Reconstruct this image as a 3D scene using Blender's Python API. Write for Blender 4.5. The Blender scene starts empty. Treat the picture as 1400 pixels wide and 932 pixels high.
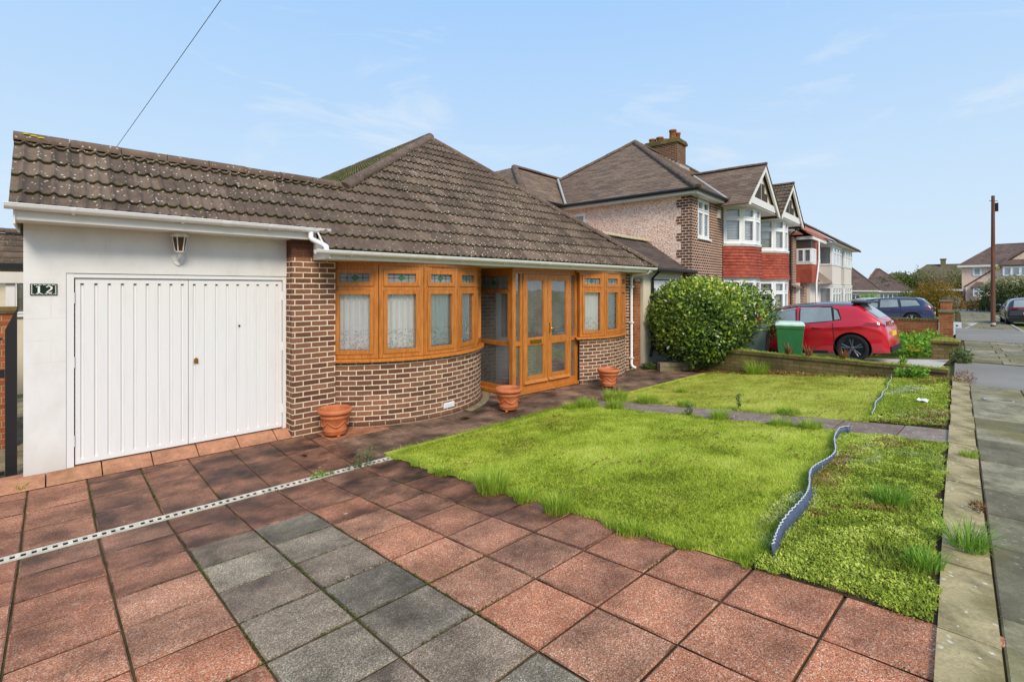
import bpy, bmesh, math, random
import numpy as np
from mathutils import Vector, Matrix
random.seed(7)
RNG = np.random.default_rng(11)
SC = bpy.context.scene
COL = SC.collection
PI = math.pi

def lin(r, g, b):
    def c(u):
        u /= 255.0
        return u / 12.92 if u <= 0.04045 else ((u + 0.055) / 1.055) ** 2.4
    return (c(r), c(g), c(b), 1.0)

# ------------------------------------------------------------------ terrain
S_DRIVE = 0.095
def street_y(X): return 0.31 + 0.0765 * (X - 3.15)
def ground_z(X, Y):
    z = max(-0.09, -0.09 + S_DRIVE * (5.36 - max(Y, street_y(X) if X > -30 else Y)))
    return z - max(0.0, X - 20.0) * 0.002
def pave_z(X):
    X = max(-40.0, X)
    return -0.09 + S_DRIVE * max(0.0, 5.36 - street_y(X)) - max(0.0, X - 20.0) * 0.002

# ------------------------------------------------------------------ mesh builder
class MB:
    def __init__(self):
        self.v = []; self.f = []; self.uv = []; self.m = []; self.s = []
    def face(self, pts, uv=None, m=0, smooth=False):
        n = len(self.v)
        self.v.extend([tuple(p) for p in pts])
        self.f.append(tuple(range(n, n + len(pts))))
        self.uv.append(uv); self.m.append(m); self.s.append(smooth)
    def grid(self, P, m=0, smooth=True, uvs=None, closed=False):
        # P: rows of points, faces between neighbours, shared vertices
        n0 = len(self.v); R = len(P); Cc = len(P[0])
        for row in P:
            self.v.extend([tuple(p) for p in row])
        for i in range(R - 1):
            for j in range(Cc - 1 + (1 if closed else 0)):
                j2 = (j + 1) % Cc
                self.f.append((n0 + i * Cc + j, n0 + i * Cc + j2, n0 + (i + 1) * Cc + j2, n0 + (i + 1) * Cc + j))
                if uvs is not None:
                    self.uv.append([uvs[i][j], uvs[i][j + 1], uvs[i + 1][j + 1], uvs[i + 1][j]])
                else:
                    self.uv.append(None)
                self.m.append(m); self.s.append(smooth)
    def ob(self, o, ax, ay, az, m=0):
        o = Vector(o); ax = Vector(ax); ay = Vector(ay); az = Vector(az)
        if ax.cross(ay).dot(az) < 0:
            ax, ay = ay, ax
        p = [o, o + ax, o + ax + ay, o + ay, o + az, o + ax + az, o + ax + ay + az, o + ay + az]
        for q in ((3, 2, 1, 0), (4, 5, 6, 7), (0, 1, 5, 4), (1, 2, 6, 5), (2, 3, 7, 6), (3, 0, 4, 7)):
            self.face([p[i] for i in q], m=m)
        return self
    def box(self, x0, x1, y0, y1, z0, z1, m=0):
        return self.ob((x0, y0, z0), (x1 - x0, 0, 0), (0, y1 - y0, 0), (0, 0, z1 - z0), m)
    def prism(self, poly, vec, m=0):
        # planar polygon (3D points) extruded by vec
        poly = [Vector(p) for p in poly]; vec = Vector(vec)
        nrm = Vector((0, 0, 0))
        for i in range(len(poly)):
            a = poly[i]; b = poly[(i + 1) % len(poly)]
            nrm += a.cross(b)
        if nrm.dot(vec) > 0: poly = poly[::-1]
        top = [p + vec for p in poly]
        self.face(poly, m=m); self.face(top[::-1], m=m)
        k = len(poly)
        for i in range(k):
            j = (i + 1) % k
            self.face([poly[j], poly[i], top[i], top[j]], m=m)
        return self
    def tube(self, pts, r, n=8, m=0, caps=True, smooth=True):
        pts = [Vector(p) for p in pts]
        rs = r if isinstance(r, (list, tuple)) else [r] * len(pts)
        rows = []; up = None
        for i, p in enumerate(pts):
            a = pts[max(0, i - 1)]; b = pts[min(len(pts) - 1, i + 1)]
            d = (b - a)
            if d.length < 1e-9: d = Vector((0, 0, 1))
            d.normalize()
            if up is None:
                up = Vector((0, 0, 1)) if abs(d.z) < 0.9 else Vector((1, 0, 0))
            s = d.cross(up)
            if s.length < 1e-6: s = d.cross(Vector((1, 0, 0)))
            s.normalize(); t = s.cross(d); up = t
            rows.append([p + (s * math.cos(2 * PI * k / n) + t * math.sin(2 * PI * k / n)) * rs[i] for k in range(n)])
        self.grid(rows, m=m, smooth=smooth, closed=True)
        if caps:
            self.face(rows[0], m=m); self.face(rows[-1][::-1], m=m)
        return self
    def lathe(self, prof, c=(0, 0, 0), n=24, m=0, axis='z', smooth=True, a0=0.0):
        rows = []
        for r, h in prof:
            row = []
            for k in range(n):
                a = 2 * PI * k / n + a0
                if axis == 'z': p = (c[0] + r * math.cos(a), c[1] + r * math.sin(a), c[2] + h)
                elif axis == 'y': p = (c[0] + r * math.cos(a), c[1] + h, c[2] - r * math.sin(a))
                else: p = (c[0] + h, c[1] + r * math.cos(a), c[2] + r * math.sin(a))
                row.append(p)
            rows.append(row)
        self.grid(rows, m=m, smooth=smooth, closed=True)
        return self
    def build(self, name, mats, parent=None, bevel=0.0, loc=None, rot=None):
        me = bpy.data.meshes.new(name)
        me.from_pydata(self.v, [], self.f)
        if not isinstance(mats, (list, tuple)): mats = [mats]
        for mt in mats: me.materials.append(mt)
        me.polygons.foreach_set('material_index', self.m)
        me.polygons.foreach_set('use_smooth', self.s)
        uvl = me.uv_layers.new(name='UVMap')
        co = np.empty(len(self.v) * 3); me.vertices.foreach_get('co', co); co = co.reshape(-1, 3)
        out = np.empty((len(me.loops), 2)); k = 0
        for i, f in enumerate(self.f):
            u = self.uv[i]
            if u is not None:
                for q in u:
                    out[k] = q; k += 1
            else:
                n = me.polygons[i].normal
                if abs(n.z) > 0.75: a, b = 0, 1
                elif abs(n.y) >= abs(n.x): a, b = 0, 2
                else: a, b = 1, 2
                for vi in f:
                    out[k, 0] = co[vi, a]; out[k, 1] = co[vi, b]; k += 1
        uvl.data.foreach_set('uv', out.ravel())
        me.update()
        o = bpy.data.objects.new(name, me); COL.objects.link(o)
        if parent is not None: o.parent = parent
        if loc is not None: o.location = loc
        if rot is not None: o.rotation_euler = rot
        if bevel > 0:
            b = o.modifiers.new('bevel', 'BEVEL'); b.width = bevel; b.segments = 2; b.limit_method = 'ANGLE'; b.angle_limit = 0.6
        return o

def tag(o, label, cat, group=None, kind=None):
    if label: o['label'] = label
    if cat: o['category'] = cat
    if group: o['group'] = group
    if kind: o['kind'] = kind
    return o
def struct(o):
    o['kind'] = 'structure'; return o
def thing(name, label, cat, loc=(0, 0, 0), rz=0.0, group=None, rot=None):
    o = bpy.data.objects.new(name, None); COL.objects.link(o)
    o.empty_display_size = 0.2
    o.location = loc; o.rotation_euler = rot if rot else (0, 0, rz)
    return tag(o, label, cat, group)
def copy_tree(o, parent=None):
    c = o.copy(); COL.objects.link(c)
    if parent is not None: c.parent = parent
    for ch in list(o.children): copy_tree(ch, c)
    return c

# numpy fast mesh: verts (N,3), faces as uniform k-gons; per-vertex tint
def fast_mesh(name, V, k, mat, parent=None, tint=None, loc=None, smooth=False, bulk=None):
    V = np.asarray(V, dtype=np.float32).reshape(-1, 3)
    nf = len(V) // k
    me = bpy.data.meshes.new(name)
    me.vertices.add(len(V)); me.vertices.foreach_set('co', V.ravel())
    me.loops.add(nf * k); me.loops.foreach_set('vertex_index', np.arange(nf * k, dtype=np.int32))
    me.polygons.add(nf); me.polygons.foreach_set('loop_start', np.arange(0, nf * k, k, dtype=np.int32))
    me.polygons.foreach_set('loop_total', np.full(nf, k, dtype=np.int32))
    me.update(calc_edges=True)
    if tint is not None:
        at = me.attributes.new('tint', 'FLOAT', 'FACE'); at.data.foreach_set('value', np.asarray(tint, dtype=np.float32))
    if bulk is not None:
        at = me.attributes.new('bulk', 'FLOAT', 'FACE'); at.data.foreach_set('value', np.asarray(bulk, dtype=np.float32))
    me.materials.append(mat)
    o = bpy.data.objects.new(name, me); COL.objects.link(o)
    if parent is not None: o.parent = parent
    if loc is not None: o.location = loc
    return o

# ------------------------------------------------------------------ node helpers
class NT:
    def __init__(self, name, rough=0.7, spec=0.35):
        self.mat = bpy.data.materials.new(name); self.mat.use_nodes = True
        self.t = self.mat.node_tree; self.n = self.t.nodes
        self.b = self.n['Principled BSDF']; self.out = self.n['Material Output']
        self.b.inputs['Roughness'].default_value = rough
        self.b.inputs['Specular IOR Level'].default_value = spec
    def new(self, typ, **kw):
        nd = self.n.new(typ)
        for k, v in kw.items(): setattr(nd, k, v)
        return nd
    def link(self, a, b): self.t.links.new(a, b)
    def setin(self, nd, name, val):
        if isinstance(val, bpy.types.NodeSocket): self.link(val, nd.inputs[name])
        else: nd.inputs[name].default_value = val
    def coord(self, which='Object', scale=None, rot=None):
        tc = self.new('ShaderNodeTexCoord')
        if scale is None: return tc.outputs[which]
        mp = self.new('ShaderNodeMapping')
        mp.inputs['Scale'].default_value = scale if isinstance(scale, (tuple, list)) else (scale,) * 3
        if rot: mp.inputs['Rotation'].default_value = rot
        self.link(tc.outputs[which], mp.inputs['Vector']); return mp.outputs['Vector']
    def noise(self, vec, scale=5, detail=4, rough=0.55, dist=0.0):
        nd = self.new('ShaderNodeTexNoise'); self.link(vec, nd.inputs['Vector'])
        nd.inputs['Scale'].default_value = scale; nd.inputs['Detail'].default_value = detail
        nd.inputs['Roughness'].default_value = rough; nd.inputs['Distortion'].default_value = dist
        return nd.outputs['Fac']
    def voro(self, vec, scale=5, feature='F1', out='Distance'):
        nd = self.new('ShaderNodeTexVoronoi', feature=feature); self.link(vec, nd.inputs['Vector'])
        nd.inputs['Scale'].default_value = scale
        return nd.outputs[out]
    def ramp(self, fac, stops, interp='LINEAR'):
        nd = self.new('ShaderNodeValToRGB'); nd.color_ramp.interpolation = interp
        e = nd.color_ramp.elements
        while len(e) < len(stops): e.new(0.5)
        for i, (p, c) in enumerate(stops):
            e[i].position = p
            e[i].color = c if isinstance(c, (tuple, list)) else (c, c, c, 1)
        self.link(fac, nd.inputs['Fac']); return nd.outputs['Color']
    def mix(self, fac, a, b, blend='MIX'):
        nd = self.new('ShaderNodeMix', data_type='RGBA', blend_type=blend)
        for idx, val in ((0, fac), (6, a), (7, b)):
            if isinstance(val, bpy.types.NodeSocket): self.link(val, nd.inputs[idx])
            else:
                nd.inputs[idx].default_value = val
        return nd.outputs[2]
    def math(self, op, a, b=0.5, clamp=False):
        nd = self.new('ShaderNodeMath', operation=op); nd.use_clamp = clamp
        for i, val in enumerate((a, b)):
            if isinstance(val, bpy.types.NodeSocket): self.link(val, nd.inputs[i])
            else: nd.inputs[i].default_value = val
        return nd.outputs[0]
    def attr(self, name, out='Fac'):
        nd = self.new('ShaderNodeAttribute'); nd.attribute_name = name; return nd.outputs[out]
    def sep(self, vec):
        nd = self.new('ShaderNodeSeparateXYZ'); self.link(vec, nd.inputs[0]); return nd.outputs
    def bump(self, h, strength=0.4, dist=0.01):
        nd = self.new('ShaderNodeBump'); nd.inputs['Strength'].default_value = strength
        nd.inputs['Distance'].default_value = dist
        self.link(h, nd.inputs['Height']); self.link(nd.outputs['Normal'], self.b.inputs['Normal'])
        return nd.outputs['Normal']
    def color(self, c): self.setin(self.b, 'Base Color', c)
    def rough(self, c): self.setin(self.b, 'Roughness', c)

def simple(name, col, rough=0.5, spec=0.4, metallic=0.0, var=0.12, scale=6.0, bump=0.0, bscale=60.0, coat=0.0):
    m = NT(name, rough, spec)
    v = m.coord('Object')
    n = m.noise(v, scale, 5)
    f = m.ramp(n, [(0.3, 1.0 - var), (0.7, 1.0 + var * 0.4)])
    m.color(m.mix(1.0, col, f, 'MULTIPLY'))
    m.b.inputs['Metallic'].default_value = metallic
    if coat: m.b.inputs['Coat Weight'].default_value = coat; m.b.inputs['Coat Roughness'].default_value = 0.04
    if bump: m.bump(m.noise(v, bscale, 3), bump, 0.01)
    return m.mat
# ------------------------------------------------------------------ materials
M = {}
def brick_mat(name, c1, c2, mortar, bw=0.225, rh=0.075, ms=0.011, dirt=0.35, rowoff=0.0):
    m = NT(name, 0.85, 0.2)
    uv = m.coord('UV')
    mp = m.new('ShaderNodeMapping'); m.link(uv, mp.inputs['Vector']); mp.inputs['Location'].default_value = (0.03, rowoff, 0)
    # slight wobble of the courses
    nz = m.new('ShaderNodeTexNoise'); m.link(uv, nz.inputs['Vector']); nz.inputs['Scale'].default_value = 7.0
    wob = m.mix(0.008, mp.outputs['Vector'], nz.outputs['Color'])
    bt = m.new('ShaderNodeTexBrick'); m.link(wob, bt.inputs['Vector'])
    bt.inputs['Scale'].default_value = 1.0; bt.inputs['Brick Width'].default_value = bw; bt.inputs['Row Height'].default_value = rh
    bt.inputs['Mortar Size'].default_value = ms * 0.5; bt.inputs['Mortar Smooth'].default_value = 0.25
    bt.inputs['Color1'].default_value = c1; bt.inputs['Color2'].default_value = c2; bt.inputs['Mortar'].default_value = mortar
    n1 = m.noise(m.coord('Object'), 26, 5, 0.65); n2 = m.noise(m.coord('Object'), 1.6, 4)
    c = m.mix(0.55, bt.outputs['Color'], m.ramp(n1, [(0.25, 0.55), (0.72, 1.35)]), 'MULTIPLY')
    c = m.mix(dirt, c, m.ramp(n2, [(0.3, 0.45), (0.62, 1.15)]), 'MULTIPLY')
    m.color(c)
    h = m.math('SUBTRACT', 1.0, bt.outputs['Fac'])
    h = m.math('ADD', h, m.math('MULTIPLY', n1, 0.25))
    m.bump(h, 0.75, 0.008)
    return m.mat
M['brick'] = brick_mat('brown_brick', lin(146, 102, 82), lin(100, 66, 55), lin(224, 207, 178), ms=0.018, dirt=0.3)
M['brick_dark'] = brick_mat('stained_brick', lin(120, 84, 66), lin(96, 66, 54), lin(176, 156, 126), ms=0.014)
M['brick_orange'] = brick_mat('orange_brick', lin(176, 108, 70), lin(146, 84, 56), lin(176, 150, 118))
M['brick_pink'] = brick_mat('semi_brick', lin(112, 80, 68), lin(90, 64, 56), lin(222, 192, 170), bw=0.19, rh=0.085, ms=0.026)
M['brick_mossy'] = None
def mossy_brick():
    m = NT('mossy_wall_brick', 0.9, 0.15)
    uv = m.coord('UV'); ob = m.coord('Object')
    bt = m.new('ShaderNodeTexBrick'); m.link(uv, bt.inputs['Vector'])
    bt.inputs['Scale'].default_value = 1; bt.inputs['Brick Width'].default_value = 0.23; bt.inputs['Row Height'].default_value = 0.077
    bt.inputs['Mortar Size'].default_value = 0.006
    bt.inputs['Color1'].default_value = lin(142, 118, 84); bt.inputs['Color2'].default_value = lin(112, 96, 66); bt.inputs['Mortar'].default_value = lin(92, 82, 58)
    n1 = m.noise(ob, 9, 6, 0.7); n2 = m.noise(ob, 2.2, 4)
    c = m.mix(m.ramp(n1, [(0.45, 0.0), (0.65, 0.75)]), bt.outputs['Color'], lin(104, 112, 44))
    c = m.mix(m.ramp(n2, [(0.4, 0.0), (0.6, 0.55)]), c, lin(78, 66, 48))
    geo = m.new('ShaderNodeNewGeometry'); nz = m.sep(geo.outputs['Normal'])[2]
    c = m.mix(m.math('MULTIPLY', m.ramp(nz, [(0.5, 0.0), (0.8, 1.0)]), m.ramp(n1, [(0.35, 0.35), (0.55, 1.0)])), c, lin(128, 138, 40))
    m.color(c); m.bump(m.math('SUBTRACT', m.math('MULTIPLY', n1, 0.6), bt.outputs['Fac']), 0.8, 0.01)
    return m.mat
M['brick_mossy'] = mossy_brick()

def render_mat(name, col, dirt_col, amt=0.5, crack=False):
    m = NT(name, 0.75, 0.25); ob = m.coord('Object')
    n = m.noise(ob, 2.0, 6, 0.6); n2 = m.noise(m.coord('Object', (3, 3, 1.6)), 1.6, 6, 0.65)
    z = m.sep(ob)[2]
    low = m.ramp(m.math('ADD', z, m.math('MULTIPLY', n, 0.25)), [(0.02, 1.0), (0.45, 0.0)])
    c = m.mix(m.ramp(n2, [(0.42, 0.0), (0.75, amt * 0.45)]), col, dirt_col)
    c = m.mix(m.math('MULTIPLY', low, amt), c, dirt_col)
    if crack:  # faint lines of the blockwork behind the render
        bt = m.new('ShaderNodeTexBrick'); m.link(m.coord('UV'), bt.inputs['Vector'])
        bt.inputs['Scale'].default_value = 1; bt.inputs['Brick Width'].default_value = 0.9; bt.inputs['Row Height'].default_value = 0.235; bt.inputs['Mortar Size'].default_value = 0.003
        msk = m.math('MULTIPLY', bt.outputs['Fac'], m.ramp(n, [(0.45, 0.0), (0.6, 0.35)]))
        c = m.mix(msk, c, dirt_col)
    m.color(c); m.bump(m.noise(ob, 90, 3), 0.12, 0.004)
    return m.mat
M['white_render'] = render_mat('white_render', lin(228, 228, 227), lin(178, 172, 160), 0.55, True)
M['cream_render'] = render_mat('cream_render', lin(222, 212, 190), lin(178, 168, 148), 0.5)
M['grey_render'] = render_mat('grey_render', lin(216, 208, 200), lin(180, 172, 164), 0.4)
def pebbledash():
    m = NT('pebbledash', 0.9, 0.15); ob = m.coord('Object')
    v = m.new('ShaderNodeTexVoronoi'); m.link(ob, v.inputs['Vector']); v.inputs['Scale'].default_value = 26
    n = m.noise(ob, 1.2, 4); sp = m.sep(v.outputs['Color'])[0]
    c = m.ramp(sp, [(0.0, lin(212, 166, 142)), (0.4, lin(242, 208, 186)), (1.0, lin(252, 230, 216))])
    c = m.mix(0.35, c, m.ramp(n, [(0.3, 0.72), (0.7, 1.1)]), 'MULTIPLY')
    m.color(c); m.bump(v.outputs['Distance'], 0.6, 0.02); return m.mat
M['pebbledash'] = pebbledash()

M['inner_brick'] = brick_mat('porch_brick', lin(176, 140, 116), lin(142, 108, 90), lin(214, 200, 176), ms=0.016)
def white_paint(name, col=lin(236, 236, 235), rough=0.35):
    m = NT(name, rough, 0.45); ob = m.coord('Object')
    n = m.noise(m.coord('Object', (9, 9, 1.0)), 1.5, 6)
    c = m.mix(m.ramp(n, [(0.5, 0.0), (0.85, 0.3)]), col, lin(200, 198, 194))
    m.color(c); return m.mat
M['white_upvc'] = white_paint('white_plastic', lin(238, 239, 240), 0.3)
M['door_white'] = white_paint('white_door_paint', lin(229, 230, 231), 0.4)
M['fascia'] = white_paint('white_fascia', lin(228, 226, 220), 0.45)

def oak():
    m = NT('golden_oak_frame', 0.38, 0.45); 
    v = m.coord('Object', (14, 14, 1.3)); n = m.noise(v, 3.0, 6, 0.62, 0.6); n2 = m.noise(m.coord('Object'), 2.0, 3)
    c = m.ramp(n, [(0.25, lin(146, 84, 30)), (0.5, lin(188, 116, 48)), (0.75, lin(210, 140, 68))])
    c = m.mix(0.3, c, m.ramp(n2, [(0.3, 0.7), (0.7, 1.15)]), 'MULTIPLY')
    m.color(c); m.bump(n, 0.08, 0.002); return m.mat
M['oak'] = oak()

def glass(name, tint=(0.9, 0.93, 0.95, 1), refl=1.0, pale_haze=0.0):
    m = NT(name); t = m.new('ShaderNodeBsdfTransparent'); t.inputs['Color'].default_value = tint
    g = m.new('ShaderNodeBsdfGlossy'); g.inputs['Roughness'].default_value = 0.02; g.inputs['Color'].default_value = (1, 1, 1, 1)
    fr = m.new('ShaderNodeFresnel'); fr.inputs['IOR'].default_value = 1.5
    # gently uneven float glass
    nz = m.noise(m.coord('Object'), 1.6, 2); bp = m.new('ShaderNodeBump'); bp.inputs['Strength'].default_value = 0.06; bp.inputs['Distance'].default_value = 0.05
    m.link(nz, bp.inputs['Height']); m.link(bp.outputs['Normal'], g.inputs['Normal'])
    mx = m.new('ShaderNodeMixShader'); m.link(m.math('ADD', m.math('MULTIPLY', fr.outputs[0], 1.7 * refl), 0.07, True), mx.inputs[0])
    m.link(t.outputs[0], mx.inputs[1]); m.link(g.outputs[0], mx.inputs[2])
    if pale_haze > 0:      # pale diffuse haze painted in for bright reflections on the pane
        df = m.new('ShaderNodeBsdfDiffuse'); df.inputs['Color'].default_value = (0.78, 0.8, 0.8, 1)
        m2 = m.new('ShaderNodeMixShader'); m.link(m.math('MULTIPLY', m.noise(m.coord('Object'), 2.5, 4), pale_haze * 2), m2.inputs[0])
        m.link(mx.outputs[0], m2.inputs[1]); m.link(df.outputs[0], m2.inputs[2]); mx = m2
    m.link(mx.outputs[0], m.out.inputs['Surface'])
    return m.mat
M['glass'] = glass('window_glass', (0.97, 0.98, 0.98, 1), 1.0, 0.03)
M['porch_glass'] = glass('porch_glass', (0.95, 0.97, 0.97, 1), 1.3, 0.11)
M['brick_sooty'] = brick_mat('sooty_brick', lin(104, 68, 54), lin(84, 56, 46), lin(112, 80, 64), ms=0.012)
M['glass_grey'] = simple('leaded_glass', lin(138, 144, 146), 0.16, 0.6, var=0.35, scale=9)
M['glass_green'] = simple('green_stained_glass', lin(40, 116, 70), 0.2, 0.5)
M['car_glass'] = simple('car_glass', lin(146, 156, 158), 0.06, 0.9, var=0.25, scale=2.2)
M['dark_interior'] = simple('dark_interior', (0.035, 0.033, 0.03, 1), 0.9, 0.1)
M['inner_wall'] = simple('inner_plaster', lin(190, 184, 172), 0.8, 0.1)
M['lead'] = simple('lead_came', lin(70, 72, 76), 0.5, 0.3)

def curtain():
    m = NT('net_curtain', 0.9, 0.1); uv = m.coord('UV'); s = m.sep(uv)
    # lower lace band: rings; upper: fine vertical folds
    band = m.ramp(s[1], [(0.285, 1.0), (0.30, 0.0)])
    sc = m.new('ShaderNodeMapping'); m.link(uv, sc.inputs['Vector']); sc.inputs['Scale'].default_value = (26, 26, 1)
    vo = m.voro(sc.outputs['Vector'], 1.0); vo2 = m.voro(sc.outputs['Vector'], 1.6, 'DISTANCE_TO_EDGE')
    hole = m.ramp(vo, [(0.24, 0.0), (0.30, 1.0), (0.36, 1.0), (0.44, 0.0)])
    al = m.math('MULTIPLY', band, hole)
    fine = m.noise(m.coord('UV', (60, 2.5, 1)), 1.0, 3)
    alpha = m.math('SUBTRACT', m.math('ADD', 0.86, m.math('MULTIPLY', fine, 0.3)), m.math('MULTIPLY', al, 0.42), True)
    alpha = m.mix(band, alpha, m.math('SUBTRACT', 1.0, m.math('MULTIPLY', hole, 0.5)))
    m.color(lin(253, 253, 253)); m.setin(m.b, 'Alpha', alpha)
    m.b.inputs['Emission Color'].default_value = (1, 1, 1, 1); m.b.inputs['Emission Strength'].default_value = 0.0
    m.mat['x'] = 1
    return m.mat
M['curtain'] = curtain()
M['blind'] = simple('window_blind', lin(226, 228, 228), 0.8, 0.1)

def roof_mat(name, base, dark, lichen_amt=0.5, moss_shade_amt=0.4, lichen=(205, 200, 182)):
    # UV: u counts tiles along the course, v counts courses up the slope
    m = NT(name, 0.9, 0.15); uv = m.coord('UV'); ob = m.coord('Object'); s = m.sep(uv)
    fl = m.new('ShaderNodeVectorMath', operation='FLOOR'); m.link(uv, fl.inputs[0])
    wn = m.new('ShaderNodeTexWhiteNoise'); m.link(fl.outputs[0], wn.inputs['Vector'])
    n = m.noise(ob, 7, 6, 0.7); n2 = m.noise(ob, 0.6, 4); n3 = m.noise(ob, 55, 4, 0.7)
    c = m.mix(wn.outputs['Value'], base, dark)
    c = m.mix(0.8, c, m.ramp(n, [(0.28, 0.62), (0.72, 1.25)]), 'MULTIPLY')
    c = m.mix(0.4, c, m.ramp(n3, [(0.3, 0.6), (0.7, 1.3)]), 'MULTIPLY')
    c = m.mix(0.5, c, m.ramp(n2, [(0.35, 0.75), (0.65, 1.2)]), 'MULTIPLY')
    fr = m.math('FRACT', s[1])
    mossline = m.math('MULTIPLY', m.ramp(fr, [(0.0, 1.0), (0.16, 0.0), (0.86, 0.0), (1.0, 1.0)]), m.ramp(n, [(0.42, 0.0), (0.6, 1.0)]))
    c = m.mix(m.math('MULTIPLY', m.ramp(fr, [(0.0, 1.0), (0.07, 0.0), (0.93, 0.0), (1.0, 0.8)]), moss_shade_amt * 0.75), c, lin(44, 42, 28))  # shadow line under each course painted dark, scaled along with the moss
    c = m.mix(m.math('MULTIPLY', mossline, moss_shade_amt * 0.8), c, lin(76, 80, 34))
    v1 = m.voro(ob, 17); v2 = m.voro(ob, 7)
    sp = m.math('MULTIPLY', m.ramp(m.math('ADD', v1, m.math('MULTIPLY', n3, 0.3)), [(0.31, 1.0), (0.36, 0.0)]), m.ramp(n2, [(0.36, 0.1), (0.6, 1.0)]))
    c = m.mix(m.math('MULTIPLY', sp, lichen_amt), c, lin(*lichen))
    m.color(c); m.bump(m.math('ADD', n3, m.math('MULTIPLY', sp, 0.3)), 0.35, 0.006)
    return m.mat
M['roof'] = roof_mat('brown_concrete_tile', lin(124, 106, 93), lin(92, 79, 70), 0.95, 0.9)
M['roof_moss'] = roof_mat('mossy_concrete_tile', lin(104, 100, 62), lin(84, 84, 50), 0.4, 1.0)
M['roof_brown'] = roof_mat('brown_clay_tile', lin(150, 129, 114), lin(118, 103, 95), 0.25, 0.3)
M['roof_grey'] = roof_mat('grey_slate_tile', lin(108, 94, 90), lin(88, 78, 76), 0.25, 0.2)
M['roof_red'] = roof_mat('pinkish_clay_tile', lin(186, 122, 98), lin(164, 104, 86), 0.1, 0.1)
M['roof_far'] = roof_mat('dark_brown_tile', lin(118, 98, 90), lin(96, 80, 74), 0.15, 0.1)
M['roof_olive'] = roof_mat('olive_brown_tile', lin(112, 104, 80), lin(96, 90, 70), 0.15, 0.3)
M['red_tile'] = roof_mat('red_hanging_tile', lin(176, 92, 74), lin(150, 74, 62), 0.02, 0.0)
M['ridge'] = roof_mat('ridge_tile_mat', lin(116, 98, 86), lin(104, 88, 78), 0.7, 0.3)
M['lichen_y'] = simple('yellow_lichen', lin(190, 170, 40), 0.95, 0.05, var=0.5, scale=30, bump=0.6)

def slab_mat():
    # per-slab colour comes from the face attributes 'tint' (0 red .. 1 grey) and 'bulk' (darkness)
    m = NT('paving_slab', 0.72, 0.3); ob = m.coord('Object'); t = m.attr('tint'); d = m.attr('bulk')
    v = m.new('ShaderNodeTexVoronoi'); m.link(ob, v.inputs['Vector']); v.inputs['Scale'].default_value = 210
    sp = m.sep(v.outputs['Color'])
    vm = m.new('ShaderNodeVectorMath', operation='ADD'); cb = m.new('ShaderNodeCombineXYZ')
    off = m.math('ADD', m.math('MULTIPLY', d, 31.0), m.math('MULTIPLY', t, 57.0)); m.link(off, cb.inputs[0]); m.link(m.math('MULTIPLY', off, 0.7), cb.inputs[1])
    m.link(ob, vm.inputs[0]); m.link(cb.outputs[0], vm.inputs[1])
    n = m.noise(vm.outputs[0], 2.6, 6, 0.62); n2 = m.noise(ob, 0.75, 4, 0.5); n3 = m.noise(ob, 14, 5, 0.65)
    red = m.ramp(sp[0], [(0.0, lin(122, 70, 48)), (0.3, lin(186, 114, 80)), (0.75, lin(204, 130, 92)), (0.9, lin(214, 166, 136)), (1.0, lin(234, 206, 180))])
    gry = m.ramp(sp[0], [(0.0, lin(100, 89, 72)), (0.35, lin(142, 130, 109)), (0.75, lin(160, 147, 124)), (0.9, lin(190, 178, 154)), (1.0, lin(216, 206, 184))])
    c = m.mix(t, red, gry)
    dk = m.math('MULTIPLY', d, m.ramp(m.math('ADD', m.math('MULTIPLY', n, 0.6), m.math('MULTIPLY', n2, 0.4)), [(0.40, 1.0), (0.64, 0.42)]), True)
    c = m.mix(dk, c, m.mix(t, lin(66, 45, 39), lin(76, 69, 60)))
    c = m.mix(0.95, c, m.ramp(n, [(0.32, 0.5), (0.5, 1.0), (0.66, 1.34)]), 'MULTIPLY')
    c = m.mix(0.4, c, m.ramp(n3, [(0.3, 0.7), (0.7, 1.2)]), 'MULTIPLY')
    lv = m.voro(ob, 4.2); l2 = m.noise(ob, 40, 4)
    li = m.ramp(m.math('ADD', lv, m.math('MULTIPLY', l2, 0.12)), [(0.115, 1.0), (0.14, 0.0)])
    c = m.mix(m.math('MULTIPLY', li, m.math('MULTIPLY', m.ramp(n2, [(0.5, 0.0), (0.6, 0.7)]), 1.0)), c, lin(214, 200, 184))
    m.color(c); m.rough(m.ramp(dk, [(0.0, 0.75), (1.0, 0.5)]))
    m.bump(m.math('ADD', v.outputs['Distance'], m.math('MULTIPLY', n3, 0.5)), 0.5, 0.006); return m.mat
M['slab'] = slab_mat()
M['joint'] = simple('joint_soil', lin(92, 76, 46), 0.95, 0.1, var=0.5, scale=8, bump=0.6)
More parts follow.
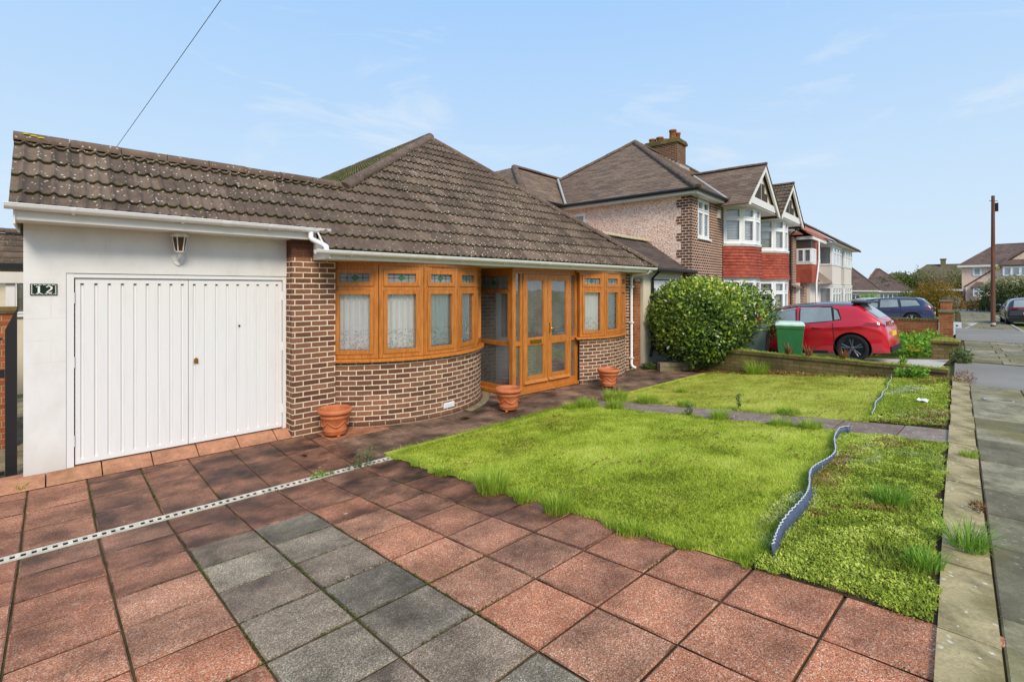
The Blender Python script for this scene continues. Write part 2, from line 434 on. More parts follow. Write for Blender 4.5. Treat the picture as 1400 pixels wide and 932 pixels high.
def concrete(name, c1, c2, stain, lichen=0.5, moss=0.4, dirty=0.6):
    m = NT(name, 0.85, 0.2); ob = m.coord('Object'); d = m.attr('bulk')
    n = m.noise(ob, 3.4, 8, 0.7); n2 = m.noise(ob, 1.1, 5, 0.65); n3 = m.noise(ob, 70, 3, 0.7)
    c = m.mix(d, c1, c2)
    c = m.mix(0.7, c, m.ramp(m.noise(ob, 11, 6, 0.7), [(0.3, 0.62), (0.68, 1.22)]), 'MULTIPLY')
    c = m.mix(m.ramp(n, [(0.42, 0.0), (0.66, dirty)]), c, stain)
    c = m.mix(0.5, c, m.ramp(n3, [(0.3, 0.65), (0.7, 1.25)]), 'MULTIPLY')
    c = m.mix(m.math('MULTIPLY', m.ramp(n2, [(0.5, 0.0), (0.64, 1.0)]), moss), c, lin(120, 112, 62))
    lv = m.voro(ob, 13.0); li = m.ramp(m.math('ADD', lv, m.math('MULTIPLY', m.noise(ob, 34, 4, 0.7), 0.55)), [(0.355, 1.0), (0.42, 0.0)])
    c = m.mix(m.math('MULTIPLY', li, m.math('MULTIPLY', m.ramp(n, [(0.36, 0.0), (0.48, 1.0)]), lichen)), c, lin(214, 210, 196))
    m.color(c); m.bump(m.math('ADD', n3, n), 0.35, 0.008); return m.mat
M['path'] = concrete('path_slab', lin(168, 153, 138), lin(138, 116, 106), lin(100, 82, 76), 1.0, 0.1)
M['pave'] = concrete('pavement_slab', lin(168, 158, 130), lin(118, 112, 90), lin(88, 82, 62), 0.22, 0.6, 0.85)
M['edging'] = concrete('edging_slab', lin(184, 166, 124), lin(146, 131, 94), lin(94, 84, 58), 0.9, 0.7, 0.75)
M['lip'] = concrete('ramp_concrete', lin(192, 138, 108), lin(172, 116, 90), lin(120, 84, 66), 0.2, 0.15)
M['kerb'] = concrete('kerb_stone', lin(176, 172, 162), lin(150, 146, 138), lin(120, 116, 108), 0.2, 0.1)
M['stone'] = concrete('stone_wall', lin(142, 130, 108), lin(120, 110, 92), lin(84, 84, 56), 0.4, 0.6)
def asphalt(name, c1, c2):
    m = NT(name, 0.85, 0.25); ob = m.coord('Object')
    n = m.noise(ob, 120, 3, 0.8); n2 = m.noise(ob, 0.7, 5)
    c = m.mix(n, c1, c2); c = m.mix(0.6, c, m.ramp(n2, [(0.3, 0.72), (0.7, 1.15)]), 'MULTIPLY')
    m.color(c); m.bump(n, 0.4, 0.006); return m.mat
M['asphalt'] = asphalt('asphalt', lin(118, 113, 106), lin(156, 150, 140))
M['road'] = asphalt('road_surface', lin(150, 140, 132), lin(176, 166, 158))
M['drive2'] = asphalt('pale_drive', lin(182, 178, 172), lin(206, 202, 198))
M['soil'] = simple('soil', lin(74, 60, 44), 0.95, 0.1, var=0.5, scale=9, bump=0.7, bscale=30)
def turf_mat():
    m = NT('turf_base', 0.95, 0.05); ob = m.coord('Object'); n = m.noise(ob, 1.3, 6, 0.65); n2 = m.noise(ob, 22, 4, 0.7)
    c = m.ramp(n, [(0.3, lin(140, 150, 52)), (0.5, lin(176, 184, 70)), (0.64, lin(186, 172, 92)), (0.75, lin(150, 124, 78))])
    m.color(m.mix(0.6, c, m.ramp(n2, [(0.3, 0.55), (0.7, 1.2)]), 'MULTIPLY')); m.bump(n2, 0.6, 0.01); return m.mat
M['turf'] = turf_mat()
def ground_far():
    m = NT('far_ground', 0.95, 0.1); ob = m.coord('Object'); n = m.noise(ob, 0.35, 6); n2 = m.noise(ob, 5, 5)
    c = m.ramp(n, [(0.35, lin(96, 104, 52)), (0.6, lin(128, 126, 72))]); c = m.mix(0.5, c, m.ramp(n2, [(0.3, 0.6), (0.7, 1.2)]), 'MULTIPLY')
    m.color(c); return m.mat
M['ground'] = ground_far()

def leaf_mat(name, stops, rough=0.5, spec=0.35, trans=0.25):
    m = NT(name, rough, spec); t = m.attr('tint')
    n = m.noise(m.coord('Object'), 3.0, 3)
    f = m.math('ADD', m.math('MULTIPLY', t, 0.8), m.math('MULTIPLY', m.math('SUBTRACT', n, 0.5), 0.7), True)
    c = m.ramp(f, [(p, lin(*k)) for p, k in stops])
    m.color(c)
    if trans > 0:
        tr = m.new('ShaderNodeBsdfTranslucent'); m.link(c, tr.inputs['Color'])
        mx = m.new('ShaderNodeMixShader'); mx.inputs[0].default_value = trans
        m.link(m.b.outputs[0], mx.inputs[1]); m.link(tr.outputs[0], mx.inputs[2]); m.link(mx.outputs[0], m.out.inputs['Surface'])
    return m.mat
M['lawn'] = leaf_mat('lawn_blade', [(0.0, (112, 124, 38)), (0.28, (178, 200, 64)), (0.6, (218, 230, 98)), (1.0, (244, 236, 164))], 0.6, 0.2, 0.45)
M['lawn2'] = leaf_mat('lawn_blade_pale', [(0.0, (150, 150, 60)), (0.3, (200, 206, 92)), (0.65, (222, 228, 118)), (1.0, (236, 226, 160))], 0.6, 0.2, 0.45)
M['tuft'] = leaf_mat('tuft_blade', [(0.0, (110, 134, 36)), (0.5, (166, 194, 62)), (0.85, (204, 212, 102)), (1.0, (224, 206, 136))], 0.5, 0.25, 0.35)
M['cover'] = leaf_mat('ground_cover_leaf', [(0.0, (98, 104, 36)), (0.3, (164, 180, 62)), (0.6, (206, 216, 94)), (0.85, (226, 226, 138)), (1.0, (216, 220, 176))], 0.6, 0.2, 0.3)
M['cover_grey'] = leaf_mat('grey_cover_leaf', [(0.0, (120, 126, 76)), (0.4, (172, 180, 122)), (0.8, (206, 212, 168)), (1.0, (222, 226, 200))], 0.6, 0.2, 0.3)
M['cover_brown'] = leaf_mat('dry_leaf', [(0.0, (92, 60, 38)), (0.5, (150, 104, 70)), (1.0, (186, 150, 110))], 0.8, 0.1, 0.2)
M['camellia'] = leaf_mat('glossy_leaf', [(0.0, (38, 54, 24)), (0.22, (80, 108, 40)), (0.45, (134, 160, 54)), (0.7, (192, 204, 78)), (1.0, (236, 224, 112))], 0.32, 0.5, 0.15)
M['weed'] = leaf_mat('weed_leaf', [(0.0, (78, 114, 36)), (0.5, (134, 178, 58)), (1.0, (180, 210, 96))], 0.5, 0.3, 0.3)
M['greyweed'] = leaf_mat('grey_weed_leaf', [(0.0, (70, 84, 52)), (0.5, (116, 134, 84)), (1.0, (160, 174, 120))], 0.6, 0.2, 0.3)
M['twig_red'] = leaf_mat('rust_twig', [(0.0, (112, 104, 44)), (0.35, (140, 122, 50)), (0.7, (168, 124, 56)), (1.0, (160, 104, 56))], 0.8, 0.1, 0.2)
M['hedge'] = leaf_mat('hedge_leaf', [(0.0, (34, 48, 22)), (0.5, (72, 92, 40)), (1.0, (124, 138, 72))], 0.6, 0.25, 0.15)
M['hedge_tip'] = leaf_mat('hedge_blossom_leaf', [(0.0, (70, 84, 44)), (0.4, (150, 150, 104)), (1.0, (226, 216, 186))], 0.6, 0.2, 0.2)
M['tree_dark'] = leaf_mat('tree_leaf', [(0.0, (48, 62, 26)), (0.5, (92, 106, 44)), (1.0, (140, 146, 66))], 0.6, 0.2, 0.15)
M['tree_brown'] = leaf_mat('bare_tree_twig', [(0.0, (100, 88, 62)), (0.5, (142, 126, 92)), (1.0, (166, 156, 110))], 0.8, 0.1, 0.2)
M['bark'] = simple('bark', lin(84, 66, 50), 0.9, 0.1, var=0.5, scale=12, bump=0.8, bscale=25)
def pole_mat():
    m = NT('creosote_pole', 0.85, 0.2); n = m.noise(m.coord('Object', (10, 10, 0.6)), 2, 6, 0.7)
    m.color(m.ramp(n, [(0.25, lin(72, 48, 40)), (0.55, lin(122, 82, 68)), (0.8, lin(150, 108, 90))])); m.bump(n, 0.6, 0.02); return m.mat
M['pole'] = pole_mat()
def terracotta():
    m = NT('terracotta', 0.62, 0.3); ob = m.coord('Object'); n = m.noise(ob, 6, 5); n2 = m.noise(ob, 60, 3)
    c = m.ramp(n, [(0.3, lin(176, 96, 58)), (0.65, lin(206, 124, 80))]); c = m.mix(0.3, c, m.ramp(n2, [(0.3, 0.8), (0.7, 1.15)]), 'MULTIPLY')
    m.color(c); return m.mat
M['terracotta'] = terracotta()
M['black_metal'] = simple('black_metal', lin(26, 26, 30), 0.45, 0.5)
M['black_plastic'] = simple('black_plastic', lin(32, 32, 34), 0.45, 0.4)
M['chrome'] = simple('chrome', lin(200, 200, 200), 0.15, 0.5, metallic=1.0)
M['brass'] = simple('brass', lin(200, 160, 80), 0.25, 0.5, metallic=1.0)
M['alloy'] = simple('dark_alloy', lin(112, 114, 120), 0.3, 0.5, metallic=0.8)
M['alloy_silver'] = simple('silver_alloy', lin(190, 192, 196), 0.3, 0.5, metallic=0.6)
M['tyre'] = simple('tyre_rubber', lin(38, 38, 40), 0.8, 0.2)
M['red_paint'] = simple('red_car_paint', lin(204, 26, 44), 0.28, 0.5, metallic=0.15, var=0.05, coat=0.8)
M['blue_paint'] = simple('dark_blue_car_paint', lin(52, 62, 96), 0.28, 0.5, metallic=0.4, var=0.05, coat=0.8)
M['black_paint'] = simple('black_car_paint', lin(38, 40, 44), 0.25, 0.5, metallic=0.3, var=0.05, coat=0.8)
M['grey_paint'] = simple('grey_car_paint', lin(126, 132, 142), 0.28, 0.5, metallic=0.5, var=0.05, coat=0.8)
M['silver_paint'] = simple('silver_car_paint', lin(196, 200, 206), 0.28, 0.5, metallic=0.4, var=0.05, coat=0.8)
M['lamp_red'] = simple('tail_lamp_red', lin(150, 14, 24), 0.12, 0.6, var=0.3, scale=20, coat=0.6)
M['lamp_clear'] = simple('clear_lamp', lin(220, 222, 226), 0.1, 0.6)
M['plate_yellow'] = simple('yellow_number_plate', lin(240, 196, 40), 0.4, 0.4)
M['plate_white'] = simple('white_number_plate', lin(230, 230, 228), 0.4, 0.4)
M['bin_green'] = simple('green_bin_plastic', lin(48, 114, 66), 0.45, 0.4, var=0.15)
M['bin_lid'] = simple('pale_green_lid', lin(206, 226, 208), 0.45, 0.4)
M['bin_grey'] = simple('grey_bin_plastic', lin(110, 124, 116), 0.5, 0.4)
M['strip'] = simple('blue_grey_plastic', lin(76, 88, 116), 0.5, 0.4, var=0.25, scale=15)
M['strip_top'] = simple('pale_plastic_edge', lin(206, 208, 204), 0.6, 0.3)
M['plaque_green'] = simple('dark_green_enamel', lin(8, 40, 28), 0.25, 0.5)
M['plaque_white'] = simple('white_enamel', lin(240, 240, 232), 0.3, 0.5)
M['amber'] = simple('dark_amber_glass', lin(84, 52, 34), 0.15, 0.6, var=0.3, scale=25)
M['lamp_body'] = simple('white_lamp_metal', lin(240, 240, 236), 0.4, 0.4, var=0.25, scale=20)
M['channel'] = simple('white_drain_plastic', lin(214, 208, 192), 0.6, 0.3, var=0.3, scale=12)
M['slot_grey'] = simple('slot_and_cable_grey', lin(112, 110, 106), 0.8, 0.1)
M['slot_shade'] = simple('slot_shade_black', (0.012, 0.012, 0.012, 1), 0.9, 0.05)
M['mortar'] = simple('pale_mortar', lin(196, 182, 150), 0.95, 0.1, var=0.3, scale=15, bump=0.5)
M['lead_flash'] = simple('lead_flashing', lin(176, 174, 170), 0.6, 0.3)
M['timber_black'] = simple('black_timber', lin(74, 66, 60), 0.7, 0.2)
M['litter'] = simple('white_paper', lin(238, 238, 236), 0.8, 0.2)
M['wood_fence'] = simple('brown_fence_wood', lin(134, 108, 78), 0.85, 0.15, var=0.4, scale=10)
M['grey_door'] = simple('brown_garage_timber', lin(92, 66, 60), 0.7, 0.2)
M['yellow_box'] = simple('yellow_alarm_box', lin(236, 208, 70), 0.5, 0.4)
M['joint_moss'] = leaf_mat('joint_moss_leaf', [(0.0, (62, 70, 28)), (0.6, (104, 116, 44)), (1.0, (136, 150, 60))], 0.8, 0.1, 0.1)
# ------------------------------------------------------------------ camera, sky, sun
cam = bpy.data.cameras.new('camera'); cam_o = bpy.data.objects.new('camera', cam); COL.objects.link(cam_o)
cam.sensor_width = 36.0; cam.lens = 669.0 / 1400.0 * 36.0; cam.shift_y = -71.0 / 1400.0
cam.clip_start = 0.05; cam.clip_end = 3000
cam_o.location = (0, 0, 1.96); cam_o.rotation_euler = (PI / 2, 0, -math.atan2(710, 669) + 0.0)
# optical axis azimuth from +X is atan2(710,669); convert to a Blender z rotation
cam_o.rotation_euler = (PI / 2, 0, math.atan2(710, 669) - PI / 2)
SC.camera = cam_o
SC.view_settings.view_transform = 'Standard'; SC.view_settings.look = 'None'; SC.view_settings.exposure = 0; SC.view_settings.gamma = 1

SUN_EL = math.radians(42); SUN_AZ = math.radians(-114)      # direction from which light arrives: azimuth from +X axis
w = bpy.data.worlds.new('World'); SC.world = w; w.use_nodes = True
nt = w.node_tree; bg = nt.nodes['Background']
sky = nt.nodes.new('ShaderNodeTexSky'); sky.sky_type = 'NISHITA'; sky.sun_disc = False
sky.sun_elevation = SUN_EL; sky.sun_rotation = math.radians(90) - SUN_AZ
sky.air_density = 1.0; sky.dust_density = 0.6; sky.ozone_density = 1.6
tc = nt.nodes.new('ShaderNodeTexCoord')
def wn(typ, **kw):
    n = nt.nodes.new(typ)
    for k, v in kw.items(): setattr(n, k, v)
    return n
sepz = wn('ShaderNodeSeparateXYZ'); nt.links.new(tc.outputs['Generated'], sepz.inputs[0])
# thin haze veil, whiter toward the horizon, broken by faint streaky cloud
mp = wn('ShaderNodeMapping'); mp.inputs['Scale'].default_value = (1.4, 1.4, 5.0); nt.links.new(tc.outputs['Generated'], mp.inputs['Vector'])
cn = wn('ShaderNodeTexNoise'); cn.inputs['Scale'].default_value = 2.0; cn.inputs['Detail'].default_value = 7; cn.inputs['Roughness'].default_value = 0.62; cn.inputs['Distortion'].default_value = 0.7
nt.links.new(mp.outputs['Vector'], cn.inputs['Vector'])
cr = wn('ShaderNodeValToRGB'); cr.color_ramp.elements[0].position = 0.53; cr.color_ramp.elements[0].color = (0, 0, 0, 1); cr.color_ramp.elements[1].position = 0.72; cr.color_ramp.elements[1].color = (0.5, 0.5, 0.5, 1)
nt.links.new(cn.outputs['Fac'], cr.inputs['Fac'])
gr = wn('ShaderNodeValToRGB'); e = gr.color_ramp.elements
e[0].position = 0.0; e[0].color = (5.5, 6.6, 7.65, 1); e[1].position = 0.55; e[1].color = (2.95, 5.0, 8.0, 1)
k = e.new(0.16); k.color = (4.9, 6.3, 7.75, 1)
nt.links.new(sepz.outputs[2], gr.inputs['Fac'])
def wmix(f, a, b):
    n = wn('ShaderNodeMix', data_type='RGBA')
    for i, v in ((0, f), (6, a), (7, b)):
        if isinstance(v, bpy.types.NodeSocket): nt.links.new(v, n.inputs[i])
        else: n.inputs[i].default_value = v
    return n.outputs[2]
c1 = wmix(0.95, sky.outputs['Color'], gr.outputs['Color'])
c2 = wmix(cr.outputs['Color'], c1, (6.6, 7.1, 7.5, 1))
nt.links.new(c2, bg.inputs['Color']); bg.inputs['Strength'].default_value = 0.127

sun = bpy.data.lights.new('sun', 'SUN'); sun.energy = 3.35; sun.angle = math.radians(20); sun.color = (1.0, 0.87, 0.69)
so = bpy.data.objects.new('sun', sun); COL.objects.link(so)
d = Vector((math.cos(SUN_EL) * math.cos(SUN_AZ), math.cos(SUN_EL) * math.sin(SUN_AZ), math.sin(SUN_EL)))
so.rotation_euler = d.to_track_quat('Z', 'Y').to_euler(); so.location = d * 40

# ------------------------------------------------------------------ ground
xs = [-700, -300, -120, -60, -30, -20, -12, -8, -4, 0, 3, 6, 9, 12, 15, 18, 20, 24, 28, 34, 40, 48, 56, 64, 72, 90, 120, 180, 300, 700]
ys = [-700, -300, -120, -60, -30, -16, -11, -9, -7, -5, -3, -2, -1, -0.4, 0, 0.5, 1, 1.5, 2, 3, 4, 5, 5.36, 6, 8, 12, 20, 40, 80, 160, 300, 700]
mb = MB()
mb.grid([[(x, y, ground_z(x, y) - 0.07) for x in xs] for y in ys])
struct(mb.build('ground', M['ground']))

# ------------------------------------------------------------------ driveway of square slabs
def slab(V, F, T, B, x0, x1, y0, y1, tint, bulk, zf=ground_z, th=0.05, bev=0.008, jit=0.004, lift=0.0):
    """one slab: bevelled top + sides appended as quads"""
    j = [random.uniform(-jit, jit) for _ in range(4)]
    c = [(x0, y0), (x1, y0), (x1, y1), (x0, y1)]
    top = []; low = []; edge = []
    for i, (x, y) in enumerate(c):
        z = zf(x, y) + j[i] * 0.5 + lift
        ix = x + (bev if x == x0 else -bev); iy = y + (bev if y == y0 else -bev)
        top.append((ix, iy, z)); edge.append((x, y, z - bev * 0.7)); low.append((x, y, z - th))
    V += top; T.append(tint); B.append(bulk)
    for i in range(4):
        k2 = (i + 1) % 4
        V += [edge[i], edge[k2], top[k2], top[i]]; T.append(tint); B.append(min(1, bulk + 0.3))
        V += [low[i], low[k2], edge[k2], edge[i]]; T.append(tint); B.append(1)
V = []; F = []; T = []; B = []
P = 0.459
colx = [0.285 + P * k for k in range(-8, 7)]
rows_top = 5.26
ylines = [rows_top - P * k for k in range(0, 16)]
ylines_house = [5.40 + P * k for k in range(0, 4)]
gap = 0.006
for i in range(len(colx) - 1):
    x0, x1 = colx[i] + gap, colx[i + 1] - gap
    cx_ = (x0 + x1) / 2
    for k in range(len(ylines) - 1):
        y1, y0 = ylines[k] - gap, ylines[k + 1] + gap
        off = 0.0
        grey = 1.0 if (0.75 < cx_ < 1.66 and y1 < 4.46) else 0.0
        if y1 < street_y(cx_) - 0.02: continue
        y0 = max(y0, street_y(cx_) - 0.09)
        # damp stains near the house and along the lawn edge
        b = 0.06 + 0.95 * max(0, min(1, (y1 - 3.7) / 1.1)) * (0.4 + 0.6 * min(1, max(0, (cx_ + 0.4) / 1.6))) + 0.7 * max(0, min(1, (cx_ - 1.9) / 0.9)) * max(0, min(1, (y1 - 1.2) / 2.0))
        b += random.uniform(-0.1, 0.12)
        if grey: b = random.choice([0.15, 0.3, 0.5, 0.25, 0.6])
        slab(V, F, T, B, x0, x1, y0, y1, (random.uniform(0.8, 1.0) if grey else random.choice([0.0, 0.05, 0.12, 0.22])), max(0, min(1, b)), jit=0.007)
    for k in range(len(ylines_house)):
        y0 = ylines_house[k] + gap; y1 = min(ylines_house[k] + P, 7.0) - gap
        if y1 - y0 < 0.1: continue
        b = 0.95 + 0.15 * (cx_ > 1.2) + random.uniform(-0.15, 0.1)
        if cx_ < 0.3: b -= 0.4
        slab(V, F, T, B, x0, x1, y0, y1, 0.12, max(0, min(1, b)), th=0.04)
# the bottom strip of half slabs running on below the lawn and the bed
for x0, x1 in ((3.04, 3.14),):
    pass
o = fast_mesh('driveway', V, 4, M['slab'], tint=T, bulk=B); struct(o)
# slab strip between lawn and drive at the street end (cut slabs)
V = []; T = []; B = []
for k in range(7, 14):
    y1, y0 = ylines[k] - gap, ylines[k + 1] + gap
    if y1 < 0.2 or k < 9: continue
    slab(V, None, T, B, colx[-1] + gap, 3.135, y0, min(y1, 1.06), 0, 0.3)
struct(fast_mesh('driveway', V, 4, M['slab'], tint=T, bulk=B))
mb = MB()
xs2 = np.linspace(-3.6, 3.15, 14); ys2 = [0.0, 0.4, 1, 2, 3, 4, 5, 5.36, 6, 7.2]
mb.grid([[(x, y, ground_z(x, y) - 0.013) for x in xs2] for y in ys2])
struct(mb.build('driveway_bed', M['joint']))

# moss and seedlings in the joints of the drive
r = np.random.default_rng(77); n = 26000
k = r.uniform(0, 1, n) < 0.62
jx = np.where(k, np.array(colx)[r.integers(0, len(colx), n)] + r.normal(0, 0.006, n), r.uniform(-3.2, 3.03, n)); jy = np.where(k, r.uniform(0.3, 7.0, n), np.array(ylines)[r.integers(0, 12, n)] + r.normal(0, 0.006, n))
JM = (jx, jy)
# front path of the house: dark slabs from the garage to the far corner
V = []; T = []; B = []
xl = 2.73
yl = [5.40, 6.02, 6.48, 6.94, 7.62]
x = 2.745; i = 0
while x < 11.2:
    for a, b_ in zip(yl[:-1], yl[1:]):
        sh = random.uniform(-0.1, 0.1) if True else 0
        slab(V, None, T, B, x + gap, x + 0.9 - gap, a + gap * 0.7, b_ - gap * 0.7, (0.05 if (x < 3.4 and a > 6.4) else 0.55), (random.uniform(0.2, 0.45) if (x < 3.4 and a > 6.4) else 1.0), lift=0.001, jit=0.002)
    x += 0.9
struct(fast_mesh('front_path', V, 4, M['slab'], tint=T, bulk=B))
mb = MB(); mb.grid([[(x, y, ground_z(x, y) - 0.014) for x in np.linspace(3.1, 11.6, 8)] for y in (5.2, 5.36, 6.2, 7.7)])
struct(mb.build('front_path_bed', M['joint']))

# garden path between the two lawns, running out to the pavement
V = []; T = []; B = []
y = 5.38
while y > 0.62:
    yb = max(y - 0.62, 0.5)
    slab(V, None, T, B, 6.80, 7.46, yb + 0.005, y - 0.005, 0.5, random.uniform(0.1, 0.9), lift=0.006)
    y -= 0.62
struct(fast_mesh('garden_path', V, 4, M['path'], tint=T, bulk=B))

# sloping concrete lip in front of the garage (single cast pieces)
mb = MB()
x = -0.95
while x < 2.95:
    x1 = x + 0.455
    zf = 0.0 if x < 2.38 else -0.03
    mb.face([(x + 0.006, 7.0, -0.088), (x1 - 0.006, 7.0, -0.088), (x1 - 0.006, 7.20, zf), (x + 0.006, 7.20, zf)])
    mb.face([(x1 - 0.006, 7.0, -0.088), (x1 - 0.006, 7.0, -0.2), (x1 - 0.006, 7.20, -0.2), (x1 - 0.006, 7.20, zf)])
    mb.face([(x + 0.006, 7.0, -0.2), (x + 0.006, 7.0, -0.088), (x + 0.006, 7.20, zf), (x + 0.006, 7.20, -0.2)])
    mb.face([(x + 0.006, 7.20, zf), (x1 - 0.006, 7.20, zf), (x1 - 0.006, 7.34, zf), (x + 0.006, 7.34, zf)])
    x = x1
struct(mb.build('garage_ramp', M['lip']))

# pavement slabs and the asphalt crossover, laid out along the street line
V = []; T = []; B = []
SA = math.atan(0.0765); SCs, SSn = math.cos(SA), math.sin(SA)
def st_pt(t, n): return (3.15 + t * SCs - n * SSn, 0.31 + t * SSn + n * SCs)     # t along the street, n toward the house
t = -9.0; r = 0
while t < 62:
    L = 1.8 if t > 40 else random.choice([0.6, 0.75, 0.9])
    if not (8.2 < t + L / 2 < 11.9):
        nn = -0.213
        for wd in ([0.6, 0.75, 0.45] if r % 2 == 0 else [0.75, 0.45, 0.6]):
            V0 = []; slab(V0, None, T, B, t + 0.006, t + L - 0.006, nn - wd + 0.006, nn - 0.006, 0.0, random.uniform(0, 1), zf=lambda a, b: 0.0, jit=0.005)
            for (px_, py_, pz_) in V0:
                X_, Y_ = st_pt(px_, py_); V.append((X_, Y_, pave_z(X_) + 0.004 + pz_))
            nn -= wd
    t += L; r += 1
struct(fast_mesh('pavement', V, 4, M['pave'], tint=T, bulk=B))
mb = MB()
xp = list(np.linspace(-20, 80, 60))
mb.grid([[(x, street_y(x) - dy, pave_z(x) - 0.012) for x in xp] for dy in (2.06, 0.0)])
struct(mb.build('pavement_bed', M['joint']))
mb = MB(); xc = list(np.linspace(11.3, 15.1, 9))
mb.grid([[(x, street_y(x) - dy, pave_z(x) + 0.002) for x in xc] for dy in (2.05, 0.02)])
struct(mb.build('crossover', M['asphalt']))
mb = MB(); xc = list(np.linspace(22, 30, 9))
mb.grid([[(x, street_y(x) - dy, pave_z(x) + 0.012) for x in xc] for dy in (2.05, 0.02)])
struct(mb.build('crossover', M['asphalt']))
# kerb stones and road
mb = MB()
X = -20.0
while X < 80:
    a = street_y(X) - 2.06; b = street_y(X + 0.9) - 2.06
    z0 = pave_z(X) + 0.006; z1 = pave_z(X + 0.9) + 0.006
    mb.prism([(X + 0.004, a, z0), (X + 0.896, b, z1), (X + 0.896, b - 0.12, z1), (X + 0.004, a - 0.12, z0)], (0, 0, -0.25))
    X += 0.9
struct(mb.build('kerb', M['kerb']))
mb = MB()
xr = list(np.linspace(-60, 140, 60))
mb.grid([[(x, street_y(x) - 2.06 - dy, pave_z(x) - 0.10 + 0.03 * math.sin(min(dy / 7, 1) * PI)) for x in xr] for dy in (9.5, 7, 5, 3.5, 2, 0.05)])
struct(mb.build('road', M['road']))
# the street widens into the bend at the far end
mb = MB()
mb.grid([[(x, y, pave_z(x) + 0.006) for x in (58, 62, 66, 70)] for y in (-2, 1, 3, 6)])
struct(mb.build('road_bend', M['asphalt']))
# kerb edging slabs along the garden, one by one
E0 = None
X = 2.36
nr = 0
grp = 'edging slabs between garden and pavement'
while X < 11.75:
    L = random.choice([0.62, 0.75, 0.9, 0.68])
    if 6.62 < X + L and X < 7.45 and False: pass
    x0, x1 = X + 0.005, X + L - 0.005
    tilt = random.uniform(-0.012, 0.012); lift = random.uniform(0.012, 0.022); sh = random.uniform(-0.008, 0.008)
    m_ = MB(); cxm = (x0 + x1) / 2; h = (x1 - x0) / 2
    m_.box(-h, h, -0.105, 0.105, -0.07, 0.0)
    ob_ = m_.build('edging_slab', M['edging'], bevel=0.006)
    ob_.location = (cxm, street_y(cxm) - 0.105 + sh, pave_z(cxm) + lift)
    ob_.rotation_euler = (tilt, 0.007, 0.0765 + random.uniform(-0.006, 0.006))
    tag(ob_, 'flat lichen spotted edging slab in the row between the garden and the pavement', 'edging slab', grp)
    X += L; nr += 1
mc = thing('manhole_cover', 'small oblong cover with pale rim set in the pavement slabs', 'manhole cover', (10.0, 0.33, pave_z(10.0) + 0.006), 0.08)
m_ = MB(); m_.lathe([(0.17, 0.0), (0.17, 0.008), (0.14, 0.010), (0.14, 0.004)], n=28); m_.build('rim', M['kerb'], mc)
m_ = MB(); m_.lathe([(0.138, 0.004), (0.0, 0.004)], n=28); m_.build('lid', M['pave'], mc)

# ------------------------------------------------------------------ drain channel across the drive
dc = thing('drain_channel', 'white slotted drain channel running across the red slab drive', 'drain', (0, 5.33, -0.088))
m_ = MB(); m_.box(-3.4, 3.03, -0.045, 0.045, -0.05, -0.004); m_.build('channel', M['slot_shade'], dc)  # black block close under the bars paints the depth of the slots dark
m_ = MB(); m_.box(-3.4, 3.03, -0.048, -0.033, -0.03, 0.006); m_.box(-3.4, 3.03, 0.033, 0.048, -0.03, 0.006)
x = -3.4; k = 0
while x < 3.02:
    wbar = 0.03 if k % 16 else 0.05
    m_.box(x, x + wbar, -0.0325, 0.0325, -0.003, 0.003 + random.uniform(-0.0005, 0.0005)); x += wbar + 0.03; k += 1
m_.build('grating', M['channel'], dc)

# ------------------------------------------------------------------ lawns and beds
def soil_patch(name, poly_x, poly_y, mat, dz):
    m_ = MB(); m_.grid([[(x, y, ground_z(x, y) + dz) for x in poly_x] for y in poly_y]); return struct(m_.build(name, mat))
def jag(a, n, amp):
    return a
def edge_noise(t, s): return 0.035 * math.sin(t * 5.1 + s) + 0.025 * math.sin(t * 13.7 + 2 * s) + 0.012 * math.sin(t * 31 + s)
def strip_y(x):   # the low plastic strip, first lawn
    t = (x - 3.2) / 3.35
    return 1.05 + 0.43 * t + 0.05 * math.sin(x * 4.2) * (0.4 + 0.6 * (1 - abs(2 * t - 1)))
def strip2_y(x): return 1.43 + 0.1 * (x - 7.83) + 0.012 * math.sin(x * 6)
EDN = np.vectorize(edge_noise)
def in_lawn1(x, y):
    lx = 2.98 + EDN(y, 1.0); rx = 6.82 + EDN(y, 2.0)
    ty = 5.42 + 0.045 * (x - 3) + EDN(x, 3.0) * 0.5; by = np.vectorize(strip_y)(x) + 0.02
    by = np.where(x < 3.5, 1.14 + 0.0 * x, by)
    return (x > lx) & (x < rx) & (y < ty) & (y > by)
def in_lawn2(x, y):
    lx = 7.46 + EDN(y, 4.0); ty = 5.42 - 0.04 * (x - 7.5) + EDN(x, 5.0) * 0.6
    return (x > lx) & (x < 11.86 + EDN(y, 6.0)) & (y < ty) & (y > 1.43 + 0.1 * (x - 7.83))
def gz_np(x, y): return np.maximum(-0.09, -0.09 + S_DRIVE * (5.36 - y)) - np.maximum(0, x - 20) * 0.002
def smooth_noise(x, y, sc, seed):
    """value noise, two octaves, roughly -1..1; sc sets cells per metre"""
    out = np.zeros_like(x)
    for o_, (f, amp) in enumerate(((sc * 0.33, 1.0), (sc * 0.9, 0.55))):
        r = np.random.default_rng(seed * 13 + o_); T_ = r.uniform(-1, 1, (64, 64)); c, s_ = math.cos(0.6 + o_), math.sin(0.6 + o_)
        u = (x * c - y * s_) * f + 100.0; w_ = (x * s_ + y * c) * f + 100.0
        i = np.floor(u).astype(int); j = np.floor(w_).astype(int); fu = u - i; fw_ = w_ - j
        fu = fu * fu * (3 - 2 * fu); fw_ = fw_ * fw_ * (3 - 2 * fw_)
        g = lambda a, b: T_[a % 64, b % 64]
        out += amp * ((g(i, j) * (1 - fu) + g(i + 1, j) * fu) * (1 - fw_) + (g(i, j + 1) * (1 - fu) + g(i + 1, j + 1) * fu) * fw_)
    return out
